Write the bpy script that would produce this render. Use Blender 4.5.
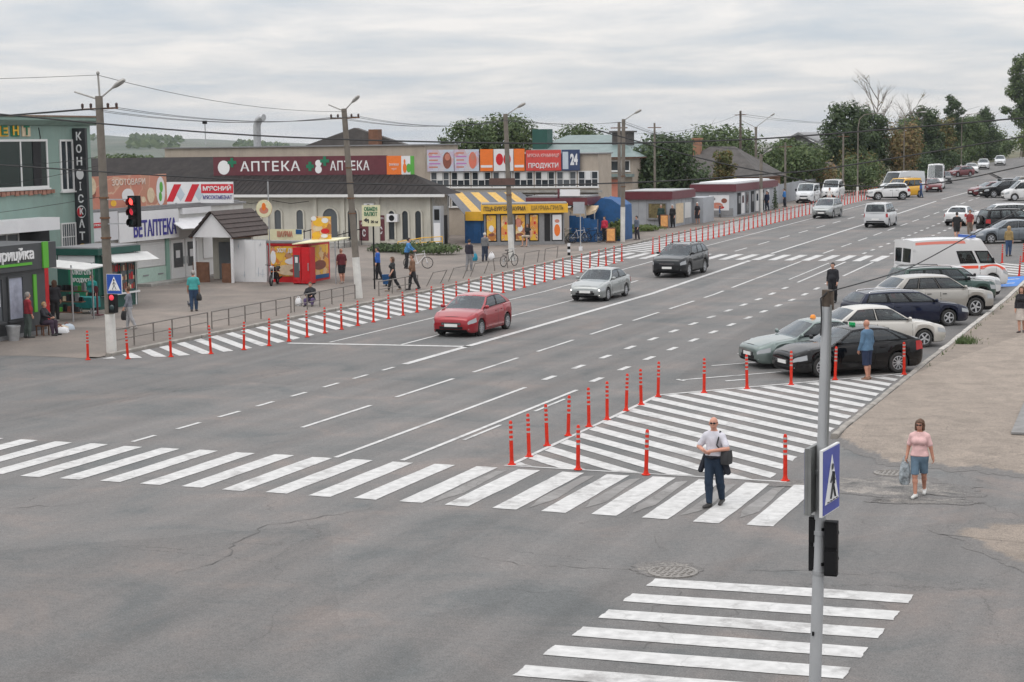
import bpy, bmesh, math, random
import numpy as np
from mathutils import Vector, Matrix

# ------------------------------------------------------------------ scene, camera, light
for o in list(bpy.data.objects):
    bpy.data.objects.remove(o)
scene = bpy.context.scene
COL = scene.collection
random.seed(7)
PI = math.pi

cam_data = bpy.data.cameras.new("camera")
cam = bpy.data.objects.new("camera", cam_data)
COL.objects.link(cam)
scene.camera = cam
PITCH, YAW, ROLL = 0.11174, 0.37708, -0.01352
_cp, _sp, _cy, _sy = math.cos(PITCH), math.sin(PITCH), math.cos(YAW), math.sin(YAW)
_fw = Vector((-_sy*_cp, _cy*_cp, -_sp)); _rt = Vector((_cy, _sy, 0)); _up = _rt.cross(_fw)
_r2 = math.cos(ROLL)*_rt + math.sin(ROLL)*_up
_u2 = -math.sin(ROLL)*_rt + math.cos(ROLL)*_up
cam.matrix_world = Matrix(((_r2.x, _u2.x, -_fw.x, 0), (_r2.y, _u2.y, -_fw.y, 0), (_r2.z, _u2.z, -_fw.z, 7.2), (0, 0, 0, 1)))
cam_data.sensor_width = 36
cam_data.lens = 36*1772.9/1024
cam_data.clip_start = 0.1
cam_data.clip_end = 9000

SUN_EL, SUN_AZ = math.radians(52), math.radians(205)
world = bpy.data.worlds.new("World")
scene.world = world
world.use_nodes = True
wn = world.node_tree
wn.nodes.clear()
def W(t, **k):
    n = wn.nodes.new(t)
    for a, b in k.items():
        setattr(n, a, b)
    return n
w_out = W('ShaderNodeOutputWorld'); w_bg = W('ShaderNodeBackground')
w_sky = W('ShaderNodeTexSky', sky_type='NISHITA', sun_disc=False, sun_elevation=SUN_EL, sun_rotation=SUN_AZ)
w_tc = W('ShaderNodeTexCoord')
w_sep = W('ShaderNodeSeparateXYZ')
wn.links.new(w_tc.outputs['Generated'], w_sep.inputs[0])
# overcast brightness: the sky grows brighter towards the zenith, 1 + 2 sin(elevation)
w_cl = W('ShaderNodeMath', operation='MAXIMUM'); w_cl.inputs[1].default_value = 0.0
wn.links.new(w_sep.outputs['Z'], w_cl.inputs[0])
w_gr = W('ShaderNodeMath', operation='MULTIPLY_ADD'); w_gr.inputs[1].default_value = 1.9; w_gr.inputs[2].default_value = 1.0
wn.links.new(w_cl.outputs[0], w_gr.inputs[0])
# flat cloud layers: direction projected on a cloud deck
w_add = W('ShaderNodeMath', operation='ADD'); w_add.inputs[1].default_value = 0.10
wn.links.new(w_cl.outputs[0], w_add.inputs[0])
w_dx = W('ShaderNodeMath', operation='DIVIDE'); w_dy = W('ShaderNodeMath', operation='DIVIDE')
wn.links.new(w_sep.outputs['X'], w_dx.inputs[0]); wn.links.new(w_add.outputs[0], w_dx.inputs[1])
wn.links.new(w_sep.outputs['Y'], w_dy.inputs[0]); wn.links.new(w_add.outputs[0], w_dy.inputs[1])
w_cmb = W('ShaderNodeCombineXYZ')
wn.links.new(w_dx.outputs[0], w_cmb.inputs[0]); wn.links.new(w_dy.outputs[0], w_cmb.inputs[1])
w_n1 = W('ShaderNodeTexNoise'); w_n1.inputs['Scale'].default_value = 1.15; w_n1.inputs['Detail'].default_value = 8; w_n1.inputs['Roughness'].default_value = 0.58
w_n1.inputs['Distortion'].default_value = 0.25
wn.links.new(w_cmb.outputs[0], w_n1.inputs['Vector'])
w_rp = W('ShaderNodeValToRGB')
w_rp.color_ramp.elements[0].position = 0.33; w_rp.color_ramp.elements[0].color = (0.56, 0.605, 0.66, 1)
w_rp.color_ramp.elements[1].position = 0.62; w_rp.color_ramp.elements[1].color = (0.86, 0.83, 0.81, 1)
e = w_rp.color_ramp.elements.new(0.48); e.color = (0.70, 0.705, 0.72, 1)
wn.links.new(w_n1.outputs['Fac'], w_rp.inputs['Fac'])
w_mul = W('ShaderNodeVectorMath', operation='SCALE')
wn.links.new(w_rp.outputs['Color'], w_mul.inputs[0]); wn.links.new(w_gr.outputs[0], w_mul.inputs['Scale'])
w_sc = W('ShaderNodeVectorMath', operation='SCALE'); w_sc.inputs['Scale'].default_value = 0.1
wn.links.new(w_sky.outputs['Color'], w_sc.inputs[0])
w_mix = W('ShaderNodeMixRGB'); w_mix.inputs['Fac'].default_value = 0.90      # nearly closed cloud cover
wn.links.new(w_sc.outputs[0], w_mix.inputs['Color1']); wn.links.new(w_mul.outputs[0], w_mix.inputs['Color2'])
wn.links.new(w_mix.outputs[0], w_bg.inputs['Color'])
w_bg.inputs['Strength'].default_value = 1.0
wn.links.new(w_bg.outputs[0], w_out.inputs['Surface'])

sun_d = bpy.data.lights.new("sun", 'SUN')
sun = bpy.data.objects.new("sun", sun_d)
COL.objects.link(sun)
sun_d.energy = 0.7
sun_d.angle = math.radians(30)
sun_d.color = (1.0, 0.96, 0.9)
# sun stands behind the clouds, behind and to the left of the camera
_sd = Vector((math.sin(SUN_AZ)*math.cos(SUN_EL), math.cos(SUN_AZ)*math.cos(SUN_EL), math.sin(SUN_EL)))
sun.rotation_euler = _sd.to_track_quat('Z', 'Y').to_euler()

vs = scene.view_settings
vs.view_transform = 'Standard'; vs.look = 'None'; vs.exposure = 0.0; vs.gamma = 1.0
vs.use_curve_mapping = False
scene.render.engine = 'CYCLES'

# ------------------------------------------------------------------ terrain height along the street
PYS = [-200, 80, 100, 120, 150, 175, 200, 235, 265, 300, 340, 420, 600, 1200]
PZS = [0, 0, .3, .5, .8, 1.1, 1.2, 1.4, 1.9, 2.5, 2.9, 3.0, 2.0, -4.0]
def zp(y):
    return float(np.interp(y, PYS, PZS))

# ------------------------------------------------------------------ materials
MATS = {}
def _nt(name):
    m = bpy.data.materials.new(name); m.use_nodes = True
    nt = m.node_tree; b = nt.nodes['Principled BSDF']
    return m, nt, b
def mat(name, col, rough=0.7, metal=0.0, var=0.0, scale=6.0, bump=0.0, bscale=40.0, coat=0.0, dirt=0.0, spec=None):
    """Plain procedural material: base colour broken up by noise, optional grain relief and grime."""
    if name in MATS:
        return MATS[name]
    m, nt, b = _nt(name)
    b.inputs['Roughness'].default_value = rough
    b.inputs['Metallic'].default_value = metal
    if spec is not None:
        b.inputs['Specular IOR Level'].default_value = spec
    if coat:
        b.inputs['Coat Weight'].default_value = coat
        b.inputs['Coat Roughness'].default_value = 0.08
    c = (*col, 1)
    if var or dirt:
        tc = nt.nodes.new('ShaderNodeTexCoord')
        no = nt.nodes.new('ShaderNodeTexNoise'); no.inputs['Scale'].default_value = scale; no.inputs['Detail'].default_value = 6
        no.inputs['Roughness'].default_value = 0.6
        nt.links.new(tc.outputs['Object'], no.inputs['Vector'])
        rp = nt.nodes.new('ShaderNodeValToRGB')
        v = var
        rp.color_ramp.elements[0].position = 0.3; rp.color_ramp.elements[0].color = (*[max(0, x*(1-v)) for x in col], 1)
        rp.color_ramp.elements[1].position = 0.7; rp.color_ramp.elements[1].color = (*[min(1, x*(1+v)) for x in col], 1)
        nt.links.new(no.outputs['Fac'], rp.inputs['Fac'])
        last = rp.outputs['Color']
        if dirt:
            n2 = nt.nodes.new('ShaderNodeTexNoise'); n2.inputs['Scale'].default_value = scale*0.25; n2.inputs['Detail'].default_value = 8
            n2.inputs['Roughness'].default_value = 0.7
            nt.links.new(tc.outputs['Object'], n2.inputs['Vector'])
            r2 = nt.nodes.new('ShaderNodeValToRGB')
            r2.color_ramp.elements[0].position = 0.48; r2.color_ramp.elements[0].color = (0, 0, 0, 1)
            r2.color_ramp.elements[1].position = 0.72; r2.color_ramp.elements[1].color = (dirt, dirt, dirt, 1)
            nt.links.new(n2.outputs['Fac'], r2.inputs['Fac'])
            mx = nt.nodes.new('ShaderNodeMixRGB'); mx.inputs['Color2'].default_value = (0.10, 0.085, 0.07, 1)
            nt.links.new(r2.outputs['Color'], mx.inputs['Fac']); nt.links.new(last, mx.inputs['Color1'])
            last = mx.outputs['Color']
        nt.links.new(last, b.inputs['Base Color'])
    else:
        b.inputs['Base Color'].default_value = c
    if bump:
        tc2 = nt.nodes.new('ShaderNodeTexCoord')
        nb = nt.nodes.new('ShaderNodeTexNoise'); nb.inputs['Scale'].default_value = bscale; nb.inputs['Detail'].default_value = 3
        nt.links.new(tc2.outputs['Object'], nb.inputs['Vector'])
        bp = nt.nodes.new('ShaderNodeBump'); bp.inputs['Strength'].default_value = bump; bp.inputs['Distance'].default_value = 0.02
        nt.links.new(nb.outputs['Fac'], bp.inputs['Height']); nt.links.new(bp.outputs['Normal'], b.inputs['Normal'])
    MATS[name] = m
    return m

def ground_mat(name, cols, scale=0.25, crack=0.35, crack_scale=0.16, speck=0.25, rough=0.88, streak=0.0, crackcol=(0.05, 0.047, 0.045), mask_to=None):
    """Worn bitumen or paving: large tonal patches, aggregate speckle, wandering cracks, wheel streaks along the road."""
    m, nt, b = _nt(name)
    N = nt.nodes.new; L = nt.links.new
    tc = N('ShaderNodeTexCoord')
    no = N('ShaderNodeTexNoise'); no.inputs['Scale'].default_value = scale; no.inputs['Detail'].default_value = 9; no.inputs['Roughness'].default_value = 0.62
    no.inputs['Distortion'].default_value = 0.6
    L(tc.outputs['Object'], no.inputs['Vector'])
    rp = N('ShaderNodeValToRGB')
    els = rp.color_ramp.elements
    n = len(cols)
    pos = [0.34 + 0.32*i/(n-1) for i in range(n)]
    els[0].position = pos[0]; els[0].color = (*cols[0], 1)
    els[1].position = pos[-1]; els[1].color = (*cols[-1], 1)
    for i in range(1, n-1):
        e = els.new(pos[i]); e.color = (*cols[i], 1)
    L(no.outputs['Fac'], rp.inputs['Fac'])
    last = rp.outputs['Color']
    # repaired patches: hard-edged voronoi cells with their own tone
    vo = N('ShaderNodeTexVoronoi'); vo.inputs['Scale'].default_value = 0.11
    mp = N('ShaderNodeMapping'); mp.inputs['Scale'].default_value = (1.0, 0.45, 1.0); mp.inputs['Rotation'].default_value = (0, 0, 0.35)
    L(tc.outputs['Object'], mp.inputs['Vector'])
    nd = N('ShaderNodeTexNoise'); nd.inputs['Scale'].default_value = 0.8; nd.inputs['Detail'].default_value = 4
    L(tc.outputs['Object'], nd.inputs['Vector'])
    mxv = N('ShaderNodeMixRGB'); mxv.inputs['Fac'].default_value = 0.18
    L(mp.outputs[0], mxv.inputs['Color1']); L(nd.outputs['Color'], mxv.inputs['Color2'])
    L(mxv.outputs[0], vo.inputs['Vector'])
    hs = N('ShaderNodeSeparateColor'); L(vo.outputs['Color'], hs.inputs[0])
    mr = N('ShaderNodeMapRange'); mr.inputs['To Min'].default_value = 0.88; mr.inputs['To Max'].default_value = 1.10
    L(hs.outputs[0], mr.inputs['Value'])
    ml = N('ShaderNodeVectorMath'); ml.operation = 'SCALE'; L(last, ml.inputs[0]); L(mr.outputs[0], ml.inputs['Scale'])
    last = ml.outputs[0]
    if streak:
        ms = N('ShaderNodeMapping'); ms.inputs['Scale'].default_value = (1.3, 0.035, 1.0)
        L(tc.outputs['Object'], ms.inputs['Vector'])
        ns = N('ShaderNodeTexNoise'); ns.inputs['Scale'].default_value = 1.0; ns.inputs['Detail'].default_value = 4
        L(ms.outputs[0], ns.inputs['Vector'])
        r3 = N('ShaderNodeMapRange'); r3.inputs['From Min'].default_value = 0.3; r3.inputs['From Max'].default_value = 0.7
        r3.inputs['To Min'].default_value = 1-streak; r3.inputs['To Max'].default_value = 1+streak
        L(ns.outputs['Fac'], r3.inputs['Value'])
        m3 = N('ShaderNodeVectorMath'); m3.operation = 'SCALE'; L(last, m3.inputs[0]); L(r3.outputs[0], m3.inputs['Scale'])
        last = m3.outputs[0]
    # aggregate speckle
    sp = N('ShaderNodeTexNoise'); sp.inputs['Scale'].default_value = 9; sp.inputs['Detail'].default_value = 8; sp.inputs['Roughness'].default_value = 0.85
    L(tc.outputs['Object'], sp.inputs['Vector'])
    r4 = N('ShaderNodeMapRange'); r4.inputs['From Min'].default_value = 0.25; r4.inputs['From Max'].default_value = 0.75
    r4.inputs['To Min'].default_value = 1-speck; r4.inputs['To Max'].default_value = 1+speck
    L(sp.outputs['Fac'], r4.inputs['Value'])
    m4 = N('ShaderNodeVectorMath'); m4.operation = 'SCALE'; L(last, m4.inputs[0]); L(r4.outputs[0], m4.inputs['Scale'])
    last = m4.outputs[0]
    # fine grit, about the size of the stones
    gr = N('ShaderNodeTexNoise'); gr.inputs['Scale'].default_value = 38; gr.inputs['Detail'].default_value = 3; gr.inputs['Roughness'].default_value = 0.7
    L(tc.outputs['Object'], gr.inputs['Vector'])
    r5 = N('ShaderNodeMapRange'); r5.inputs['From Min'].default_value = 0.3; r5.inputs['From Max'].default_value = 0.7
    r5.inputs['To Min'].default_value = 1-speck*1.1; r5.inputs['To Max'].default_value = 1+speck*1.1
    L(gr.outputs['Fac'], r5.inputs['Value'])
    m5 = N('ShaderNodeVectorMath'); m5.operation = 'SCALE'; L(last, m5.inputs[0]); L(r5.outputs[0], m5.inputs['Scale'])
    last = m5.outputs[0]
    # cracks
    if crack:
        nw = N('ShaderNodeTexNoise'); nw.inputs['Scale'].default_value = 0.9; nw.inputs['Detail'].default_value = 6; nw.inputs['Roughness'].default_value = 0.65
        L(tc.outputs['Object'], nw.inputs['Vector'])
        mw = N('ShaderNodeMixRGB'); mw.blend_type = 'ADD'; mw.inputs['Fac'].default_value = 1.6
        L(tc.outputs['Object'], mw.inputs['Color1']); L(nw.outputs['Color'], mw.inputs['Color2'])
        cv = N('ShaderNodeTexVoronoi'); cv.feature = 'DISTANCE_TO_EDGE'; cv.inputs['Scale'].default_value = crack_scale
        L(mw.outputs[0], cv.inputs['Vector'])
        cn = N('ShaderNodeTexNoise'); cn.inputs['Scale'].default_value = 0.35; cn.inputs['Detail'].default_value = 3
        L(tc.outputs['Object'], cn.inputs['Vector'])
        th = N('ShaderNodeMapRange'); th.inputs['From Min'].default_value = 0.42; th.inputs['From Max'].default_value = 0.72
        th.inputs['To Min'].default_value = 0.0003; th.inputs['To Max'].default_value = 0.0042
        L(cn.outputs['Fac'], th.inputs['Value'])
        lt = N('ShaderNodeMath'); lt.operation = 'DIVIDE'; L(cv.outputs['Distance'], lt.inputs[0]); L(th.outputs[0], lt.inputs[1])
        iv = N('ShaderNodeMapRange'); iv.inputs['From Min'].default_value = 0.4; iv.inputs['From Max'].default_value = 1.0
        iv.inputs['To Min'].default_value = crack; iv.inputs['To Max'].default_value = 0.0
        L(lt.outputs[0], iv.inputs['Value'])
        mc = N('ShaderNodeMixRGB'); mc.inputs['Color2'].default_value = (*crackcol, 1)
        L(iv.outputs[0], mc.inputs['Fac']); L(last, mc.inputs['Color1'])
        last = mc.outputs[0]
    if mask_to:
        at_ = N('ShaderNodeAttribute'); at_.attribute_name = 'mask'
        mn = N('ShaderNodeTexNoise'); mn.inputs['Scale'].default_value = 2.2; mn.inputs['Detail'].default_value = 9; mn.inputs['Roughness'].default_value = 0.75
        L(tc.outputs['Object'], mn.inputs['Vector'])
        ad = N('ShaderNodeMath'); ad.operation = 'ADD'; L(at_.outputs['Fac'], ad.inputs[0]); L(mn.outputs['Fac'], ad.inputs[1])
        mk = N('ShaderNodeMapRange'); mk.inputs['From Min'].default_value = 0.86; mk.inputs['From Max'].default_value = 1.08; L(ad.outputs[0], mk.inputs['Value'])
        sc_ = N('ShaderNodeVectorMath'); sc_.operation = 'SCALE'; sc_.inputs[0].default_value = mask_to
        mm_ = N('ShaderNodeMath'); mm_.operation = 'MULTIPLY'; L(r4.outputs[0], mm_.inputs[0]); L(r5.outputs[0], mm_.inputs[1]); L(mm_.outputs[0], sc_.inputs['Scale'])
        mz = N('ShaderNodeMixRGB'); L(mk.outputs[0], mz.inputs['Fac']); L(sc_.outputs[0], mz.inputs['Color1']); L(last, mz.inputs['Color2'])
        last = mz.outputs[0]
    L(last, b.inputs['Base Color'])
    b.inputs['Roughness'].default_value = rough
    b.inputs['Specular IOR Level'].default_value = 0.3
    bp = N('ShaderNodeBump'); bp.inputs['Strength'].default_value = 0.35; bp.inputs['Distance'].default_value = 0.012
    L(sp.outputs['Fac'], bp.inputs['Height']); L(bp.outputs['Normal'], b.inputs['Normal'])
    MATS[name] = m
    return m

def paint_mat(name, col=(0.72, 0.72, 0.70), wear=0.5, under=(0.15, 0.14, 0.135)):
    """Road paint, scuffed through to the bitumen in places."""
    m, nt, b = _nt(name)
    N = nt.nodes.new; L = nt.links.new
    tc = N('ShaderNodeTexCoord')
    a = N('ShaderNodeTexNoise'); a.inputs['Scale'].default_value = 0.7; a.inputs['Detail'].default_value = 10; a.inputs['Roughness'].default_value = 0.75
    L(tc.outputs['Object'], a.inputs['Vector'])
    r = N('ShaderNodeValToRGB')
    r.color_ramp.elements[0].position = 0.70-0.22*wear; r.color_ramp.elements[0].color = (0, 0, 0, 1)
    r.color_ramp.elements[1].position = 0.78-0.12*wear; r.color_ramp.elements[1].color = (0.8, 0.8, 0.8, 1)
    L(a.outputs['Fac'], r.inputs['Fac'])
    g = N('ShaderNodeTexNoise'); g.inputs['Scale'].default_value = 5; g.inputs['Detail'].default_value = 6
    L(tc.outputs['Object'], g.inputs['Vector'])
    rg = N('ShaderNodeValToRGB')
    rg.color_ramp.elements[0].position = 0.3; rg.color_ramp.elements[0].color = (*[c*0.72 for c in col], 1)
    rg.color_ramp.elements[1].position = 0.7; rg.color_ramp.elements[1].color = (*col, 1)
    L(g.outputs['Fac'], rg.inputs['Fac'])
    mx = N('ShaderNodeMixRGB'); mx.inputs['Color2'].default_value = (*under, 1)
    L(r.outputs['Color'], mx.inputs['Fac']); L(rg.outputs['Color'], mx.inputs['Color1'])
    # hair cracks through the paint
    nw = N('ShaderNodeTexNoise'); nw.inputs['Scale'].default_value = 1.1; nw.inputs['Detail'].default_value = 5
    L(tc.outputs['Object'], nw.inputs['Vector'])
    mw = N('ShaderNodeMixRGB'); mw.blend_type = 'ADD'; mw.inputs['Fac'].default_value = 1.4
    L(tc.outputs['Object'], mw.inputs['Color1']); L(nw.outputs['Color'], mw.inputs['Color2'])
    cv = N('ShaderNodeTexVoronoi'); cv.feature = 'DISTANCE_TO_EDGE'; cv.inputs['Scale'].default_value = 0.45
    L(mw.outputs[0], cv.inputs['Vector'])
    iv = N('ShaderNodeMapRange'); iv.inputs['From Min'].default_value = 0.003; iv.inputs['From Max'].default_value = 0.009
    iv.inputs['To Min'].default_value = 0.22*wear; iv.inputs['To Max'].default_value = 0.0
    L(cv.outputs['Distance'], iv.inputs['Value'])
    mc = N('ShaderNodeMixRGB'); mc.inputs['Color2'].default_value = (0.09, 0.085, 0.08, 1)
    L(iv.outputs[0], mc.inputs['Fac']); L(mx.outputs[0], mc.inputs['Color1'])
    L(mc.outputs[0], b.inputs['Base Color'])
    b.inputs['Roughness'].default_value = 0.75
    MATS[name] = m
    return m

def wall_mat(name, col, var=0.12, grime=0.35, bricks=None, mortar=0.8):
    """Plastered or brick wall with damp stains; bricks=(width, height) adds far-off courses as relief and tone."""
    m, nt, b = _nt(name)
    N = nt.nodes.new; L = nt.links.new
    tc = N('ShaderNodeTexCoord')
    a = N('ShaderNodeTexNoise'); a.inputs['Scale'].default_value = 0.9; a.inputs['Detail'].default_value = 9; a.inputs['Roughness'].default_value = 0.65
    L(tc.outputs['Object'], a.inputs['Vector'])
    r = N('ShaderNodeValToRGB')
    r.color_ramp.elements[0].position = 0.3; r.color_ramp.elements[0].color = (*[c*(1-var) for c in col], 1)
    r.color_ramp.elements[1].position = 0.7; r.color_ramp.elements[1].color = (*[min(1, c*(1+var*0.6)) for c in col], 1)
    L(a.outputs['Fac'], r.inputs['Fac'])
    last = r.outputs['Color']
    mp = N('ShaderNodeMapping'); mp.inputs['Scale'].default_value = (1.6, 1.6, 0.22)
    L(tc.outputs['Object'], mp.inputs['Vector'])
    s = N('ShaderNodeTexNoise'); s.inputs['Scale'].default_value = 1.4; s.inputs['Detail'].default_value = 8; s.inputs['Roughness'].default_value = 0.7
    L(mp.outputs[0], s.inputs['Vector'])
    rs = N('ShaderNodeValToRGB')
    rs.color_ramp.elements[0].position = 0.5; rs.color_ramp.elements[0].color = (0, 0, 0, 1)
    rs.color_ramp.elements[1].position = 0.8; rs.color_ramp.elements[1].color = (grime, grime, grime, 1)
    L(s.outputs['Fac'], rs.inputs['Fac'])
    mx = N('ShaderNodeMixRGB'); mx.inputs['Color2'].default_value = (0.16, 0.145, 0.125, 1)
    L(rs.outputs['Color'], mx.inputs['Fac']); L(last, mx.inputs['Color1'])
    last = mx.outputs[0]
    L(last, b.inputs['Base Color'])
    b.inputs['Roughness'].default_value = 0.9
    nb = N('ShaderNodeTexNoise'); nb.inputs['Scale'].default_value = 14; nb.inputs['Detail'].default_value = 5
    L(tc.outputs['Object'], nb.inputs['Vector'])
    bp = N('ShaderNodeBump'); bp.inputs['Strength'].default_value = 0.25; bp.inputs['Distance'].default_value = 0.02
    L(nb.outputs['Fac'], bp.inputs['Height']); L(bp.outputs['Normal'], b.inputs['Normal'])
    MATS[name] = m
    return m

def print_mat(name, cols, scale=4.0):
    """Printed picture seen from afar: soft blotches of a few inks."""
    m, nt, b = _nt(name); N = nt.nodes.new; L = nt.links.new
    tc = N('ShaderNodeTexCoord'); no = N('ShaderNodeTexNoise'); no.inputs['Scale'].default_value = scale*1.3; no.inputs['Detail'].default_value = 3
    L(tc.outputs['Object'], no.inputs['Vector'])
    mx = N('ShaderNodeMixRGB'); mx.inputs['Fac'].default_value = 0.25; L(tc.outputs['Object'], mx.inputs['Color1']); L(no.outputs['Color'], mx.inputs['Color2'])
    vo = N('ShaderNodeTexVoronoi'); vo.feature = 'SMOOTH_F1'; vo.inputs['Scale'].default_value = scale; vo.inputs['Smoothness'].default_value = 0.25; L(mx.outputs[0], vo.inputs['Vector'])
    hs = N('ShaderNodeSeparateColor'); L(vo.outputs['Color'], hs.inputs[0])
    r = N('ShaderNodeValToRGB'); r.color_ramp.interpolation = 'LINEAR'; e = r.color_ramp.elements
    e[0].position = 0.1; e[0].color = (*cols[0], 1); e[1].position = 0.9; e[1].color = (*cols[-1], 1)
    for i in range(1, len(cols)-1): q = e.new(0.1+0.8*i/(len(cols)-1)); q.color = (*cols[i], 1)
    L(hs.outputs[0], r.inputs['Fac']); L(r.outputs['Color'], b.inputs['Base Color']); b.inputs['Roughness'].default_value = 0.55
    MATS[name] = m
    return m

def glass_mat(name, col=(0.02, 0.025, 0.03), rough=0.06):
    m, nt, b = _nt(name)
    b.inputs['Base Color'].default_value = (*col, 1); b.inputs['Roughness'].default_value = rough
    b.inputs['Specular IOR Level'].default_value = 0.45
    MATS[name] = m
    return m

def clear_glass(name, tint):
    """Tinted pane one can see through: transparent with a mirror-like skin that grows towards grazing angles."""
    m, nt, b = _nt(name); N = nt.nodes.new; L = nt.links.new
    tr = N('ShaderNodeBsdfTransparent'); tr.inputs['Color'].default_value = (*tint, 1)
    gl = N('ShaderNodeBsdfGlossy'); gl.inputs['Roughness'].default_value = 0.03; gl.inputs['Color'].default_value = (0.9, 0.95, 1, 1)
    lw = N('ShaderNodeLayerWeight'); lw.inputs['Blend'].default_value = 0.5
    pw = N('ShaderNodeMath'); pw.operation = 'POWER'; pw.inputs[1].default_value = 4.0; L(lw.outputs['Facing'], pw.inputs[0])
    fr = N('ShaderNodeMath'); fr.operation = 'MULTIPLY_ADD'; fr.inputs[1].default_value = 0.85; fr.inputs[2].default_value = 0.06; L(pw.outputs[0], fr.inputs[0])
    mx = N('ShaderNodeMixShader'); L(fr.outputs[0], mx.inputs[0]); L(tr.outputs[0], mx.inputs[1]); L(gl.outputs[0], mx.inputs[2])
    L(mx.outputs[0], nt.nodes['Material Output'].inputs['Surface'])
    MATS[name] = m
    return m

def car_paint(name, col, metal=0.25, rough=0.32, coat=1.0):
    m, nt, b = _nt(name)
    N = nt.nodes.new; L = nt.links.new
    tc = N('ShaderNodeTexCoord')
    a = N('ShaderNodeTexNoise'); a.inputs['Scale'].default_value = 3; a.inputs['Detail'].default_value = 6
    L(tc.outputs['Object'], a.inputs['Vector'])
    # road dust gathers low on the doors and bumpers
    sx = N('ShaderNodeSeparateXYZ'); L(tc.outputs['Object'], sx.inputs[0])
    mr = N('ShaderNodeMapRange'); mr.inputs['From Min'].default_value = 0.15; mr.inputs['From Max'].default_value = 0.6
    mr.inputs['To Min'].default_value = 0.22; mr.inputs['To Max'].default_value = 0.0
    L(sx.outputs['Z'], mr.inputs['Value'])
    mu = N('ShaderNodeMath'); mu.operation = 'MULTIPLY'; L(mr.outputs[0], mu.inputs[0]); L(a.outputs['Fac'], mu.inputs[1])
    mx = N('ShaderNodeMixRGB'); mx.inputs['Color1'].default_value = (*col, 1); mx.inputs['Color2'].default_value = (0.17, 0.15, 0.13, 1)
    L(mu.outputs[0], mx.inputs['Fac']); L(mx.outputs[0], b.inputs['Base Color'])
    b.inputs['Metallic'].default_value = metal; b.inputs['Roughness'].default_value = rough; b.inputs['Specular IOR Level'].default_value = 0.05
    b.inputs['Coat Weight'].default_value = coat; b.inputs['Coat Roughness'].default_value = 0.03
    MATS[name] = m
    return m

def emit_mat(name, col, strength):
    m, nt, b = _nt(name)
    b.inputs['Base Color'].default_value = (*col, 1)
    b.inputs['Emission Color'].default_value = (*col, 1); b.inputs['Emission Strength'].default_value = strength
    MATS[name] = m
    return m

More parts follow.
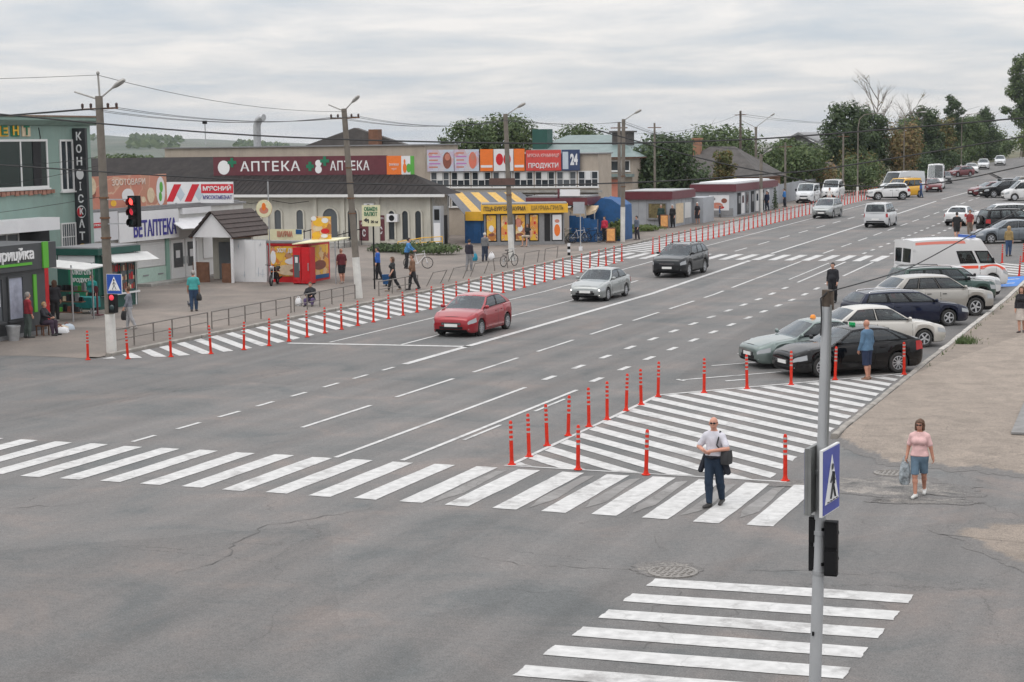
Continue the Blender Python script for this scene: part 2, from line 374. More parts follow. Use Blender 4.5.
# ------------------------------------------------------------------ mesh helpers
class MB:
    """Collects shapes for one mesh object."""
    def __init__(s):
        s.v = []; s.f = []; s.m = []
    def add(s, vs_, fs, mi=0):
        o = len(s.v); s.v.extend([tuple(p) for p in vs_])
        for f in fs:
            s.f.append(tuple(i+o for i in f)); s.m.append(mi)
        return s
    def box(s, x0, x1, y0, y1, z0, z1, mi=0, rz=0, c=None):
        vs_ = [(x, y, z) for z in (z0, z1) for y in (y0, y1) for x in (x0, x1)]
        if rz:
            cx, cy = c if c else ((x0+x1)/2, (y0+y1)/2)
            k, q = math.cos(rz), math.sin(rz)
            vs_ = [(cx+(x-cx)*k-(y-cy)*q, cy+(x-cx)*q+(y-cy)*k, z) for x, y, z in vs_]
        return s.add(vs_, [(0, 2, 3, 1), (4, 5, 7, 6), (0, 1, 5, 4), (2, 6, 7, 3), (0, 4, 6, 2), (1, 3, 7, 5)], mi)
    def obox(s, c, sx, sy, sz, M=None, mi=0):
        M = M or Matrix.Identity(3)
        vs_ = [Vector(c) + M @ Vector((x*sx/2, y*sy/2, z*sz/2)) for z in (-1, 1) for y in (-1, 1) for x in (-1, 1)]
        return s.add(vs_, [(0, 2, 3, 1), (4, 5, 7, 6), (0, 1, 5, 4), (2, 6, 7, 3), (0, 4, 6, 2), (1, 3, 7, 5)], mi)
    def bar(s, a, b, w, h=None, mi=0):
        """square bar between two points"""
        a, b = Vector(a), Vector(b); d = b-a
        if d.length < 1e-6:
            return s
        q = d.to_track_quat('X', 'Z').to_matrix()
        return s.obox((a+b)/2, d.length, w, h or w, q, mi)
    def prism(s, poly, z0, z1, mi=0):
        n = len(poly)
        vs_ = [(x, y, z0) for x, y in poly]+[(x, y, z1) for x, y in poly]
        return s.add(vs_, [tuple(range(n-1, -1, -1)), tuple(range(n, 2*n))]+[(i, (i+1) % n, n+(i+1) % n, n+i) for i in range(n)], mi)
    def slab(s, pts, nrm, t, mi=0):
        """planar polygon in 3D given thickness along nrm"""
        n = len(pts); nv = Vector(nrm).normalized()*t
        vs_ = [Vector(p) for p in pts]+[Vector(p)+nv for p in pts]
        return s.add(vs_, [tuple(range(n-1, -1, -1)), tuple(range(n, 2*n))]+[(i, (i+1) % n, n+(i+1) % n, n+i) for i in range(n)], mi)
    def tube(s, path, rad, n=8, mi=0, cap=True):
        path = [Vector(p) for p in path]
        if not hasattr(rad, '__len__'):
            rad = [rad]*len(path)
        rings = []; up = Vector((0, 0, 1)); prev = None
        for i, p in enumerate(path):
            d = (path[min(i+1, len(path)-1)]-path[max(i-1, 0)]).normalized()
            if prev is None:
                a = d.orthogonal().normalized()
            else:
                a = (prev-d*prev.dot(d))
                a = a.normalized() if a.length > 1e-5 else d.orthogonal().normalized()
            prev = a; b = d.cross(a)
            rings.append([p+(a*math.cos(2*PI*k/n)+b*math.sin(2*PI*k/n))*rad[i] for k in range(n)])
        return s.loft(rings, True, cap, mi)
    def loft(s, rings, closed=True, cap=False, mi=0):
        n = len(rings[0]); vs_ = [p for r in rings for p in r]; fs = []
        for i in range(len(rings)-1):
            for k in range(n if closed else n-1):
                k2 = (k+1) % n
                fs.append((i*n+k, i*n+k2, (i+1)*n+k2, (i+1)*n+k))
        if cap:
            fs.append(tuple(range(n-1, -1, -1))); fs.append(tuple((len(rings)-1)*n+k for k in range(n)))
        return s.add(vs_, fs, mi)
    def lathe(s, prof, n=16, mi=0, M=None, o=(0, 0, 0), cap=True):
        """profile (r, z) spun about local z; M turns it"""
        M = M or Matrix.Identity(3); o = Vector(o)
        rings = [[o+M @ Vector((r*math.cos(2*PI*k/n), r*math.sin(2*PI*k/n), z)) for k in range(n)] for r, z in prof]
        return s.loft(rings, True, cap, mi)
    def ball(s, c, rx, ry, rz, n=12, m=8, mi=0):
        c = Vector(c)
        rings = [[c+Vector((rx*math.sin(PI*i/m)*math.cos(2*PI*k/n), ry*math.sin(PI*i/m)*math.sin(2*PI*k/n), rz*math.cos(PI*i/m))) for k in range(n)] for i in range(1, m)]
        s.loft(rings[::-1], True, True, mi)
        return s
    def grid(s, pts, mi=0):
        """pts[i][j] -> sheet"""
        n = len(pts[0]); vs_ = [p for r in pts for p in r]
        return s.add(vs_, [(i*n+j, i*n+j+1, (i+1)*n+j+1, (i+1)*n+j) for i in range(len(pts)-1) for j in range(n-1)], mi)
    def mesh(s, name, mats, smooth=None):
        me = bpy.data.meshes.new(name)
        me.from_pydata([tuple(p) for p in s.v], [], s.f)
        for m in (mats if isinstance(mats, (list, tuple)) else [mats]):
            me.materials.append(m)
        if any(s.m):
            me.polygons.foreach_set('material_index', s.m)
        if smooth is not None:
            me.polygons.foreach_set('use_smooth', [True]*len(me.polygons))
            me.set_sharp_from_angle(angle=math.radians(smooth))
        me.update()
        return me
    def fixn(s):
        return s
    def build(s, name, mats, parent=None, smooth=None, loc=None, rz=0, fix=True):
        me = s.mesh(name, mats, smooth)
        if fix and len(me.polygons) < 60000:
            bm = bmesh.new(); bm.from_mesh(me)
            bmesh.ops.recalc_face_normals(bm, faces=bm.faces)
            bm.to_mesh(me); bm.free()
        o = bpy.data.objects.new(name, me)
        COL.objects.link(o)
        if parent:
            o.parent = parent
        if loc:
            o.location = loc
        if rz:
            o.rotation_euler.z = rz
        return o

def empty(name, loc=(0, 0, 0), rz=0):
    o = bpy.data.objects.new(name, None); COL.objects.link(o)
    o.location = loc; o.rotation_euler.z = rz; o.empty_display_size = 0.3
    return o
def tag(o, label=None, cat=None, group=None, kind=None):
    if label: o['label'] = label
    if cat: o['category'] = cat
    if group: o['group'] = group
    if kind: o['kind'] = kind
    return o
def thing(name, label, cat, loc=(0, 0, 0), rz=0, group=None):
    return tag(empty(name, loc, rz), label, cat, group)
def link_mesh(name, me, parent=None, loc=None, rot=None, scale=None):
    o = bpy.data.objects.new(name, me); COL.objects.link(o)
    if parent: o.parent = parent
    if loc: o.location = loc
    if rot: o.rotation_euler = rot
    if scale: o.scale = scale
    return o
def copy_tree(o, parent=None):
    c = o.copy(); COL.objects.link(c); c.parent = parent
    for ch in list(o.children):
        copy_tree(ch, c)
    return c

TEXTS = []
def text(body, parent, loc, width, height, face, m, name='lettering', bold=0.02, depth=0.012, tall=None):
    """Raised lettering; loc = centre of the line, face: rotation about z so that 0 faces -Y and 90 deg faces +X."""
    cu = bpy.data.curves.new(name, 'FONT'); cu.body = body; cu.size = 1.0
    cu.align_x = 'CENTER'; cu.align_y = 'CENTER'; cu.extrude = depth; cu.offset = bold; cu.space_character = 1.0 if 'АПТЕКА' != body else 1.14; cu.resolution_u = 3
    cu.materials.append(m)
    o = bpy.data.objects.new(name, cu); COL.objects.link(o)
    o.parent = parent; o.location = loc; o.rotation_euler = (PI/2, 0, face)
    TEXTS.append((o, width, height))
    return o
def fit_texts():
    bpy.context.view_layer.update()
    for o, w, h in TEXTS:
        b = o.bound_box
        bw = max(p[0] for p in b)-min(p[0] for p in b); bh = max(p[1] for p in b)-min(p[1] for p in b)
        sx = w/bw if w and bw > 0 else None; sy = h/bh if h and bh > 0 else None
        sx = sx or sy; sy = sy or sx
        o.scale = (sx, sy, 1)
    bpy.context.view_layer.update()
    dg = bpy.context.evaluated_depsgraph_get()
    for o, w, h in TEXTS:
        me = bpy.data.meshes.new_from_object(o.evaluated_get(dg)); me.name = 'lettering'
        n = bpy.data.objects.new('lettering', me); COL.objects.link(n)
        n.parent = o.parent; n.location = o.location; n.rotation_euler = o.rotation_euler; n.scale = o.scale
    for o, w, h in TEXTS:
        bpy.data.objects.remove(o)
NUM = ['first', 'second', 'third', 'fourth', 'fifth', 'sixth', 'seventh', 'eighth', 'ninth', 'tenth', 'eleventh', 'twelfth', 'thirteenth', 'fourteenth', 'fifteenth', 'sixteenth', 'seventeenth', 'eighteenth', 'nineteenth']
TENS = ['', '', 'twenty', 'thirty', 'forty', 'fifty', 'sixty', 'seventy', 'eighty', 'ninety']
def ordinal(n):
    if n <= 19: return NUM[n-1]
    t, u = divmod(n, 10)
    if u == 0: return TENS[t][:-1]+'ieth'
    return TENS[t]+'-'+NUM[u-1]
# ------------------------------------------------------------------ ground, road, pavements
M_ROAD = ground_mat('asphalt', [(0.112, 0.116, 0.116), (0.139, 0.136, 0.133), (0.153, 0.145, 0.140), (0.182, 0.161, 0.150)], scale=0.36, crack=0.36, crack_scale=0.13, speck=0.32, streak=0.13)
M_PLAZA = ground_mat('plaza_paving', [(0.152, 0.136, 0.122), (0.192, 0.167, 0.148), (0.235, 0.20, 0.174)], scale=0.3, crack=0.4, crack_scale=0.3, speck=0.2)
M_WALK = ground_mat('worn_footway', [(0.195, 0.165, 0.138), (0.232, 0.196, 0.165), (0.27, 0.226, 0.188)], scale=1.3, crack=0.55, crack_scale=0.33, speck=0.34, mask_to=(0.140, 0.133, 0.128))
M_GROUND = ground_mat('earth', [(0.07, 0.08, 0.04), (0.11, 0.105, 0.06), (0.14, 0.12, 0.08)], scale=0.05, crack=0.0, speck=0.3)
M_PAINT = paint_mat('road_paint', (0.56, 0.555, 0.545), 0.75)
M_PAINT_OLD = paint_mat('road_paint_worn', (0.56, 0.56, 0.55), 0.85)
M_PAINT_GHOST = paint_mat('road_paint_ghost', (0.34, 0.33, 0.32), 1.9, (0.145, 0.138, 0.132))
M_BLUEPAINT = paint_mat('blue_road_paint', (0.045, 0.19, 0.55), 0.3)
M_KERB = mat('kerb_concrete', (0.27, 0.25, 0.225), 0.9, var=0.25, scale=5, bump=0.3, dirt=0.5)
M_IRON = mat('cast_iron', (0.24, 0.225, 0.21), 0.75, metal=0.2, var=0.3, scale=20, bump=0.5, bscale=60, dirt=0.5)

def sheet(name, xs, ys, off, material, xf=None):
    """sheet following the street profile; off may be a function of (x, y)"""
    mb = MB()
    g = [[(x, y, zp(y)+(off(x, y) if callable(off) else off)) for x in xs] for y in ys]
    mb.grid(g)
    return tag(mb.build(name, material, fix=False), kind='structure')
def yl(y0, y1, step):
    s = set([y0, y1]+[y for y in PYS if y0 < y < y1])
    y = y0
    while y < y1:
        s.add(round(y, 3)); y += step
    return sorted(s)

sheet('ground', [-4000, -1500, -600, -160, -60, 0, 60, 200, 600, 4000], yl(-200, 600, 200)+[700, 900, 1200, 2000, 5000], -0.06, M_GROUND)
mb = MB()
xs = [-160, -100, -60, -48, -42, -35.6, -24, -8.3, 0, 20, 70]
mb.grid([[(x, y, 0.0) for x in xs] for y in (-60, 0, 20, 40, 51)])
ys = yl(51, 640, 40)
mb.grid([[(x, y, zp(y)) for x in (-35.6, -30, -24, -16, -8.3)] for y in ys])
tag(mb.build('road', M_ROAD, fix=False), kind='structure')

# left market pavement: raised by a low kerb, dying out towards the junction
def plaza_off(x, y):
    return 0.008+0.075*min(1, max(0, (y-50.5)/5))
mb = MB()
jag = [(-36+(-i)*1.3, 50.9+0.35*math.sin(i*1.9)+0.25*math.sin(i*4.1)+0.018*i*i*0.3) for i in range(0, 26)]
row0 = [(x, y, 0.006) for x, y in jag]
rows = [row0]
for yy in (55.5, 60, 80, 100, 120, 150, 175, 200):
    rows.append([(x, yy, zp(yy)+plaza_off(x, yy)) for x, _ in jag])
mb.grid(rows)
mb.grid([[(x, yy, zp(yy)+plaza_off(x, yy)) for x in (-36, -35.62)] for yy in (51.2, 55.5, 60, 80, 100, 120, 150, 175, 200)])
tag(mb.build('pavement', M_PLAZA, fix=False), kind='structure')

# right footway
def walk_off(x, y):
    return 0.006+0.10*min(1, max(0, (y-39.2)/3.2))
edge = [(-8.22, 41.6), (-7.9, 40.9), (-7.5, 40.2), (-7.05, 39.7), (-6.7, 39.0), (-6.3, 38.75), (-5.8, 38.9), (-5.2, 38.55), (-4.6, 38.7), (-4.0, 38.3), (-3.4, 38.45), (-2.6, 38.1), (-1, 38.2), (4, 37.6), (14, 37.5), (40, 37.5)]
_e = [edge[0]]
for (xa, ya), (xb, yb) in zip(edge[:13], edge[1:14]):
    n_ = max(1, int(math.hypot(xb-xa, yb-ya)/.09))
    _e += [(xa+(xb-xa)*k/n_, ya+(yb-ya)*k/n_+(random.uniform(-.09, .09) if k < n_ else 0)+.12*math.sin(xa*9+k*.8)) for k in range(1, n_+1)]
edge = _e+edge[14:]
mb = MB()
rows = [[(x, y, 0.005) for x, y in edge]]
rows.append([(x, y+1.3, walk_off(x, y+1.3)) for x, y in edge])
for yy in (44.5, 46, 60, 80, 100, 120, 150, 175, 200, 235, 265, 300):
    rows.append([(x, yy, zp(yy)+walk_off(x, yy)) for x, _ in edge])
mb.grid(rows)
o = mb.build('sidewalk', M_WALK, fix=False); at_ = o.data.attributes.new('mask', 'FLOAT', 'POINT'); at_.data.foreach_set('value', [0.0]*len(edge)+[1.0]*(len(edge)*(len(rows)-1)))
tag(o, kind='structure')
# bare patches where the old footway shows through the junction's asphalt
def rough(poly, amp, seed, depth=3):
    r = random.Random(seed); pts = list(poly)
    for d in range(depth):
        out = []
        for i in range(len(pts)):
            p, q = pts[i], pts[(i+1) % len(pts)]; l = math.hypot(q[0]-p[0], q[1]-p[1]); a_ = min(amp, l*.22)*r.uniform(-1, 1)
            nx, ny = -(q[1]-p[1])/max(l, 1e-6), (q[0]-p[0])/max(l, 1e-6); out += [p, ((p[0]+q[0])/2+nx*a_, (p[1]+q[1])/2+ny*a_)]
        pts = out; amp *= .6
    return pts
def patch(name, poly, z, m):
    poly = rough(poly, .12, int(abs(poly[0][0])*100), 3)
    n = len(poly); cx = sum(p[0] for p in poly)/n; cy = sum(p[1] for p in poly)/n
    rings = [poly, [(cx+(x-cx)*.66, cy+(y-cy)*.66) for x, y in poly], [(cx+(x-cx)*.3, cy+(y-cy)*.3) for x, y in poly]]
    mb = MB(); mb.loft([[(x, y, z) for x, y in r] for r in rings]); mb.add([(x, y, z) for x, y in rings[2]], [tuple(range(n))])
    o = mb.build(name, m, fix=False); at_ = o.data.attributes.new('mask', 'FLOAT', 'POINT'); at_.data.foreach_set('value', [0.0]*n+[.75]*n+[1.0]*(2*n))
    return tag(o, kind='structure')
patch('worn_pavement', [(-4.75, 32.95), (-4.35, 33.25), (-4.1, 33.7), (-3.6, 34.0), (-2.9, 34.15), (-1.5, 34.4), (0.5, 34.2), (3, 33), (3, 27.5), (-1.6, 28.3), (-2.2, 29.4), (-2.8, 29.9), (-3.2, 30.6), (-3.9, 31.3), (-4.1, 32.0), (-4.6, 32.4)], 0.005, M_WALK)
M_PATCH = ground_mat('fresh_patch', [(0.108, 0.112, 0.112), (0.122, 0.122, 0.120), (0.138, 0.131, 0.126)], scale=0.5, crack=0.3, speck=0.3, mask_to=(0.140, 0.133, 0.128))
M_SPOIL = ground_mat('crumbled_patch', [(0.09, 0.088, 0.086), (0.17, 0.16, 0.15), (0.27, 0.245, 0.22)], scale=1.6, crack=0.8, crack_scale=1.2, speck=0.5, mask_to=(0.140, 0.133, 0.128))
def blob(cx, cy, rx, ry, n=22, seed=0, j=0.28, rot=0.0):
    r = random.Random(seed); out = []
    for i in range(n):
        a = 2*PI*i/n; k = 1+r.uniform(-j, j)
        x, y = math.cos(a)*rx*k, math.sin(a)*ry*k
        out.append((cx+x*math.cos(rot)-y*math.sin(rot), cy+x*math.sin(rot)+y*math.cos(rot)))
    return out
patch('crumbled_asphalt', blob(-6.2, 36.5, 2.3, 1.0, n=30, seed=4, rot=0.05), 0.006, M_SPOIL)
patch('crumbled_asphalt', blob(-5.2, 35.2, 1.1, 0.35, seed=9, rot=0.25), 0.0075, M_SPOIL)
# long open cracks running over the junction
M_CRACK = mat('open_crack', (0.10, 0.096, 0.092), 0.95)
def crack_line(pts, w, seed):
    r = random.Random(seed); mb = MB(); L_, R_ = [], []
    P = [Vector((x, y, 0)) for x, y in pts]; fine = []
    for a, b in zip(P, P[1:]):
        n = max(2, int((b-a).length/0.18))
        for k in range(n):
            q = a.lerp(b, k/n); d = (b-a).normalized(); q = q+Vector((-d.y, d.x, 0))*r.uniform(-0.11, 0.11); fine.append(q)
    fine.append(P[-1])
    for i, q in enumerate(fine):
        d = (fine[min(i+1, len(fine)-1)]-fine[max(i-1, 0)]).normalized(); nrm = Vector((-d.y, d.x, 0))
        ww = 0.5*w*(0.1+0.9*r.random()**1.5)*(min(i, len(fine)-1-i, 6)/6*0.9+0.1)
        L_.append((q+nrm*ww/2+Vector((0, 0, 0.0085)))[:]); R_.append((q-nrm*ww/2+Vector((0, 0, 0.0085)))[:])
    mb.grid([L_, R_])
    return tag(mb.build('asphalt_crack', M_CRACK, fix=False), kind='structure')
for i, (pts, w) in enumerate([([(-8.7, 28.1), (-10.5, 27.7), (-12.2, 28.0)], 0.05), ([(-7.8, 28.2), (-6.4, 28.8), (-5.2, 28.9), (-4.2, 29.5)], 0.05),
        ([(-15.2, 31.6), (-15.9, 30.2), (-16.6, 29.2), (-16.4, 27.6), (-15.9, 26.4), (-16.3, 25.0)], 0.06), ([(-24, 27.6), (-22.6, 28.9), (-21.5, 29.6), (-20.7, 30.8)], 0.05),
        ([(-8.9, 26.4), (-10.2, 26.0), (-11.4, 26.3)], 0.04), ([(-8.3, 27.6), (-7.7, 26.6), (-7.9, 25.6), (-7.3, 24.4), (-7.6, 23.0)], 0.03),
        ([(-7.2, 27.4), (-6.6, 26.0), (-6.9, 24.8), (-6.1, 23.2)], 0.03), ([(-5.8, 30.8), (-5.0, 30.2), (-4.9, 29.2), (-4.2, 28.4)], 0.035), ([(-9.6, 31.2), (-9.0, 29.9), (-8.6, 28.7)], 0.03),
        ([(-6.2, 33.4), (-5.5, 32.2), (-4.7, 31.9)], 0.03), ([(-8.0, 43.3), (-6.8, 44.2), (-5.9, 43.9), (-4.8, 44.3)], 0.05), ([(-7.4, 46.2), (-6.4, 45.5), (-5.6, 45.9)], 0.06), ([(-26, 35.2), (-28, 35.9), (-31, 35.4)], 0.05),
        ([(-20, 42.5), (-17.8, 42.0), (-15.5, 42.4)], 0.03), ([(-31, 41), (-28.5, 40.2), (-25.5, 40.5)], 0.05), ([(-30, 46.5), (-27, 47.2), (-25, 46.6)], 0.04)]):
    o = crack_line(pts, w, 100+i)
    if pts[0][1] > 43 and pts[0][0] > -8.3: o.location.z = 0.112

# kerb stones
def kerb_run(x, y0, y1, w, h, gap=0.015, seed=1, m=None):
    root = tag(empty('kerb', (x, y0, 0)), kind='structure')
    mb = MB(); l = 1.0-gap
    mb.loft([[(-w/2, yy, -0.15), (-w/2, yy, h-0.02), (-w/2+0.02, yy, h), (w/2-0.02, yy, h), (w/2, yy, h-0.02), (w/2, yy, -0.15)] for yy in (0, l)], True, True)
    me = mb.mesh('kerb_stone', m or M_KERB)
    r = random.Random(seed); y = y0
    while y < y1:
        o = link_mesh('kerb_stone', me, root, (r.uniform(-0.012, 0.012), y-y0, zp(y+0.5)+r.uniform(-0.012, 0.008)), (math.atan2(zp(y+1)-zp(y), 1), 0, r.uniform(-0.012, 0.012)))
        y += 1.0
    return root
kerb_run(-8.34, 42.0, 60, 0.17, 0.12, seed=2)
M_KERB_NEW = mat('kerb_concrete_new', (0.42, 0.40, 0.37), 0.9, var=0.15, scale=5, bump=0.3, dirt=0.25)
kerb_run(-8.34, 60.0, 112, 0.18, 0.125, seed=8, m=M_KERB_NEW)
kerb_run(-35.5, 51.6, 186, 0.2, 0.115, seed=3)

# ------------------------------------------------------------------ road markings
def mark(parent, poly, m=M_PAINT, name='stripe', off=0.010):
    if max(p[1] for p in poly) < 62: poly = rough(poly, .022, int(abs(poly[0][0]*37+poly[0][1]*91)), 4 if max(p[1] for p in poly) < 40 else 3)
    mb = MB(); mb.add([(x, y, zp(y)+off) for x, y in poly], [tuple(range(len(poly)))])
    o = mb.build(name, m, parent, fix=False)
    return o
def markroot(name):
    return tag(empty(name), kind='structure')
def vline(parent, x, y0, y1, w, m=M_PAINT, name='dash'):
    ys = [y0]+[y for y in PYS if y0 < y < y1]+[y1]
    mb = MB(); mb.grid([[(x-w/2, y, zp(y)+0.010), (x+w/2, y, zp(y)+0.010)] for y in ys])
    return mb.build(name, m, parent, fix=False)
rj = random.Random(5)
zr = markroot('zebra_crossing')
for k in range(-6, 17):
    x = -24.39+k*1.0254; e = rj.uniform(-0.04, 0.04)
    mark(zr, [(x, 31.95+e), (x+0.51, 31.95+e), (x+0.51, 36.02+e), (x, 36.02+e)])
zr = markroot('zebra_crossing')
for k in range(8):
    yb = 26.98-1.048*k
    if k < 7:
        mark(zr, [(-8.4-0.055*k, yb), (-4.23-0.05*k, yb+0.25), (-4.23-0.05*k, yb+0.79), (-8.4-0.055*k, yb+0.51)])
zr = markroot('zebra_crossing')
for k in range(0, 19):
    x = -35.2+k*0.965
    mark(zr, [(x, 99.4), (x+0.48, 99.4), (x+0.48, 103.6), (x, 103.6)], off=0.012)
# scrubbed-out remains of the older crossing between the new stripes
zr = markroot('old_zebra_traces')
for k in (9, 11, 12, 13, 14, 15):
    x = -24.39+k*1.0254+0.56+rj.uniform(0, 0.1)
    mark(zr, [(x, 32.2+rj.uniform(0, 1)), (x+0.12, 32.0+rj.uniform(0, .6)), (x+0.34, 33.2), (x+0.26, 35.8), (x+.05, 35.6)], M_PAINT_GHOST, off=0.007)
M_PAINT_OLD_ = M_PAINT_OLD

cl = markroot('centre_line')
for a, b in [(34.5, 35.5), (36.57, 37.58), (38.6, 39.7), (40.65, 41.75), (42.68, 43.62), (44.66, 45.56), (46.65, 47.65), (48.65, 49.64), (50.72, 51.57)]:
    if a > 36: vline(cl, -24.55, a, b, 0.13)
vline(cl, -24.53, 52.35, 99.0, 0.26); vline(cl, -24.55, 104.4, 172, 0.2); vline(cl, -24.6, 176, 240, 0.18)
ll = markroot('lane_line')
for a, b in [(39.76, 43.75), (45.4, 49.52), (51.1, 54.96), (56.8, 60.54), (62.43, 66.17), (67.69, 71.23), (72.83, 76.71), (78.4, 81.82), (83.45, 98.9)]:
    vline(ll, -21.56, a, b, 0.13)
for k in range(0, 14):
    vline(ll, -21.56, 105+k*5.6, 108.2+k*5.6, 0.13)
ll = markroot('lane_line')
vline(ll, -18.72, 36.1, 48.3, 0.13)
for k in range(13): vline(ll, -18.78-0.02*k, 50.0+2.77*k, 50.97+2.77*k, 0.2)
vline(ll, -19.05, 86.6, 98.9, 0.13)
for k in range(16): vline(ll, -19.2, 105+2.77*k, 106+2.77*k, 0.18)
ll = markroot('lane_line')
vline(ll, -17.08, 36.2, 48.2, 0.13); vline(ll, -16.82, 39.2, 41.6, 0.1, M_PAINT_OLD); vline(ll, -16.8, 44.0, 46.4, 0.1, M_PAINT_OLD)
for k in range(14): vline(ll, -17.25-0.02*k, 50.0+2.77*k, 50.97+2.77*k, 0.2)
vline(ll, -17.52, 90.3, 98.9, 0.13)
for k in range(12): vline(ll, -17.6, 105+2.77*k, 106+2.77*k, 0.18)
vline(ll, -19.8, 88, 98, 0.1, M_PAINT_OLD)
ll = markroot('lane_line')
vline(ll, -27.05, 57.4, 77, 0.12)
for a, b in [(82.5, 86.2), (89.5, 93), (95, 98.6), (106, 109), (112, 115), (118, 121), (124, 127), (130, 133), (136, 139), (142, 145), (148, 151)]: vline(ll, -27.2, a, b, 0.13)
ll = markroot('edge_line')
vline(ll, -29.95, 57.5, 99, 0.11); vline(ll, -30.2, 104.2, 168, 0.11)
sl = markroot('stop_line')
mark(sl, [(-31.3, 56.72), (-24.42, 57.42), (-24.42, 57.72), (-31.3, 57.0)], name='stop_bar')
pk = markroot('parking_lines')
mark(pk, [(-14.75, 51.05), (-12.3, 53.72), (-12.38, 53.8), (-14.83, 51.13)], name='bay_line'); mark(pk, [(-14.98, 51.18), (-14.66, 50.9), (-14.58, 51.0), (-14.9, 51.28)], name='bay_line')
mark(pk, [(-14.75, 54.6), (-13.6, 55.85), (-13.68, 55.93), (-14.83, 54.7)], name='bay_line'); mark(pk, [(-13.4, 51.2), (-12.9, 51.7), (-12.98, 51.8), (-13.48, 51.3)], M_PAINT_OLD, name='bay_line')
for k in range(2, 11):
    y = 51.1+3.42*k
    mark(pk, [(-14.75, y), (-9.0, y+4.6), (-9.08, y+4.7), (-14.83, y+0.1)], name='bay_line')

def clip_poly(poly, a, b, c):
    """keep a*x+b*y <= c"""
    out = []
    for i in range(len(poly)):
        p, q = poly[i], poly[(i+1) % len(poly)]
        dp, dq = a*p[0]+b*p[1]-c, a*q[0]+b*q[1]-c
        if dp <= 0: out.append(p)
        if (dp < 0 < dq) or (dq < 0 < dp):
            t = dp/(dp-dq); out.append((p[0]+(q[0]-p[0])*t, p[1]+(q[1]-p[1])*t))
    return out
def hatch(name, region, s0, period, width, slope, m=M_PAINT):
    """diagonal stripes x*slope + y = s clipped to a convex region, each stripe its own piece"""
    root = markroot(name)
    ss = [slope*x+y for x, y in region]
    k = math.ceil((min(ss)-s0-width)/period)
    while s0+k*period < max(ss):
        s = s0+k*period
        pl = clip_poly(clip_poly(list(region), slope, 1, s+width), -slope, -1, -s)
        if len(pl) >= 3:
            cuts = [y for y in PYS if min(p[1] for p in pl) < y < max(p[1] for p in pl)]
            if cuts:
                lo = clip_poly(pl, 0, 1, cuts[0]); hi = clip_poly(pl, 0, -1, -cuts[0])
                for q in (lo, hi):
                    if len(q) >= 3: mark(root, q, m)
            else: mark(root, pl, m)
        k += 1
    return root
island = [(-14.35, 36.4), (-8.75, 36.4), (-8.75, 54.0), (-14.35, 47.75)]
hr = hatch('hatched_island', [(-14.42, 36.4), (-8.62, 36.4), (-8.62, 54.1), (-14.42, 47.8)], 27.18, 1.06, 0.54, 0.85)
mark(hr, [(-14.62, 36.28), (-8.2, 36.28), (-8.2, 36.38), (-14.62, 36.38)], name='border')
mark(hr, [(-14.56, 36.38), (-14.44, 36.38), (-14.44, 47.85), (-14.56, 47.9)], name='border')
mark(hr, [(-14.56, 47.92), (-14.44, 47.85), (-8.6, 54.35), (-8.62, 54.5)], name='border')
lefts = [(-35.3, 50.95), (-34.4, 51.3), (-33.3, 52.15), (-32.4, 53.3), (-31.9, 54.65), (-31.72, 56.2), (-31.72, 98.6), (-35.3, 98.6)]
hatch('hatched_strip', lefts, 15.6, 1.16, 0.56, 0.97)
hatch('hatched_strip', [(-35.3, 104.3), (-31.75, 104.3), (-31.75, 186), (-35.3, 186)], 70.5, 1.16, 0.56, 0.97)
hatch('hatched_strip', [(-10.6, 92.2), (-8.6, 92.2), (-8.6, 99.2), (-10.6, 99.2)], 70.5, 1.3, 0.6, 0.95)
bp_ = markroot('blue_parking_bay')
mark(bp_, [(-11.0, 84.2), (-8.55, 86.6), (-8.55, 92.0), (-11.0, 89.8)], M_BLUEPAINT, 'bay_field', off=0.008)
mark(bp_, [(-10.4, 88.6), (-8.8, 90.2), (-8.8, 90.45), (-10.4, 88.85)], M_PAINT, 'bay_line', off=0.013)
mark(bp_, [(-10.4, 86.4), (-8.8, 88.0), (-8.8, 88.25), (-10.4, 86.65)], M_PAINT, 'bay_line', off=0.013)

# manholes
def manhole(x, y, r, label):
    t = thing('manhole_cover', label, 'manhole', (x, y, 0.012))
    mb = MB(); mb.lathe([(r, -0.1), (r, 0.012), (r-0.05, 0.016), (r-0.05, 0.004), (r-0.09, 0.004)], 28); mb.build('rim', M_IRON, t, 30)
    mb = MB(); mb.lathe([(r-0.055, -0.05), (r-0.055, 0.006), (0.001, 0.010)], 28)
    for i in range(-3, 4):
        for j in range(-3, 4):
            if math.hypot(i, j)*0.1 < r-0.1: mb.box(i*0.1-0.03, i*0.1+0.03, j*0.1-0.012, j*0.1+0.012, 0.008, 0.02, rz=PI/4 if (i+j) % 2 else -PI/4)
    mb.build('lid', M_IRON, t)
manhole(-8.25, 28.0, 0.42, 'round iron manhole cover in cracked asphalt by the lower zebra crossing')
patch('crumbled_asphalt', blob(-8.4, 28.2, 0.62, 0.56, n=40, seed=3, j=0.12), 0.0065, M_SPOIL)
manhole(-6.3, 37.95, 0.36, 'small sunken manhole cover behind the woman in the pink top')

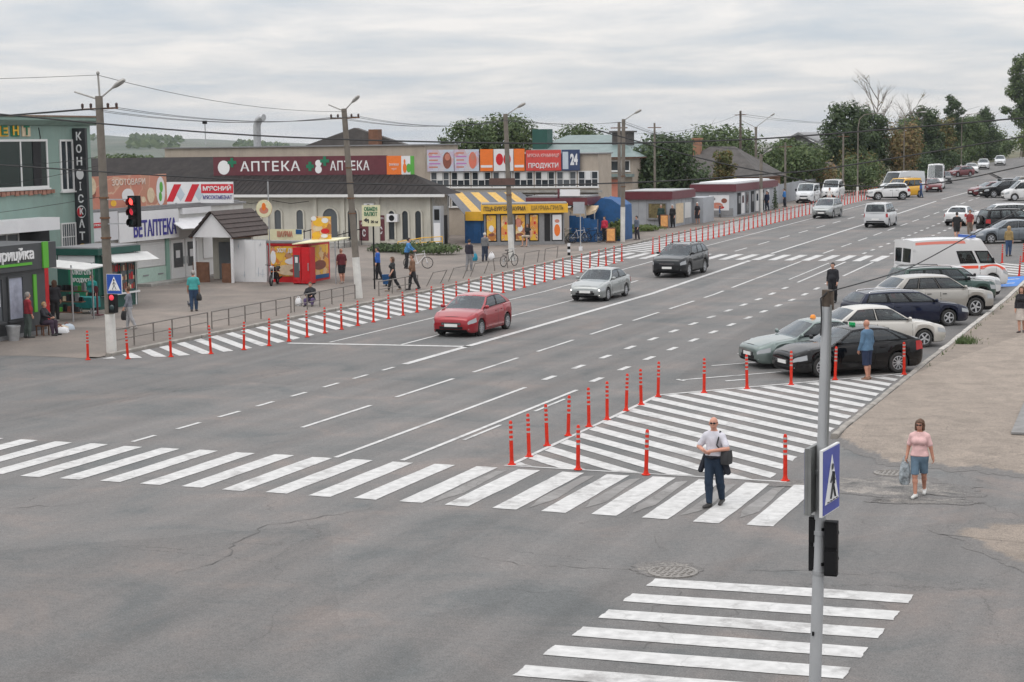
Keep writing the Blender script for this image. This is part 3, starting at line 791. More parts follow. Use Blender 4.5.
# ------------------------------------------------------------------ bollards
M_RED = mat('bollard_red', (0.58, 0.026, 0.010), 0.6, var=0.2, scale=9, dirt=0.3, spec=.25)
M_BAND = mat('reflective_band', (0.33, 0.31, 0.30), 0.5, var=0.1)
M_RUBBER = mat('black_rubber', (0.02, 0.02, 0.02), 0.8)
mb = MB(); mb.lathe([(0.095, 0), (0.095, 0.018), (0.062, 0.028), (0.052, 0.07), (0.046, 0.09)], 12); ME_BB = mb.mesh('base', M_RED, 40)
mb = MB(); mb.lathe([(0.044, 0.08), (0.044, 0.50), (0.041, 0.94), (0.034, 0.985), (0.016, 1.0)], 12); ME_BP = mb.mesh('post', M_RED, 40)
ME_BN = []
for z in (0.558, 0.668, 0.778, 0.888):
    mb = MB(); mb.lathe([(0.040, z), (0.0450, z), (0.0450, z+0.045), (0.038, z+0.045)], 12); ME_BN.append(mb.mesh('reflective_band', M_BAND, 40))
def bollard(x, y, label, group, seed, off=0.0):
    r = random.Random(seed)
    t = thing('bollard', label, 'bollard', (x, y, zp(y)+0.008+off), r.uniform(0, 6), group)
    t.rotation_euler.x = r.gauss(0, 0.024); t.rotation_euler.y = r.gauss(0, 0.024)
    link_mesh('base', ME_BB, t); link_mesh('post', ME_BP, t)
    for m in ME_BN: link_mesh('reflective_band', m, t)
    return t
row = [(-35.6, 50.55), (-34.4, 51.16), (-33.26, 52.06), (-32.36, 53.2), (-31.84, 54.57), (-31.58, 55.91)]
y = 57.4
while y < 98: row.append((-31.58-0.003*(y-57), y)); y += 1.43
for i, (x, y) in enumerate(row):
    bollard(x, y, 'red bollard, '+ordinal(i+1)+' from the corner pole in the market row', 'bollards along the market side', 1000+i)
y = 103.2; i = 0
while y < 186:
    bollard(-31.6-0.004*(y-103), y, 'red bollard, '+ordinal(i+1)+' beyond the far zebra in the uphill row', 'bollards along the uphill kerb', 2000+i); y += 1.43; i += 1
isl = [(-14.48, 36.45), (-14.47, 37.51), (-14.59, 39.02), (-14.6, 40.53), (-14.56, 41.98), (-14.48, 43.19), (-14.48, 44.8), (-14.42, 45.95), (-14.42, 47.54)]
for i, (x, y) in enumerate(isl):
    bollard(x, y, 'red bollard, '+ordinal(i+1)+' from the zebra on the lane side of the hatched island', 'bollards round the hatched island', 3000+i)
for i, (x, y) in enumerate([(-12.86, 36.32), (-11.26, 36.2), (-8.26, 36.44)]):
    bollard(x, y, 'red bollard with pale bands by the zebra stripes, '+['nearest the lane corner', 'between the corner and the walking man', 'behind the sign pole, nearest the footway'][i], 'bollards round the hatched island', 3100+i)
for i, (x, y) in enumerate([(-13.39, 48.66), (-12.42, 49.8), (-11.39, 50.97), (-10.38, 52.4), (-8.62, 54.15)]):
    bollard(x, y, 'red bollard on the slanted island edge before the parked cars, '+ordinal(i+1)+' from the lane', 'bollards round the hatched island', 3200+i)
for i, (x, y) in enumerate([(-8.98, 91.89), (-10.63, 99.5), (-9.6, 100.3), (-8.8, 99.4), (-10.6, 92.6)]):
    bollard(x, y, 'red bollard by the blue parking bay, '+['nearest the kerb', 'farthest from the kerb by the zebra', 'second by the zebra', 'at the zebra end beside the kerb', 'beside the ambulance'][i], 'bollards by the blue bay', 3300+i)

# ------------------------------------------------------------------ pedestrian railing
M_RAIL = mat('railing_steel', (0.19, 0.17, 0.155), 0.6, metal=0.3, var=0.3, scale=12, dirt=0.5)
def railing(x0, y0, x1, y1, n, label, lean=0.0, mid=True):
    t = thing('railing', label, 'railing', (x0, y0, zp(y0)+0.08), 0, 'railings along the market pavement')
    z1 = zp(y1)-zp(y0); dx, dy = x1-x0, y1-y0; h = 0.68
    for i in range(n):
        f = i/(n-1); mb = MB(); mb.tube([(dx*f, dy*f, z1*f-0.05), (dx*f+lean*h, dy*f+lean*0.7*h, z1*f+h)], 0.028, 6); mb.build('post', M_RAIL, t, 40)
    mb = MB(); mb.tube([(lean*h, lean*.7*h, h), (dx+lean*h, dy+lean*.7*h, z1+h)], 0.024, 6); mb.build('top_rail', M_RAIL, t, 40)
    if mid:
        mb = MB(); mb.tube([(lean*h*.45, lean*.3*h, h*0.45), (dx+lean*h*.45, dy+lean*.3*h, z1+h*0.45)], 0.018, 6); mb.build('mid_rail', M_RAIL, t, 40)
railing(-36.2, 53.0, -36.35, 59.6, 6, 'grey tube railing beside the corner pole with the zebra sign')
railing(-36.35, 59.9, -36.5, 66.6, 6, 'grey tube railing second along from the corner pole')
railing(-36.5, 66.9, -36.75, 73.2, 6, 'grey tube railing ending at the second lamp pole')
railing(-36.4, 75.0, -36.4, 79.4, 4, 'short grey railing just beyond the second lamp pole')
railing(-36.5, 80.6, -36.45, 82.2, 2, 'bent railing frame before the plant bed', 0.45, False)
railing(-36.45, 83.2, -36.4, 85.0, 2, 'tilted railing frame left of the bicycle', 0.4, False)
railing(-36.4, 86.0, -36.35, 87.8, 2, 'tilted railing frame nearest the couple with bags', 0.35, False)
railing(-36.35, 89.4, -36.3, 91.2, 2, 'railing frame next to the parked bicycle', -0.1, False)
railing(-36.25, 93.4, -36.15, 95.4, 2, 'low railing frame right of the third lamp pole', 0.15, False)
railing(-36.1, 96.4, -36.05, 98.4, 2, 'last low railing frame before the far zebra', 0.1, False)

# ------------------------------------------------------------------ far hills
M_HILL = ground_mat('far_fields', [(0.05, 0.07, 0.05), (0.08, 0.095, 0.07), (0.11, 0.115, 0.09), (0.045, 0.065, 0.045)], scale=0.006, crack=0, speck=0.15)
mb = MB(); rows = []
for j, d in enumerate([1300, 1600, 2000, 2500, 3000, 3600]):
    rw = []
    for i in range(-40, 36):
        az = math.radians(i*0.7-42); f_ = min(1, max(0, (math.degrees(-az)-21.5)/14.0)); f_ = f_*f_*(3-2*f_)
        hh = -8+[2, 14, 22, 29, 35, 31][j]*f_+(1.6*math.sin(i*0.5+j)+0.9*math.sin(i*1.3+1.7*j))*(j/3.0)*f_
        rw.append((math.sin(az)*d, math.cos(az)*d, hh))
    rows.append(rw)
mb.grid(rows)
tag(mb.build('hills', M_HILL, smooth=80, fix=False), kind='structure')
# ------------------------------------------------------------------ vehicles
M_GLASS = clear_glass('car_glass', (0.30, 0.34, 0.34))
M_GLASS_L = clear_glass('windscreen_glass', (0.62, 0.68, 0.68))
M_SEAT = mat('car_upholstery', (0.05, 0.05, 0.053), .9, var=.15, scale=9)
M_DARK = mat('dark_plastic', (0.009, 0.009, 0.010), 0.6, spec=.2)
M_TYRE = mat('tyre_rubber', (0.028, 0.027, 0.026), 0.85, var=0.2, scale=8)
M_RIM = mat('alloy_rim', (0.52, 0.53, 0.55), 0.35, metal=0.6, var=0.1)
M_RIM_D = mat('dark_rim', (0.10, 0.10, 0.11), 0.4, metal=0.5)
M_LENS = glass_mat('headlight_lens', (0.34, 0.355, 0.37), 0.06)
M_TAIL = glass_mat('tail_lens', (0.36, 0.012, 0.012), 0.12)
M_ORANGE = glass_mat('indicator_lens', (0.75, 0.25, 0.02), 0.15)
M_PLATE = mat('number_plate', (0.72, 0.72, 0.70), 0.5)
M_CHROME = mat('chrome', (0.6, 0.6, 0.62), 0.2, metal=0.9)
M_LAMPON = emit_mat('lit_headlamp', (1.0, 0.97, 0.9), 1.6)

WHEELS = {}
def wheel_mesh(r, style):
    k = (round(r, 2), style)
    if k in WHEELS: return WHEELS[k]
    X = Matrix.Rotation(-PI/2, 3, 'X')         # local z of the lathe -> y axle
    mb = MB(); w = 0.105
    mb.lathe([(r*0.66, -w*.9), (r*0.9, -w), (r*0.985, -w*.8), (r, -w*.4), (r, w*.4), (r*0.985, w*.8), (r*0.9, w), (r*0.66, w*.9)], 28, M=X, cap=False)
    ty = mb.mesh('tyre', M_TYRE, 40)
    mb = MB()
    mb.lathe([(r*0.66, -w*.85), (r*0.68, w*.88), (r*0.60, w*.92), (r*0.585, w*.5)], 28, M=X, cap=False)
    mb.lathe([(r*0.585, w*.42), (0.001, w*.42)], 28, mi=1, M=X)
    n = {'five': 5, 'ten': 10, 'cover': 9, 'steel': 0}[style]
    if n:
        for i in range(n):
            a = 2*PI*i/n; mm = Matrix.Rotation(a, 3, 'Y')
            wd = r*{5: 0.17, 10: 0.085, 9: 0.13}[n]
            mb.obox(mm @ Vector((r*0.36, w*.72, 0)), r*0.52, 0.03, wd, mm)
    else:
        mb.lathe([(r*0.57, w*.5), (r*0.4, w*.66), (r*0.2, w*.6), (0.001, w*.62)], 20, M=X)
    mb.lathe([(r*0.16, w*.5), (r*0.15, w*.86), (0.001, w*.9)], 12, M=X)
    ri = mb.mesh('rim', [M_RIM, M_RIM_D], 40)
    WHEELS[k] = (ty, ri)
    return WHEELS[k]

PROF_F = [0, .06, .2, .4, .64, .69, .93, 1.0]
PROF_Y = [.93, .975, .988, .997, 1.0, .985, .955, .905]
BASE = dict(L=4.3, W=1.75, H=1.46, fo=.86, wb=2.6, wr=.31, gc=.17, nose=.72, hood=.93, belt=1.0, tail=.98, cowl=1.2, rf=1.98, rr=3.5, rb=4.05, roof=.67, front=.76, rear=.86,
            win=[(.05, .45), (.485, .80), (.83, .94)], doors=None, crown=.05, clad=False, rails=False, rim='five', glass_v=(.10, .86), rearglass=True)
SPEC = {
 'hatch': dict(L=4.3, W=1.78, H=1.49, fo=.88, wb=2.65, nose=.76, hood=.97, belt=1.06, tail=1.02, cowl=1.10, rf=1.98, rr=3.62, rb=4.10),
 'sedan': dict(L=4.3, W=1.69, H=1.43, fo=.84, wb=2.52, wr=.295, nose=.70, hood=.90, belt=.96, tail=.96, cowl=1.28, rf=2.02, rr=3.12, rb=3.66, win=[(.05, .49), (.53, .93)], rim='cover'),
 'sedan_l': dict(L=4.6, W=1.76, H=1.48, fo=.9, wb=2.68, wr=.31, nose=.72, hood=.93, belt=1.02, tail=1.02, cowl=1.30, rf=2.08, rr=3.3, rb=3.92, win=[(.05, .49), (.53, .93)]),
 'liftback': dict(L=4.57, W=1.77, H=1.46, fo=.92, wb=2.60, wr=.32, nose=.74, hood=.95, belt=1.03, tail=1.03, cowl=1.28, rf=2.06, rr=3.25, rb=4.18, win=[(.05, .46), (.495, .82), (.845, .93)], rim='ten'),
 'wagon': dict(L=4.7, W=1.77, H=1.47, fo=.95, wb=2.68, wr=.32, nose=.72, hood=.93, belt=1.0, tail=.98, cowl=1.3, rf=2.06, rr=4.28, rb=4.6, win=[(.04, .34), (.365, .63), (.655, .93)], rails=True),
 'suv': dict(L=4.65, W=1.87, H=1.68, fo=.92, wb=2.70, wr=.37, gc=.22, nose=.96, hood=1.10, belt=1.17, tail=1.12, cowl=1.2, rf=2.02, rr=4.1, rb=4.5, win=[(.04, .37), (.40, .68), (.71, .90)], clad=True, rails=True, roof=.68),
 'jeep': dict(L=4.5, W=1.8, H=1.78, fo=.8, wb=2.65, wr=.37, gc=.25, nose=1.0, hood=1.10, belt=1.12, tail=1.1, cowl=1.25, rf=1.85, rr=4.2, rb=4.44, win=[(.04, .36), (.39, .66), (.69, .94)], clad=True, rails=True, roof=.74),
 'caddy': dict(L=4.4, W=1.8, H=1.83, fo=.88, wb=2.68, wr=.32, gc=.18, nose=.86, hood=1.07, belt=1.1, tail=1.08, cowl=.95, rf=1.80, rr=4.28, rb=4.37, win=[(.03, .33), (.36, .62), (.66, .94)], roof=.76, crown=.04, rim='steel'),
 'mpv': dict(L=4.25, W=1.7, H=1.62, fo=.82, wb=2.6, nose=.80, hood=1.0, belt=1.05, tail=1.03, cowl=.95, rf=1.85, rr=3.85, rb=4.18, win=[(.04, .40), (.43, .72), (.75, .93)], roof=.70),
 'van': dict(L=5.3, W=1.98, H=2.5, fo=.95, wb=3.2, wr=.35, gc=.2, nose=.95, hood=1.2, belt=1.25, tail=1.25, cowl=.72, rf=1.55, rr=5.22, rb=5.28, win=[(.03, .19), (.25, .43)], roof=.82, crown=.06, rim='steel', front=.72, rear=.93, glass_v=(.06, .50)),
 'minibus': dict(L=4.9, W=1.9, H=2.0, fo=.9, wb=3.0, wr=.33, gc=.19, nose=.9, hood=1.12, belt=1.15, tail=1.15, cowl=.75, rf=1.6, rr=4.8, rb=4.87, win=[(.03, .24), (.28, .58), (.62, .94)], roof=.80, crown=.05, rim='steel', front=.72, rear=.92, glass_v=(.08, .72)),
}
def vehicle(name, label, cat, kind, loc, heading, paint, group=None, plate=True, lit=False, extra=None, seams=True, glass=None, rim=None, **over):
    P = dict(BASE); P.update(SPEC[kind]); P.update(over)
    L, Wd, H = P['L'], P['W'], P['H']
    t = thing(name, label, cat, loc, heading, group)
    hw = Wd/2
    ax = [P['fo'], P['fo']+P['wb']]
    Ra = P['wr']+0.055
    tops = [(0, P['nose']-.16), (.035, P['nose']-.07), (.13, P['nose']-.005), (.4*P['cowl']+.1, P['nose']+.55*(P['hood']-P['nose'])+.015), (P['cowl'], P['hood']),
            (P['rb'], P['belt']), (max(P['rb']+.01, L-.12), P['tail']), (L-.03, P['tail']-.05), (L, P['tail']-.13)]
    tx = [a for a, b in tops]; tz = [b for a, b in tops]
    bots = [(0, P['gc']+.14), (.05, P['gc']+.05), (.18, P['gc']), (L-.25, P['gc']+.02), (L-.05, P['gc']+.10), (L, P['gc']+.2)]
    bx = [a for a, b in bots]; bz = [b for a, b in bots]
    def zt(s): return float(np.interp(s, tx, tz))
    def zb(s, arch=True):
        z = float(np.interp(s, bx, bz))
        if arch:
            for a in ax:
                d = abs(s-a)
                if d < Ra: z = max(z, P['wr']*0.98+math.sqrt(Ra*Ra-d*d))
        return z
    def hwid(s):
        k = 1.0
        u = min(1, s/.62); k *= 1-(1-u)**2.5*(1-P['front'])
        u = min(1, (L-s)/.4); k *= 1-(1-u)**2.5*(1-P['rear'])
        return hw*k
    def lower(s, f, side=1, arch=True):
        z0, z1 = zb(s, arch), zt(s)
        return Vector((L/2-s, side*hwid(s)*float(np.interp(f, PROF_F, PROF_Y)), z0+f*(z1-z0)))
    st = set(np.round(np.concatenate([[0, .015, .035, .06, .10, .15, .22, .3, .4], np.arange(.5, L-.45, .13), [L-.4, L-.3, L-.2, L-.13, L-.08, L-.045, L-.02, L]]), 4))
    for a in ax:
        for q in np.linspace(-1, 1, 15): st.add(round(a+Ra*math.sin(q*PI/2)*0.9999, 4))
        st.add(round(a-Ra-.004, 4)); st.add(round(a+Ra+.004, 4))
    st = sorted(st); st = [s for i, s in enumerate(st) if i == 0 or s-st[i-1] > 0.003]
    mb = MB(); rings = []
    for s in st:
        w = hwid(s); half = [(0, zb(s)), (w*.7, zb(s))]+[tuple(lower(s, f)[1:]) for f in PROF_F]
        z1 = zt(s); yb = half[-1][0]
        half += [(yb*.82, z1+.014), (yb*.5, z1+.03), (0, z1+.036)]
        ring = [(L/2-s, y, z) for y, z in half]+[(L/2-s, -y, z) for y, z in half[-2:0:-1]]
        rings.append(ring)
    n = len(rings[0]); nh = len(half)
    o0 = len(mb.v)
    for r in rings: mb.v.extend(r)
    for i in range(len(rings)-1):
        for k in range(n):
            k2 = (k+1) % n
            kk = k if k < nh-1 else n-1-k
            mi = 1 if kk in (0, 1) or (P['clad'] and kk in (2, 3)) or (kk >= nh-4 and P['cowl']+.02 < st[i] and st[i+1] < P['rb']-.02) else 0
            mb.f.append((o0+i*n+k, o0+i*n+k2, o0+(i+1)*n+k2, o0+(i+1)*n+k)); mb.m.append(mi)
    mb.f.append(tuple(o0+k for k in range(n-1, -1, -1))); mb.m.append(0)
    mb.f.append(tuple(o0+(len(rings)-1)*n+k for k in range(n))); mb.m.append(0)
    # greenhouse
    base_w, roof_w = hw*.893, hw*P['roof']
    co, rf, rr, rb = P['cowl'], P['rf'], P['rr'], P['rb']
    def gw(v): return base_w+(roof_w-base_w)*v**1.25+.025*math.sin(PI*v)
    def sF(v): return co+(rf-co)*v
    def sR(v): return rb+(rr-rb)*v**1.15
    mid, halfl = (rf+rr)/2, max(.3, (rr-rf)/2)
    def zr(s): return H-P['crown']-.045*((s-mid)/halfl)**2
    def zg(t_, v):
        a = zt(co+(rb-co)*t_)-.012; b = zr(rf+(rr-rf)*t_)
        return a+(b-a)*v
    def side_pt(t_, v, sd=1):
        s = sF(v)+(sR(v)-sF(v))*t_
        return Vector((L/2-s, sd*gw(v), zg(t_, v)))
    def front_pt(y, v):
        return Vector((L/2-(sF(v)-.11*(1-y*y)*(1-.5*v)), y*gw(v), zg(0, v)+P['crown']*.8*(1-y*y)*v))
    def rear_pt(y, v):
        return Vector((L/2-(sR(v)+.07*(1-y*y)*(1-.5*v)), y*gw(v), zg(1, v)+P['crown']*.8*(1-y*y)*v))
    def roof_pt(t_, y):
        a, b = front_pt(y, 1), rear_pt(y, 1)
        p = a.lerp(b, t_); p.z = zr(rf+(rr-rf)*t_)+P['crown']*(1-y*y)*(.8+.2*math.sin(PI*t_)); return p
    def holed(fn, us, vs_, holes):
        """panel with window openings left out"""
        us = sorted(set(round(u, 5) for u in us+[q for h_ in holes for q in h_[:2]])); vs_ = sorted(set(round(v, 5) for v in vs_+[q for h_ in holes for q in h_[2:]]))
        o_ = len(mb.v); nv = len(vs_)
        for u in us:
            for v in vs_: mb.v.append(tuple(fn(u, v)))
        for i in range(len(us)-1):
            for j in range(nv-1):
                cu_, cv_ = (us[i]+us[i+1])/2, (vs_[j]+vs_[j+1])/2
                if any(h_[0] < cu_ < h_[1] and h_[2] < cv_ < h_[3] for h_ in holes): continue
                mb.f.append((o_+i*nv+j, o_+i*nv+j+1, o_+(i+1)*nv+j+1, o_+(i+1)*nv+j)); mb.m.append(0)
    vv = [0, .2, .4, .6, .8, .93, 1.0]; g0, g1 = P['glass_v']
    for sd in (1, -1): holed(lambda u, v: side_pt(u, v, sd), [a/10 for a in range(11)], vv, [(a+.006, b-.006, g0+.01, g1-.01) for a, b in P['win']])
    holed(front_pt, [-1+a/4 for a in range(9)], vv, [(-.92, .92, .06, .92)])
    rh = [] if not P['rearglass'] else ([(-.81, -.07, .11, .65), (.07, .81, .11, .65)] if kind == 'van' else [(-.85, .85, .11, .87)])
    holed(rear_pt, [-1+a/4 for a in range(9)], vv, rh)
    mb.grid([[roof_pt(a/10, -1+b/5) for b in range(11)] for a in range(11)])
    me = mb.mesh('body', [paint, M_DARK], 35)
    bm = bmesh.new(); bm.from_mesh(me); bmesh.ops.remove_doubles(bm, verts=bm.verts, dist=0.002); bmesh.ops.recalc_face_normals(bm, faces=bm.faces); bm.to_mesh(me); bm.free()
    me.set_sharp_from_angle(angle=math.radians(38))
    link_mesh('body', me, t)
    ctr = Vector((0, 0, .75))
    def skin(fn, u0, u1, v0, v1, nu, nv, off, ref=None):
        """sheet lifted off a body surface along its normal"""
        g = []
        for i in range(nu+1):
            r = []
            for j in range(nv+1):
                u, v = u0+(u1-u0)*i/nu, v0+(v1-v0)*j/nv
                p = fn(u, v); e = 1e-3
                nr = (fn(u+e, v)-fn(u-e, v)).cross(fn(u, v+e)-fn(u, v-e))
                if nr.length < 1e-12: nr = p-ctr
                nr.normalize()
                rd = ref if ref is not None else Vector((0, p.y, 0))
                if nr.dot(rd) < 0: nr = -nr
                r.append(p+nr*off)
            g.append(r)
        return g
    gl = glass or M_GLASS
    v0, v1 = P['glass_v']
    mb = MB(); mb.grid(skin(front_pt, -.93, .93, .05, .93, 8, 5, .005, Vector((1, 0, .6)))); mb.build('windshield', M_GLASS_L if glass is None else gl, t, 60, fix=False)
    if P['rearglass']:
        if kind in ('van',):
            for ya, yb_ in ((-.82, -.06), (.06, .82)):
                mb = MB(); mb.grid(skin(rear_pt, ya, yb_, .10, .66, 5, 4, .006, Vector((-1, 0, .3)))); mb.build('rear_window', gl, t, 60, fix=False)
        else:
            mb = MB(); mb.grid(skin(rear_pt, -.86, .86, .10, .88, 8, 5, .005, Vector((-1, 0, .6)))); mb.build('rear_window', gl, t, 60, fix=False)
    for sd in (1, -1):
        for a, b in P['win']:
            mb = MB(); mb.grid(skin(lambda u, v: side_pt(u, v, sd), a, b, v0, v1, 6, 4, .005)); mb.build('side_window', gl, t, 60, fix=False)
        mb = MB()
        for a, b in P['win']:
            f_ = lambda u, v: side_pt(u, v, sd)
            mb.grid(skin(f_, a-.012, a+.008, v0-.035, v1+.03, 1, 4, .007)); mb.grid(skin(f_, b-.008, b+.012, v0-.035, v1+.03, 1, 4, .007)); mb.grid(skin(f_, a, b, v0-.035, v0+.02, 6, 1, .007)); mb.grid(skin(f_, a, b, v1-.02, v1+.03, 6, 1, .007))
        mb.build('window_trim', M_DARK, t, 60, fix=False)
        # doors with their gaps
        if seams:
            dA = co+.06; dM = co+(rb-co)*(P['win'][0][1]+.02)+.02; dB = ax[1]-Ra-.02
            dB2 = min(ax[1]+.08, rb-.1)
            dl = [(dA, dM)]
            if len(P['win']) > 1 and dB-dM > .35: dl.append((dM+.02, dB))
            for q0, q1 in dl:
                mb = MB()
                mb.grid(skin(lambda u, v: lower(u, v, sd), q0-.012, q1+.012, .10, .985, 8, 7, .0025), 1)
                mb.grid(skin(lambda u, v: lower(u, v, sd), q0, q1, .12, .97, 8, 7, .006), 0)
                d = mb.build('door', [paint, M_DARK], t, 60, fix=False)
                hp = lower(q1-.17, .80, sd); mb = MB()
                mb.obox((hp.x, hp.y+sd*.022, hp.z), .17, .03, .028); mb.build('handle', M_DARK if P['clad'] else paint, d)
        # lamps
        mb = MB(); mb.grid(skin(lambda u, v: lower(u, v, sd), .012, .40, .60, .83, 9, 4, .007, Vector((.6, sd, .1)))); h = mb.build('headlight', M_LENS, t, 60, fix=False)
        if lit:
            p = lower(.05, .74, sd); mb = MB(); mb.ball((p.x+.01, p.y*.97, p.z), .03, .06, .045, 8, 6); mb.build('bulb', M_LAMPON, h, 60)
        mb = MB(); mb.grid(skin(lambda u, v: lower(u, v, sd), L-.30, L-.012, .60 if kind != 'van' else .25, .93 if kind != 'van' else .85, 6, 4, .007, Vector((-.6, sd, .1)))); mb.build('tail_light', M_TAIL, t, 60, fix=False)
        # mirror
        mp = side_pt(.045, .10, sd); mb = MB()
        mb.ball((mp.x+.02, mp.y+sd*.12, mp.z+.05), .055, .10, .075 if kind not in ('van', 'minibus') else .14, 10, 6); mb.bar((mp.x, mp.y, mp.z+.02), (mp.x+.01, mp.y+sd*.1, mp.z+.03), .035, mi=1)
        mb.build('mirror', [paint if kind not in ('van', 'minibus', 'jeep') else M_DARK, M_DARK], t, 60)
    fx = L/2
    yw = hwid(0)*.93
    # grille, intake, plates
    nz = P['nose']
    mb = MB(); mb.obox((fx+.002, 0, nz-.245), .025, yw*1.25, .10); [mb.obox((fx+.012, 0, nz-.275+.03*i), .02, yw*1.2, .008, mi=1) for i in range(3)]
    mb.build('grille', [M_DARK, M_CHROME], t)
    mb = MB(); mb.obox((fx-.005, 0, P['gc']+.20), .03, yw*1.5, .10); mb.build('air_intake', M_DARK, t)
    for sd in (1, -1):
        p = lower(.06, .16, sd); mb = MB(); mb.ball((p.x+.012, p.y*.93, p.z+.03), .02, .05, .04, 8, 6); mb.build('fog_light', M_LAMPON if lit else M_LENS, t, 60)
    mb = MB(); mb.obox((fx+.014, 0, P['gc']+.29), .02, .52, .11); mb.build('number_plate', M_PLATE, t)
    mb = MB(); mb.obox((-fx-.008, 0, .62 if kind not in ('suv', 'jeep', 'van') else .85), .02, .52, .11); mb.build('number_plate', M_PLATE, t)
    mb = MB(); mb.obox((-fx+.02, 0, P['gc']+.27), .05, hwid(L)*1.7, .10); mb.build('rear_bumper_trim', M_DARK, t)
    if P['rails']:
        for sd in (1, -1):
            a, b = roof_pt(.10, sd*.88), roof_pt(.93, sd*.88); m_ = roof_pt(.5, sd*.88)
            mb = MB(); mb.tube([a, a+Vector((-.05, 0, .05)), m_+Vector((0, 0, .055)), b+Vector((.05, 0, .05)), b], .016, 6); mb.build('roof_rail', M_CHROME if kind == 'wagon' else M_DARK, t, 40)
    if seams:
        def top_pt(s, y): w_ = hwid(s)*.905; return Vector((L/2-s, y*w_, zt(s)+.036-.036*abs(y)**1.8))
        mb = MB(); mb.grid(skin(top_pt, .10, co-.03, -.86, .86, 10, 10, .0025, Vector((0, 0, 1))), 1); mb.grid(skin(top_pt, .115, co-.045, -.845, .845, 10, 10, .006, Vector((0, 0, 1))), 0); mb.build('hood', [paint, M_DARK], t, 60, fix=False)
        if L-rb > .35:
            mb = MB(); mb.grid(skin(top_pt, rb+.05, L-.06, -.86, .86, 6, 10, .0025, Vector((0, 0, 1))), 1); mb.grid(skin(top_pt, rb+.065, L-.075, -.845, .845, 6, 10, .006, Vector((0, 0, 1))), 0); mb.build('boot_lid', [paint, M_DARK], t, 60, fix=False)
    # cabin
    zb_ = P['hood']+.03
    def seat(name, xs, y0, y1, hr):
        mb = MB(); m_ = (y0+y1)/2
        mb.loft([[(xs+dx+a_, y, z) for a_, y in ((-.06, y0), (.06, y0), (.06, y1), (-.06, y1))] for dx, z in ((.10, zb_-.25), (.02, zb_+.05), (-.06, zb_+.20))], True, True)
        for q in hr: mb.loft([[(xs-.08+a_, m_+q+y*w_, z) for a_, y in ((-.04, -.12), (.04, -.12), (.04, .12), (-.04, .12))] for w_, z in ((.9, zb_+.22), (1.0, zb_+.30), (.8, zb_+.38))], True, True)
        mb.build(name, M_SEAT, t, 50)
    sx = L/2-(co+.42*(min(rb, co+2.6)-co))
    seat('seat', sx, -.62*hw, -.16*hw, (0,)); seat('seat', sx, .16*hw, .62*hw, (0,))
    if kind != 'van' and len(P['win']) > 1: seat('rear_seat', sx-.95, -.66*hw, .66*hw, (-.36*hw, .36*hw))
    mb = MB(); mb.loft([[(L/2-co-d_, y*hw, z) for y, z in ((-.8, zb_-.12), (.8, zb_-.12), (.8, zb_+h_), (-.8, zb_+h_))] for d_, h_ in ((.12, -.02), (.35, .06), (.55, .05), (.62, -.05))], True, True); mb.build('dashboard', M_DARK, t, 50)
    mb = MB(); n_ = 14; mb.tube([(L/2-co-.72+.05*math.sin(2*PI*k/n_), .38*hw+.17*math.cos(2*PI*k/n_), zb_+.03+.15*math.sin(2*PI*k/n_)) for k in range(n_+1)], .016, 5); mb.build('steering_wheel', M_DARK, t, 50)
    ty, ri = wheel_mesh(P['wr'], rim or P['rim'])
    for a in ax:
        for sd in (1, -1):
            w = empty('wheel', (L/2-a, sd*(hw-.115), P['wr'])); w.parent = t
            w.rotation_euler = (0, 0, 0 if sd > 0 else PI)
            link_mesh('tyre', ty, w); link_mesh('rim', ri, w, rot=(0, (a*7.3) % 6.28, 0))
    # dark chassis so that light does not pass under
    mb = MB(); mb.box(-L/2+.3, L/2-.3, -hw*.62, hw*.62, P['gc']+.03, P['gc']+.30); mb.build('chassis', M_DARK, t)
    P.update(roof_pt=roof_pt, lower=lower, side_pt=side_pt, skin=skin, rear_pt=rear_pt, front_pt=front_pt, L=L)
    return t, P

C_RED = car_paint('paint_red', (0.29, 0.014, 0.022), .25)
C_SILVER = car_paint('paint_silver', (0.29, 0.305, 0.30), .5)
C_SILVGREEN = car_paint('paint_silver_green', (0.15, 0.19, 0.18), .5)
C_BLACK = car_paint('paint_black', (0.003, 0.003, 0.004), .0, .25, .6)
C_DKGREY = car_paint('paint_dark_grey', (0.018, 0.02, 0.022), .3, .3, .8)
C_NAVY = car_paint('paint_navy', (0.004, 0.008, 0.028), .2, .3, .7)
C_BEIGE = car_paint('paint_beige', (0.33, 0.315, 0.29), .4)
C_PEARL = car_paint('paint_pearl', (0.50, 0.48, 0.445), .3)
C_DKGREEN = car_paint('paint_dark_green', (0.018, 0.05, 0.042), .4)
C_WHITE = car_paint('paint_white', (0.62, 0.62, 0.62), .0)
C_WHITE2 = car_paint('paint_offwhite', (0.55, 0.56, 0.57), .0)
C_MAROON = car_paint('paint_maroon', (0.12, 0.015, 0.02), .3)
C_YELLOW = car_paint('paint_yellow', (0.72, 0.38, 0.02), .0)
C_GREYB = car_paint('paint_grey_blue', (0.13, 0.15, 0.17), .4)

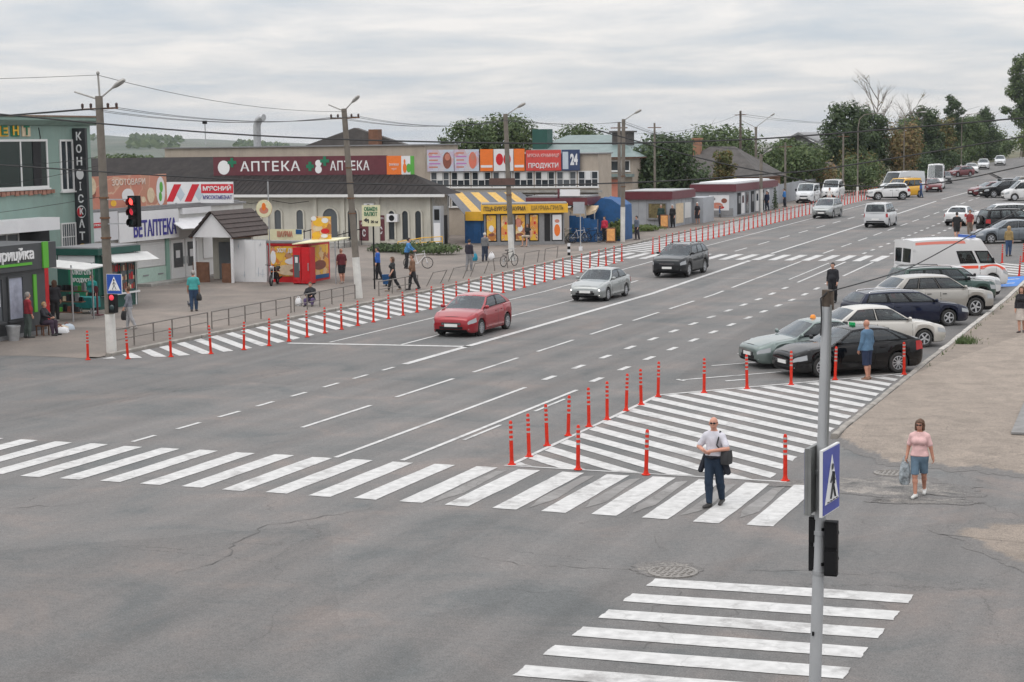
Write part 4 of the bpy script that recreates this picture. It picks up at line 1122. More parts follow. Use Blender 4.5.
def at(x, y, off=0.0): return (x, y, zp(y)+off)
D = math.radians
vehicle('red_car', 'red hatchback driving down the road behind the stop line', 'car', 'hatch', at(-26.2, 62.1), D(-91), C_RED, rim='ten', L=4.0, rr=3.2, rb=3.82, wb=2.52, H=1.50, win=[(.05, .47), (.50, .86)])
vehicle('silver_car', 'silver sedan with lit headlamps driving behind the red hatchback', 'car', 'sedan', at(-26.15, 77.2), D(-91), C_SILVER, lit=True, L=4.2)
vehicle('dark_suv', 'dark grey four-wheel-drive car driving behind the silver sedan', 'car', 'suv', at(-26.0, 89.9), D(-92), C_DKGREY, L=4.55)
vehicle('silver_minivan', 'silver compact minivan coming down beside the uphill bollards', 'car', 'mpv', at(-29.3, 144.2), D(-92), C_SILVER)
vehicle('white_van', 'small white passenger van driving uphill seen from behind', 'van', 'caddy', at(-22.9, 132.4), D(89), C_WHITE2)
taxi, P = vehicle('taxi', 'silver-green taxi with an orange roof lamp beside the black car', 'car', 'sedan_l', at(-12.05, 55.95), D(219), C_SILVGREEN, L=4.05, rr=2.95, rb=3.55, wb=2.5)
mb = MB(); c = P['roof_pt'](.28, 0); mb.lathe([(.10, 0), (.09, .03), (.08, .08), (.05, .105), (.001, .11)], 12, o=(c.x, 0, c.z)); mb.build('taxi_lamp', M_ORANGE, taxi, 50)
blk, P = vehicle('black_car', 'black liftback taxi with a green roof lamp parked by the slanted bollards', 'car', 'liftback', at(-10.4, 54.3), D(220), C_BLACK, L=4.42)
mb = MB(); c = P['roof_pt'](.30, 0); mb.box(c.x-.05, c.x+.05, -.11, .11, c.z, c.z+.09); mb.build('taxi_lamp', glass_mat('green_lens', (0.0, 0.35, 0.10), .2), blk)
vehicle('white_sedan', 'pearl white sedan parked nose to the kerb between black car and navy wagon', 'car', 'sedan_l', at(-10.75, 61.25), D(36), C_PEARL, L=4.65)
vehicle('navy_wagon', 'navy blue estate car with chrome roof rails parked by the beige crossover', 'car', 'wagon', at(-10.9, 68.5), D(37), C_NAVY, H=1.42)
vehicle('beige_suv', 'beige crossover parked nose to the kerb beside the navy estate', 'car', 'suv', at(-10.45, 72.75), D(37), C_BEIGE, H=1.70, rails=False, rim='five', rr=3.85, rb=4.45)
vehicle('green_jeep', 'dark green off-road car parked between beige crossover and white car', 'car', 'jeep', at(-10.75, 77.0), D(37), C_DKGREEN, H=1.74)
vehicle('white_car', 'white boxy car parked between the dark green off-roader and the ambulance', 'car', 'jeep', at(-10.7, 79.5), D(36), C_WHITE2, H=1.6, rails=False, L=4.2, rr=3.8, rb=4.14)
M_AMBRED = mat('ambulance_red', (0.75, 0.075, 0.03), .4)
amb, P = vehicle('ambulance', 'white ambulance van with orange-red stripes parked by the blue bay', 'van', 'van', at(-11.35, 84.8), D(37), C_WHITE, L=5.1, rr=5.03, rb=5.07, H=2.45, wb=3.2, roof=.90, win=[(.02, .18), (.235, .42)])
for sd in (1, -1):
    mb = MB()
    mb.grid(P['skin'](lambda u, v: P['lower'](u, v, sd), .25, 1.6, .74, .90, 8, 3, .009)); mb.grid(P['skin'](lambda u, v: P['lower'](u, v, sd), 1.7, 2.9, .78, .92, 8, 3, .009)); mb.grid(P['skin'](lambda u, v: P['lower'](u, v, sd), 3.0, 4.95, .80, .94, 8, 3, .009))
    mb.build('stripe', M_AMBRED, amb, fix=False)
    mb = MB(); mb.grid(P['skin'](lambda u, v: P['side_pt'](u, v, sd), .26, .97, .82, .93, 10, 2, .006)); mb.build('stripe', mat('ambulance_pale_red', (0.72, 0.22, 0.17), .4), amb, fix=False)
mb = MB(); c = P['roof_pt'](.08, 0); mb.box(c.x-.12, c.x+.12, -.6, .6, c.z, c.z+.11); mb.build('light_bar', glass_mat('blue_lens', (0.05, 0.12, 0.4), .15), amb)
# uphill parking, right side
vehicle('dark_sedan', 'dark grey sedan facing the road beyond the far zebra', 'car', 'sedan_l', at(-12.0, 115.8), D(205), C_GREYB)
t_, P = vehicle('black_offroader', 'black off-road car with a spare wheel on its back door', 'car', 'jeep', at(-12.7, 124.4), D(32), C_BLACK)
sp = empty('spare_wheel', (-2.34, 0, 1.0)); sp.parent = t_; sp.rotation_euler = (0, 0, PI/2); a, b = wheel_mesh(.33, 'steel'); link_mesh('tyre', a, sp); link_mesh('rim', b, sp)
vehicle('white_hatch', 'white small car standing between the black off-roader and the white estate', 'car', 'mpv', at(-11.3, 129.6), D(212), C_WHITE2, group='white cars parked uphill')
vehicle('white_estate', 'long white estate car parked beyond the black off-roader', 'car', 'wagon', at(-14.9, 137.2), D(205), C_WHITE, L=4.8, group='white cars parked uphill')
vehicle('white_taxi', 'white sedan seen from behind at the edge of the uphill lane', 'car', 'sedan', at(-17.4, 135.0), D(84), C_WHITE, group='white cars parked uphill')
vehicle('white_hatchback', 'white hatchback at the picture edge beside the dark grey sedan', 'car', 'hatch', at(-11.5, 143.0), D(205), C_WHITE2, group='white cars parked uphill')
vehicle('maroon_hatch', 'maroon car in the farthest group on the uphill side', 'car', 'hatch', at(-21.0, 184.5), D(215), C_MAROON)
vehicle('black_suv', 'black car parked in front of the maroon one far uphill', 'car', 'suv', at(-19.3, 181.0), D(210), C_BLACK)
vehicle('white_minibus', 'white minibus at the picture edge far uphill', 'van', 'minibus', at(-16.2, 173.5), D(200), C_WHITE)
t_, P = vehicle('open_boot_car', 'dark car with its boot lid raised far uphill', 'car', 'wagon', at(-19.6, 196), D(30), C_BLACK)
mb = MB(); mb.slab([(-1.9, -.7, 1.45), (-1.9, .7, 1.45), (-3.0, .66, 1.98), (-3.0, -.66, 1.98)], (0.4, 0, 1), .06); mb.build('boot_lid', C_BLACK, t_)
vehicle('brown_van', 'brown-grey van beside the open-boot car far uphill', 'van', 'minibus', at(-17.6, 186.5), D(205), car_paint('paint_taupe', (0.19, 0.17, 0.15), .3))
# uphill parking, left side
vehicle('white_crossover', 'white crossover parked across the end of the uphill bollards', 'car', 'suv', at(-29.6, 175.0), D(200), C_WHITE, rails=False, L=4.05, W=1.75, rr=3.6, rb=3.95, wb=2.4)
vehicle('yellow_minibus', 'yellow minibus half hidden behind the white crossover', 'van', 'minibus', at(-29.2, 181.2), D(245), C_YELLOW, L=4.4, rr=4.3, rb=4.37)
vehicle('long_white_van', 'long white panel van parked behind the yellow minibus', 'van', 'van', at(-30.6, 189.5), D(245), C_WHITE2, L=6.0, rr=5.9, rb=5.97, wb=3.7)
vehicle('white_truck', 'tall white delivery van facing downhill before the dark trees', 'van', 'van', at(-29.6, 207), D(-84), C_WHITE, H=2.9)
vehicle('dark_red_car', 'dark red car in front of the tall white delivery van', 'car', 'hatch', at(-28.6, 197.5), D(-75), C_MAROON)
vehicle('blue_grey_sedan', 'dark sedan between the tall white van and the maroon estate', 'car', 'sedan_l', at(-31.4, 227), D(-80), C_DKGREY)
vehicle('maroon_estate', 'maroon estate car parked uphill before the white cars', 'car', 'wagon', at(-32.6, 250), D(-120), C_MAROON)
vehicle('white_sedan', 'white car just beyond the maroon estate, lowest of the hilltop three', 'car', 'hatch', at(-32.6, 263), D(-80), C_WHITE, seams=False)
vehicle('white_sedan', 'white car in the middle of the hilltop three', 'car', 'mpv', at(-32.8, 279), D(-85), C_WHITE2, seams=False)
vehicle('white_sedan', 'white car farthest up the hill below the trees', 'car', 'mpv', at(-32.2, 296), D(-85), C_WHITE2, seams=False)
vehicle('white_minivan', 'white delivery van parked on the verge beyond the grey kiosk', 'van', 'minibus', at(-36.0, 168.0, .08), D(-88), C_WHITE2, H=1.9, L=4.5, rr=4.4, rb=4.47, W=1.75)
vehicle('white_minivan', 'second white delivery van parked behind the first on the verge', 'van', 'minibus', at(-35.3, 176.5, .08), D(-88), C_WHITE, H=1.95, L=4.5, rr=4.4, rb=4.47, W=1.75)
# ------------------------------------------------------------------ buildings and kiosks
M_MINT = wall_mat('mint_plaster', (0.225, 0.315, 0.28), .10, .30)
M_WHITEWALL = wall_mat('white_plaster', (0.62, 0.62, 0.60), .08, .25)
M_CREAM = wall_mat('cream_plaster', (0.52, 0.50, 0.435), .10, .35)
M_BRICKB = wall_mat('beige_brick', (0.40, 0.345, 0.285), .14, .30)
M_BRICKR = wall_mat('red_brick', (0.33, 0.17, 0.105), .18, .25)
M_STONE = mat('grey_stone', (0.30, 0.29, 0.27), .9, var=.2, scale=4, bump=.3)
M_ROOFBR = mat('brown_metal_roof', (0.024, 0.0205, 0.020), .75, var=.25, scale=2.0, dirt=.12, spec=.2)
M_ROOFTILE = mat('brown_tile', (0.055, 0.04, 0.036), .8, var=.3, scale=5, bump=.5, bscale=12)
M_ROOFGREY = mat('slate_grey_roof', (0.075, 0.068, 0.064), .9, var=.3, scale=1.6, bump=.4, bscale=6)
M_ROOFTEAL = mat('teal_metal_roof', (0.15, 0.20, 0.195), .5, var=.2, scale=1.2, dirt=.2)
M_SHOPGREY = mat('anthracite_panel', (0.055, 0.058, 0.062), .55, var=.08, scale=3)
M_LIME = mat('lime_green', (0.10, 0.40, 0.03), .5)
M_SIGNW = mat('sign_white', (0.70, 0.70, 0.71), .5, var=.06, scale=2, dirt=.15)
M_SIGNK = mat('sign_black', (0.03, 0.032, 0.036), .5)
M_WHITE = mat('white_letters', (0.75, 0.75, 0.75), .5)
M_BLUEL = mat('blue_letters', (0.04, 0.035, 0.24), .5)
M_REDL = mat('red_letters', (0.55, 0.015, 0.03), .5)
M_BURG = mat('burgundy_panel', (0.115, 0.022, 0.032), .5, var=.12, scale=3, dirt=.15)
M_DKGREEN = mat('dark_green_panel', (0.012, 0.07, 0.055), .5, var=.12, scale=3)
M_YELL = mat('yellow_panel', (0.74, 0.42, 0.03), .5, var=.1, scale=3, dirt=.1)
M_ORNG = mat('orange_panel', (0.75, 0.17, 0.02), .5, var=.06)
M_BLUE = mat('blue_tarp', (0.008, 0.075, 0.215), .6, var=.2, scale=3, bump=.3, bscale=5)
M_KGREY = mat('kiosk_grey_panel', (0.33, 0.345, 0.37), .6, var=.1, scale=2, dirt=.25)
M_FRAMEW = mat('white_window_frame', (0.66, 0.66, 0.65), .5)
M_WIN = glass_mat('window_glass', (0.035, 0.042, 0.048), .08)
M_WINL = glass_mat('shop_glass', (0.10, 0.11, 0.12), .1)
M_SHUT = mat('roller_shutter', (0.60, 0.60, 0.59), .55, var=.06)
M_WOODB = mat('brown_boarding', (0.15, 0.07, 0.04), .8, var=.25, scale=4)
M_METAL = mat('galvanised_metal', (0.42, 0.43, 0.44), .45, metal=.6, var=.15)
M_DARKIN = mat('dark_interior', (0.018, 0.018, 0.02), .9)
M_CREAMB = mat('cream_board', (0.66, 0.63, 0.42), .6, var=.08)
M_REDP = mat('vivid_red', (0.52, 0.012, 0.018), .45, var=.1)
M_GREY = mat('mid_grey', (0.22, 0.22, 0.225), .7, var=.12)
M_PINK = mat('salmon_print', (0.50, 0.19, 0.13), .6, var=.12, scale=1.5)
M_SKYP = mat('pale_blue_print', (0.46, 0.52, 0.58), .6, var=.1, scale=1.2)
M_BROWNP = mat('brown_print', (0.22, 0.07, 0.045), .6, var=.2)
M_GREENP = mat('green_print', (0.09, 0.36, 0.05), .6)
M_TEALP = mat('teal_print', (0.01, 0.16, 0.08), .6)
M_LILAC = mat('lilac_print', (0.45, 0.18, 0.42), .6)
M_BEIGEP = mat('beige_print', (0.60, 0.48, 0.33), .6, var=.15)
M_SOIL = mat('soil', (0.09, 0.07, 0.05), .95, var=.3)

M_FOOD = print_mat('food_print', [(0.70, 0.40, 0.04), (0.72, 0.45, 0.06), (0.62, 0.20, 0.03), (0.70, 0.55, 0.30), (0.30, 0.06, 0.03), (0.72, 0.42, 0.05)], 3.2)
M_ZOO = print_mat('pet_print', [(0.50, 0.19, 0.13), (0.48, 0.20, 0.14), (0.52, 0.22, 0.15), (0.60, 0.42, 0.30), (0.47, 0.18, 0.12), (0.45, 0.24, 0.16)], 1.4)
M_ICE = print_mat('ice_cream_print', [(0.45, 0.52, 0.60), (0.50, 0.55, 0.62), (0.48, 0.40, 0.52), (0.52, 0.56, 0.60), (0.55, 0.30, 0.30), (0.46, 0.52, 0.60)], 2.6)
class Bld:
    """A thing at a base point; parts are given in street coordinates."""
    def __init__(s, name, label, cat, x, y, z=None, group=None):
        s.o = Vector((x, y, zp(y) if z is None else z)); s.t = thing(name, label, cat, s.o, 0, group)
    def put(s, mb, name, m, parent=None, smooth=None):
        d = s.o
        mb.v = [(p[0]-d.x, p[1]-d.y, p[2]-d.z) for p in mb.v]
        return mb.build(name, m, parent or s.t, smooth)
    def box(s, name, m, x0, x1, y0, y1, z0, z1, parent=None):
        mb = MB(); mb.box(x0, x1, y0, y1, z0, z1); return s.put(mb, name, m, parent)
    def fx(s, name, m, X, y0, y1, z0, z1, a=0.0, b=.04, parent=None):
        return s.box(name, m, X+a, X+b, y0, y1, z0, z1, parent)
    def fy(s, name, m, Y, x0, x1, z0, z1, a=0.0, b=.04, parent=None):
        return s.box(name, m, x0, x1, Y-b, Y-a, z0, z1, parent)
    def text(s, body, x, y, z, w, h, face, m, bold=.02, depth=.012, parent=None, name='lettering'):
        return text(body, parent or s.t, (x-s.o.x, y-s.o.y, z-s.o.z), w, h, face, m, name, bold, depth)
    def tx(s, body, X, yc, z, w, h, m, bold=.02): return s.text(body, X, yc, z, w, h, PI/2, m, bold)
    def ty(s, body, Y, xc, z, w, h, m, bold=.02): return s.text(body, xc, Y, z, w, h, 0, m, bold)
    def disc(s, name, m, face, p, c1, c2, r1, r2, out, parent=None, n=18):
        """flat printed ellipse, face 'X' or 'Y'"""
        mb = MB(); pts = [(c1+r1*math.cos(2*PI*k/n), c2+r2*math.sin(2*PI*k/n)) for k in range(n)]
        if face == 'X': mb.slab([(p+out-.004, a, b) for a, b in pts], (1, 0, 0), .006)
        else: mb.slab([(a, p-out+.004, b) for a, b in pts], (0, -1, 0), .006)
        return s.put(mb, name, m, parent)
    def window(s, face, p, a0, a1, z0, z1, nm=1, nt=1, frame=M_FRAMEW, glass=M_WIN, fw=.07, bars=0):
        """frame with sill, mullions and panes set in front of the wall"""
        d = s.o; mb = MB()
        def bx(q0, q1, w0, w1, o0, o1):
            if face == 'X': mb.box(p+o0, p+o1, q0, q1, w0, w1)
            else: mb.box(q0, q1, p-o1, p-o0, w0, w1)
        bx(a0, a1, z0, z0+fw, .0, .07); bx(a0, a1, z1-fw, z1, .0, .07); bx(a0, a0+fw, z0+fw, z1-fw, .0, .07); bx(a1-fw, a1, z0+fw, z1-fw, .0, .07)
        for k in range(1, nm): q = a0+(a1-a0)*k/nm; bx(q-fw*.4, q+fw*.4, z0+fw, z1-fw, .0, .06)
        for k in range(1, nt): q = z0+(z1-z0)*k/nt; bx(a0+fw, a1-fw, q-fw*.35, q+fw*.35, .0, .055)
        w = s.put(mb, 'window', frame)
        def child(name, m, q0, q1, w0, w1, o0, o1):
            mb2 = MB()
            if face == 'X': mb2.box(p+o0, p+o1, q0, q1, w0, w1)
            else: mb2.box(q0, q1, p-o1, p-o0, w0, w1)
            return s.put(mb2, name, m, w)
        for i in range(nm):
            for j in range(nt):
                q0 = a0+(a1-a0)*i/nm; q1 = a0+(a1-a0)*(i+1)/nm; w0 = z0+(z1-z0)*j/nt; w1 = z0+(z1-z0)*(j+1)/nt
                child('pane', glass, q0+fw*.41+(fw*.6 if i == 0 else 0), q1-fw*.41-(fw*.6 if i == nm-1 else 0), w0+fw*.36+(fw*.65 if j == 0 else 0), w1-fw*.36-(fw*.65 if j == nt-1 else 0), .004, .022)
        child('sill', frame, a0-.05, a1+.05, z0-.07, z0-.003, .0, .14)
        for k in range(bars):
            q = a0+fw+(a1-a0-2*fw)*(k+.5)/bars; child('bar', M_FRAMEW, q-.012, q+.012, z0+.02, z1-.02, .09, .11)
        return w
PH = .083     # market pavement stands this much above the road

# --- mint two-storey building
b = Bld('mint_building', 'mint green two-storey building with wide upper windows and a sloping cornice', 'building', -56, 62)
b.box('wall', M_MINT, -64, -50, 46, 71.9, -.1, 8.25)
mb = MB(); mb.loft([[(x, y, z) for (x, z) in ((-64, 8.25), (-49.9, 8.25), (-49.55, 8.48), (-49.55, 8.62), (-64, 8.85))] for y in (45.7, 72.25)], True, True); b.put(mb, 'cornice', M_MINT)
mb = MB(); mb.box(-49.93, -49.5, 45.6, 72.3, 8.625, 8.70); b.put(mb, 'coping', mat('rusty_flashing', (0.20, 0.14, 0.10), .8, var=.3))
b.window('X', -50, 60.5, 68.45, 5.4, 7.62, 4, 1, M_FRAMEW, glass_mat('dim_glass', (0.02, 0.032, 0.03), .15), .10)
b.fx('reveal_shade_strip', M_DARKIN, -50, 67.35, 67.95, 5.5, 7.52, .025, .05)  # dark strip painting the reveal's shade; nothing is set back here
mb = MB()
for k in range(26): mb.box(-49.98, -49.9, 60.3+k*.33, 60.3+k*.33+.27, 5.12+.03*math.sin(k*2.1), 5.31)
b.put(mb, 'broken_sill_bricks', mat('exposed_brick', (0.30, 0.15, 0.11), .9, var=.35, scale=6))
b.window('X', -50, 69.4, 70.42, 5.2, 7.6, 2, 1, M_FRAMEW, M_WIN, .09)
b.window('X', -50, 69.25, 70.4, 2.4, 3.72, 1, 2, M_FRAMEW, M_WINL, .06, bars=6)
b.fx('entrance_shade_sheet', M_DARKIN, -50, 63.5, 68.35, 2.2, 3.55, .0, .03)  # flat dark sheet painting the shade of the opening under the canopy
b.window('X', -49.96, 62.6, 66.0, 2.3, 3.45, 4, 2, M_FRAMEW, M_WINL, .06)
b.box('entrance_canopy', M_SIGNW, -49.99, -48.9, 60.0, 67.7, 3.52, 4.08)
for (y, ch, m1, m2) in ((65.35, 'Е', M_YELL, M_TEALP), (66.15, 'Н', M_TEALP, M_YELL), (66.95, 'Т', M_BEIGEP, M_BEIGEP)):
    p = b.fx('letter_panel', m1 if ch != 'Т' else M_BEIGEP, -50, y-.3, y+.3, 7.75, 8.22, .0, .04)
    b.text(ch, -49.93, y, 7.98, .42, .42, PI/2, M_TEALP if ch != 'Н' else M_YELL, .03, parent=b.t)
mb = MB()
for (y, z0, z1, dy) in ((67.9, 8.15, 7.7, .1), (68.0, 7.7, 7.45, -.08)): mb.bar((-49.985, y, z0), (-49.985, y+dy, z1), .03, .03)
b.put(mb, 'wall_crack', M_DARKIN)

# --- vertical banner on the mint building
b = Bld('vertical_sign', 'tall black vertical shop sign with white letters on the corner of the mint building', 'sign', -49.6, 70.6, 2.5)
b.box('board', M_SIGNK, -50.05+.06, -49.28, 70.45, 70.62, 2.5, 8.12)
for i, ch in enumerate(['К', 'О', 'Н', 'Ф', 'І', 'С', 'К', 'А', 'Т']):
    z = 7.72-i*.585
    if ch == 'Ф':
        b.disc('emblem', M_WHITE, 'Y', 70.45, -49.64, z, .21, .25, .01)
    elif i == 6:
        b.disc('emblem', M_WHITE, 'Y', 70.45, -49.64, z, .25, .30, .008); b.disc('emblem', M_SIGNK, 'Y', 70.45, -49.60, z, .20, .24, .016); b.disc('emblem', M_REDL, 'Y', 70.45, -49.72, z-.02, .15, .22, .024)
        b.ty('К', 70.41, -49.62, z, .2, .3, M_WHITE, .03)
    else:
        b.ty(ch, 70.44, -49.64, z, .30 if ch != 'І' else .09, .40, M_WHITE, .02)
b.disc('emblem', M_YELL, 'Y', 70.45, -49.64, 2.6, .2, .1, .008)

# --- anthracite corner shop
b = Bld('corner_shop', 'dark grey corner shop with lime green stripes and white lettering', 'shop', -45.5, 53, 0)
b.box('wall', M_SHOPGREY, -49.8, -42.05, 44, 57.1, 0, 2.62)
b.box('fascia', M_SHOPGREY, -49.9, -41.9, 43.8, 57.68, 2.6, 3.6)
b.fx('lime_stripe', M_LIME, -41.9, 56.78, 57.12, 2.62, 3.63, .0, .06)
b.fx('lime_stripe', M_LIME, -42.05, 56.33, 56.52, .95, 2.4, .0, .05)
b.fx('lime_underline', M_LIME, -41.9, 53.4, 56.1, 2.80, 2.90, .0, .04)
b.text('априцйка', -41.87, 54.92, 3.2, 2.6, .56, PI/2, M_WHITE, .022, .03)
b.window('X', -42.05, 54.75, 55.7, .75, 2.42, 1, 1, M_SHOPGREY, mat('bluish_poster', (0.34, 0.36, 0.44), .5, var=.3, scale=2), .06)
b.window('X', -42.05, 52.2, 54.45, .75, 2.42, 2, 1, M_SHOPGREY, M_WINL, .06)
p = b.fx('notice', M_SIGNW, -42.0, 53.9, 54.2, 1.35, 1.95, .03, .05)
b.fx('plinth', M_GREY, -42.05, 44, 57.1, 0.0, .22, .0, .05)
b = Bld('litter_bin', 'grey litter bin beside the dark grey corner shop', 'bin', -41.65, 54.5, .03)
mb = MB(); mb.lathe([(.20, 0), (.26, .55), (.28, .55), (.28, .60), (.24, .60), (.2, .1)], 14, o=(-41.65, 54.5, .03)); b.put(mb, 'bucket', M_METAL, smooth=40)

# --- red banner column and the street stall
b = Bld('red_column', 'narrow red advertising column next to the street stall', 'column', -44.5, 60.4, PH)
b.box('post', M_REDP, -44.62, -44.38, 60.28, 60.52, PH+.05, 2.55); b.box('cap', M_SIGNW, -44.63, -44.37, 60.27, 60.53, 2.55, 2.72); b.box('foot', M_GREY, -44.75, -44.25, 60.15, 60.65, PH, PH+.05)
b = Bld('street_stall', 'street stall with a white awning and shelves of dark goods', 'stall', -46.6, 62.6, PH)
mb = MB(); mb.slab([(-46.4, 60.9, 2.42), (-42.9, 60.9, 2.2), (-42.8, 62.4, 2.3), (-46.4, 62.8, 2.5)], (0, 0, 1), .05); b.put(mb, 'awning', mat('awning_cloth', (0.52, 0.52, 0.51), .8, var=.08, dirt=.2))
for x, y in ((-46.3, 61.0), (-43.6, 61.0), (-43.5, 62.3), (-46.3, 62.7)): b.box('pole', M_METAL, x-.025, x+.025, y-.025, y+.025, PH, 2.42)
for k in range(3): b.box('shelf', M_WOODB, -46.1, -43.7, 62.0-.25*k, 62.3-.25*k, PH+.3+.42*(2-k), PH+.34+.42*(2-k))
r = random.Random(11)
names = {id(M_DARKIN): 'black', id(M_DARK): 'charcoal', id(M_GREENP): 'green', id(M_BROWNP): 'brown', id(M_GREY): 'grey', id(M_BEIGEP): 'beige'}
for i in range(36):
    k = i % 3; q = i//3; x = -46.0+q*.2+r.uniform(-.03, .03); h = r.uniform(.16, .34); c = r.choice([M_DARKIN, M_DARK, M_GREENP, M_BROWNP, M_GREY, M_BEIGEP, M_DARKIN]); zs_ = PH+.345+.42*(2-k); y_ = 62.15-.25*k
    b2 = Bld('goods_packet', names[id(c)]+' packet, '+ordinal(q+1)+' from the shop end on the '+['top', 'middle', 'lowest'][k]+' shelf of the street stall', 'packet', x, y_, zs_, 'packets on the street stall')
    mb = MB(); mb.loft([[(x-.08, y_-.08, zs_), (x+.08, y_-.08, zs_), (x+.08, y_+.07, zs_), (x-.08, y_+.07, zs_)], [(x-.07, y_-.07, zs_+h), (x+.06, y_-.06, zs_+h), (x+.06, y_+.04, zs_+h*.95), (x-.07, y_+.04, zs_+h)]], True, True)
    b2.put(mb, 'packet', c)
b = Bld('teal_table', 'small market table under a teal cloth', 'table', -45.2, 64.3, PH)
mb = MB(); mb.loft([[(-45.75+d, 63.95-d*.5, z), (-44.75-d, 63.95-d*.5, z), (-44.75-d, 64.6, z), (-45.75+d, 64.6, z)] for d, z in ((-.03, .35), (0, .78), (.02, .80))], True, True); b.put(mb, 'cloth', mat('teal_cloth', (0.01, 0.17, 0.17), .8, var=.2))
for x in (-45.65, -44.85):
    for y in (64.05, 64.5): b.box('leg', M_METAL, x-.02, x+.02, y-.02, y+.02, PH, .5)
b = Bld('red_stand', 'slim dark red display stand before the green kiosk', 'stand', -44.2, 63.6, PH)
b.box('pole', M_BURG, -44.23, -44.17, 63.57, 63.63, PH, 1.15); b.box('foot', M_BURG, -44.4, -44.0, 63.45, 63.75, PH, PH+.04); b.disc('plate', M_BURG, 'Y', 63.56, -44.2, 1.2, .12, .16, .01)

# --- dark green grocery kiosk
b = Bld('green_kiosk', 'dark green grocery kiosk with a white awning and shelf windows', 'kiosk', -46.6, 67.1, PH)
b.box('wall', M_DKGREEN, -47.7, -45.55, 65.7, 68.7, PH, 2.5)
b.box('fascia', M_DKGREEN, -47.85, -45.4, 65.55, 68.85, 2.5, 2.78)
b.box('roof', M_GREY, -47.8, -45.45, 65.6, 68.8, 2.78, 2.84)
b.fy('white_strip', M_SIGNW, 65.7, -47.6, -45.7, 2.18, 2.48, .0, .05)
b.fy('sign_panel', M_TEALP, 65.7, -47.1, -45.72, .5, 2.15, .0, .03)
b.ty('АЛКОГОЛЬ', 65.655, -46.4, 1.72, 1.1, .2, M_SIGNW, .01); b.ty('ПРОДУКТИ', 65.655, -46.4, 1.38, 1.1, .22, M_SIGNW, .01); b.ty('сигарети', 65.655, -46.4, 1.05, .9, .16, M_SIGNW, .0)
mb = MB(); mb.slab([(-45.5, 65.9, 2.46), (-45.5, 69.5, 2.40), (-44.85, 69.5, 2.06), (-44.85, 65.9, 2.14)], (.4, 0, 1), .05); b.put(mb, 'awning', mat('awning_cloth', (0.52, 0.52, 0.51), .8, var=.08, dirt=.2))
b.window('X', -45.55, 65.95, 67.2, .75, 2.1, 2, 1, M_DKGREEN, M_WINL, .05); b.window('X', -45.55, 67.3, 68.5, .75, 2.1, 2, 1, M_DKGREEN, M_WINL, .05)
b.fx('counter', M_SIGNW, -45.55, 65.9, 68.6, .66, .74, .0, .22)
r = random.Random(3)
for k in range(3):
    mb = MB()
    for i in range(16):
        y = 66.02+i*.155; mb.box(-45.53, -45.505, y, y+r.uniform(.06, .13), .85+.42*k, .85+.42*k+r.uniform(.15, .33), r.randrange(3))
    b.put(mb, 'shelf_goods', [M_BEIGEP, M_BROWNP, M_REDP])
b.fx('corner_post', M_SIGNW, -45.55, 68.52, 68.6, PH, 2.5, .0, .03)

# --- vet pharmacy row
b = Bld('vet_shop_building', 'low white shop building with shutter and glazed double doors', 'building', -56, 80, PH)
b.box('wall', M_WHITEWALL, -63, -51.4, 72.4, 88.5, PH, 3.95); b.box('roof', M_GREY, -63.1, -51.25, 72.3, 88.6, 3.95, 4.06)
p = b.fx('shutter', M_SHUT, -51.4, 77.55, 80.15, 1.0, 2.42, .0, .05)
for k in range(11):
    b.fx('slat', M_SHUT, -51.35, 77.58, 80.12, 1.03+k*.126, 1.03+k*.126+.10, .0, .025, p)
b.fx('mint_panel', mat('mint_panel', (0.38, 0.50, 0.44), .6, var=.08), -51.4, 77.5, 80.2, .1, .97, .0, .06)
for y in (78.0, 79.4): b.fx('vent', M_GREY, -51.34, y, y+.5, .55, .62, .0, .02)
b.fx('mint_column', mat('mint_trim', (0.22, 0.36, 0.30), .7), -51.4, 80.2, 80.5, .1, 2.6, .0, .12)
for y in (80.75, 82.15):
    d = b.fx('door', M_FRAMEW, -51.4, y, y+1.3, PH, 2.28, .0, .07); b.fx('pane', M_WIN, -51.33, y+.2, y+1.1, .8, 2.1, .001, .014, d); b.fx('handle', M_METAL, -51.33, y+.08 if y > 82 else y+1.14, y+.14 if y > 82 else y+1.2, .95, 1.35, .01, .06, d)
    b.fx('notice', M_SIGNW, -51.33, y+.4, y+.8, 1.3, 1.7, .016, .022, d)
b.box('step', M_STONE, -51.4, -50.4, 77.3, 83.6, PH, PH+.14)
mb = MB(); mb.slab([(-51.4, 80.6, 3.35), (-51.4, 84.6, 3.35), (-50.5, 84.6, 2.75), (-50.5, 80.6, 2.85)], (.5, 0, 1), .05); b.put(mb, 'door_awning', M_SIGNW)
b.fx('lightbox', M_SIGNW, -51.4, 81.8, 84.7, 3.6, 3.93, .0, .18)
b.fx('window', M_FRAMEW, -51.4, 84.0, 86.6, 1.1, 2.6, .0, .06); b.fx('cable_duct', M_GREY, -51.4, 73, 88, 4.07, 4.16, -.1, .05)

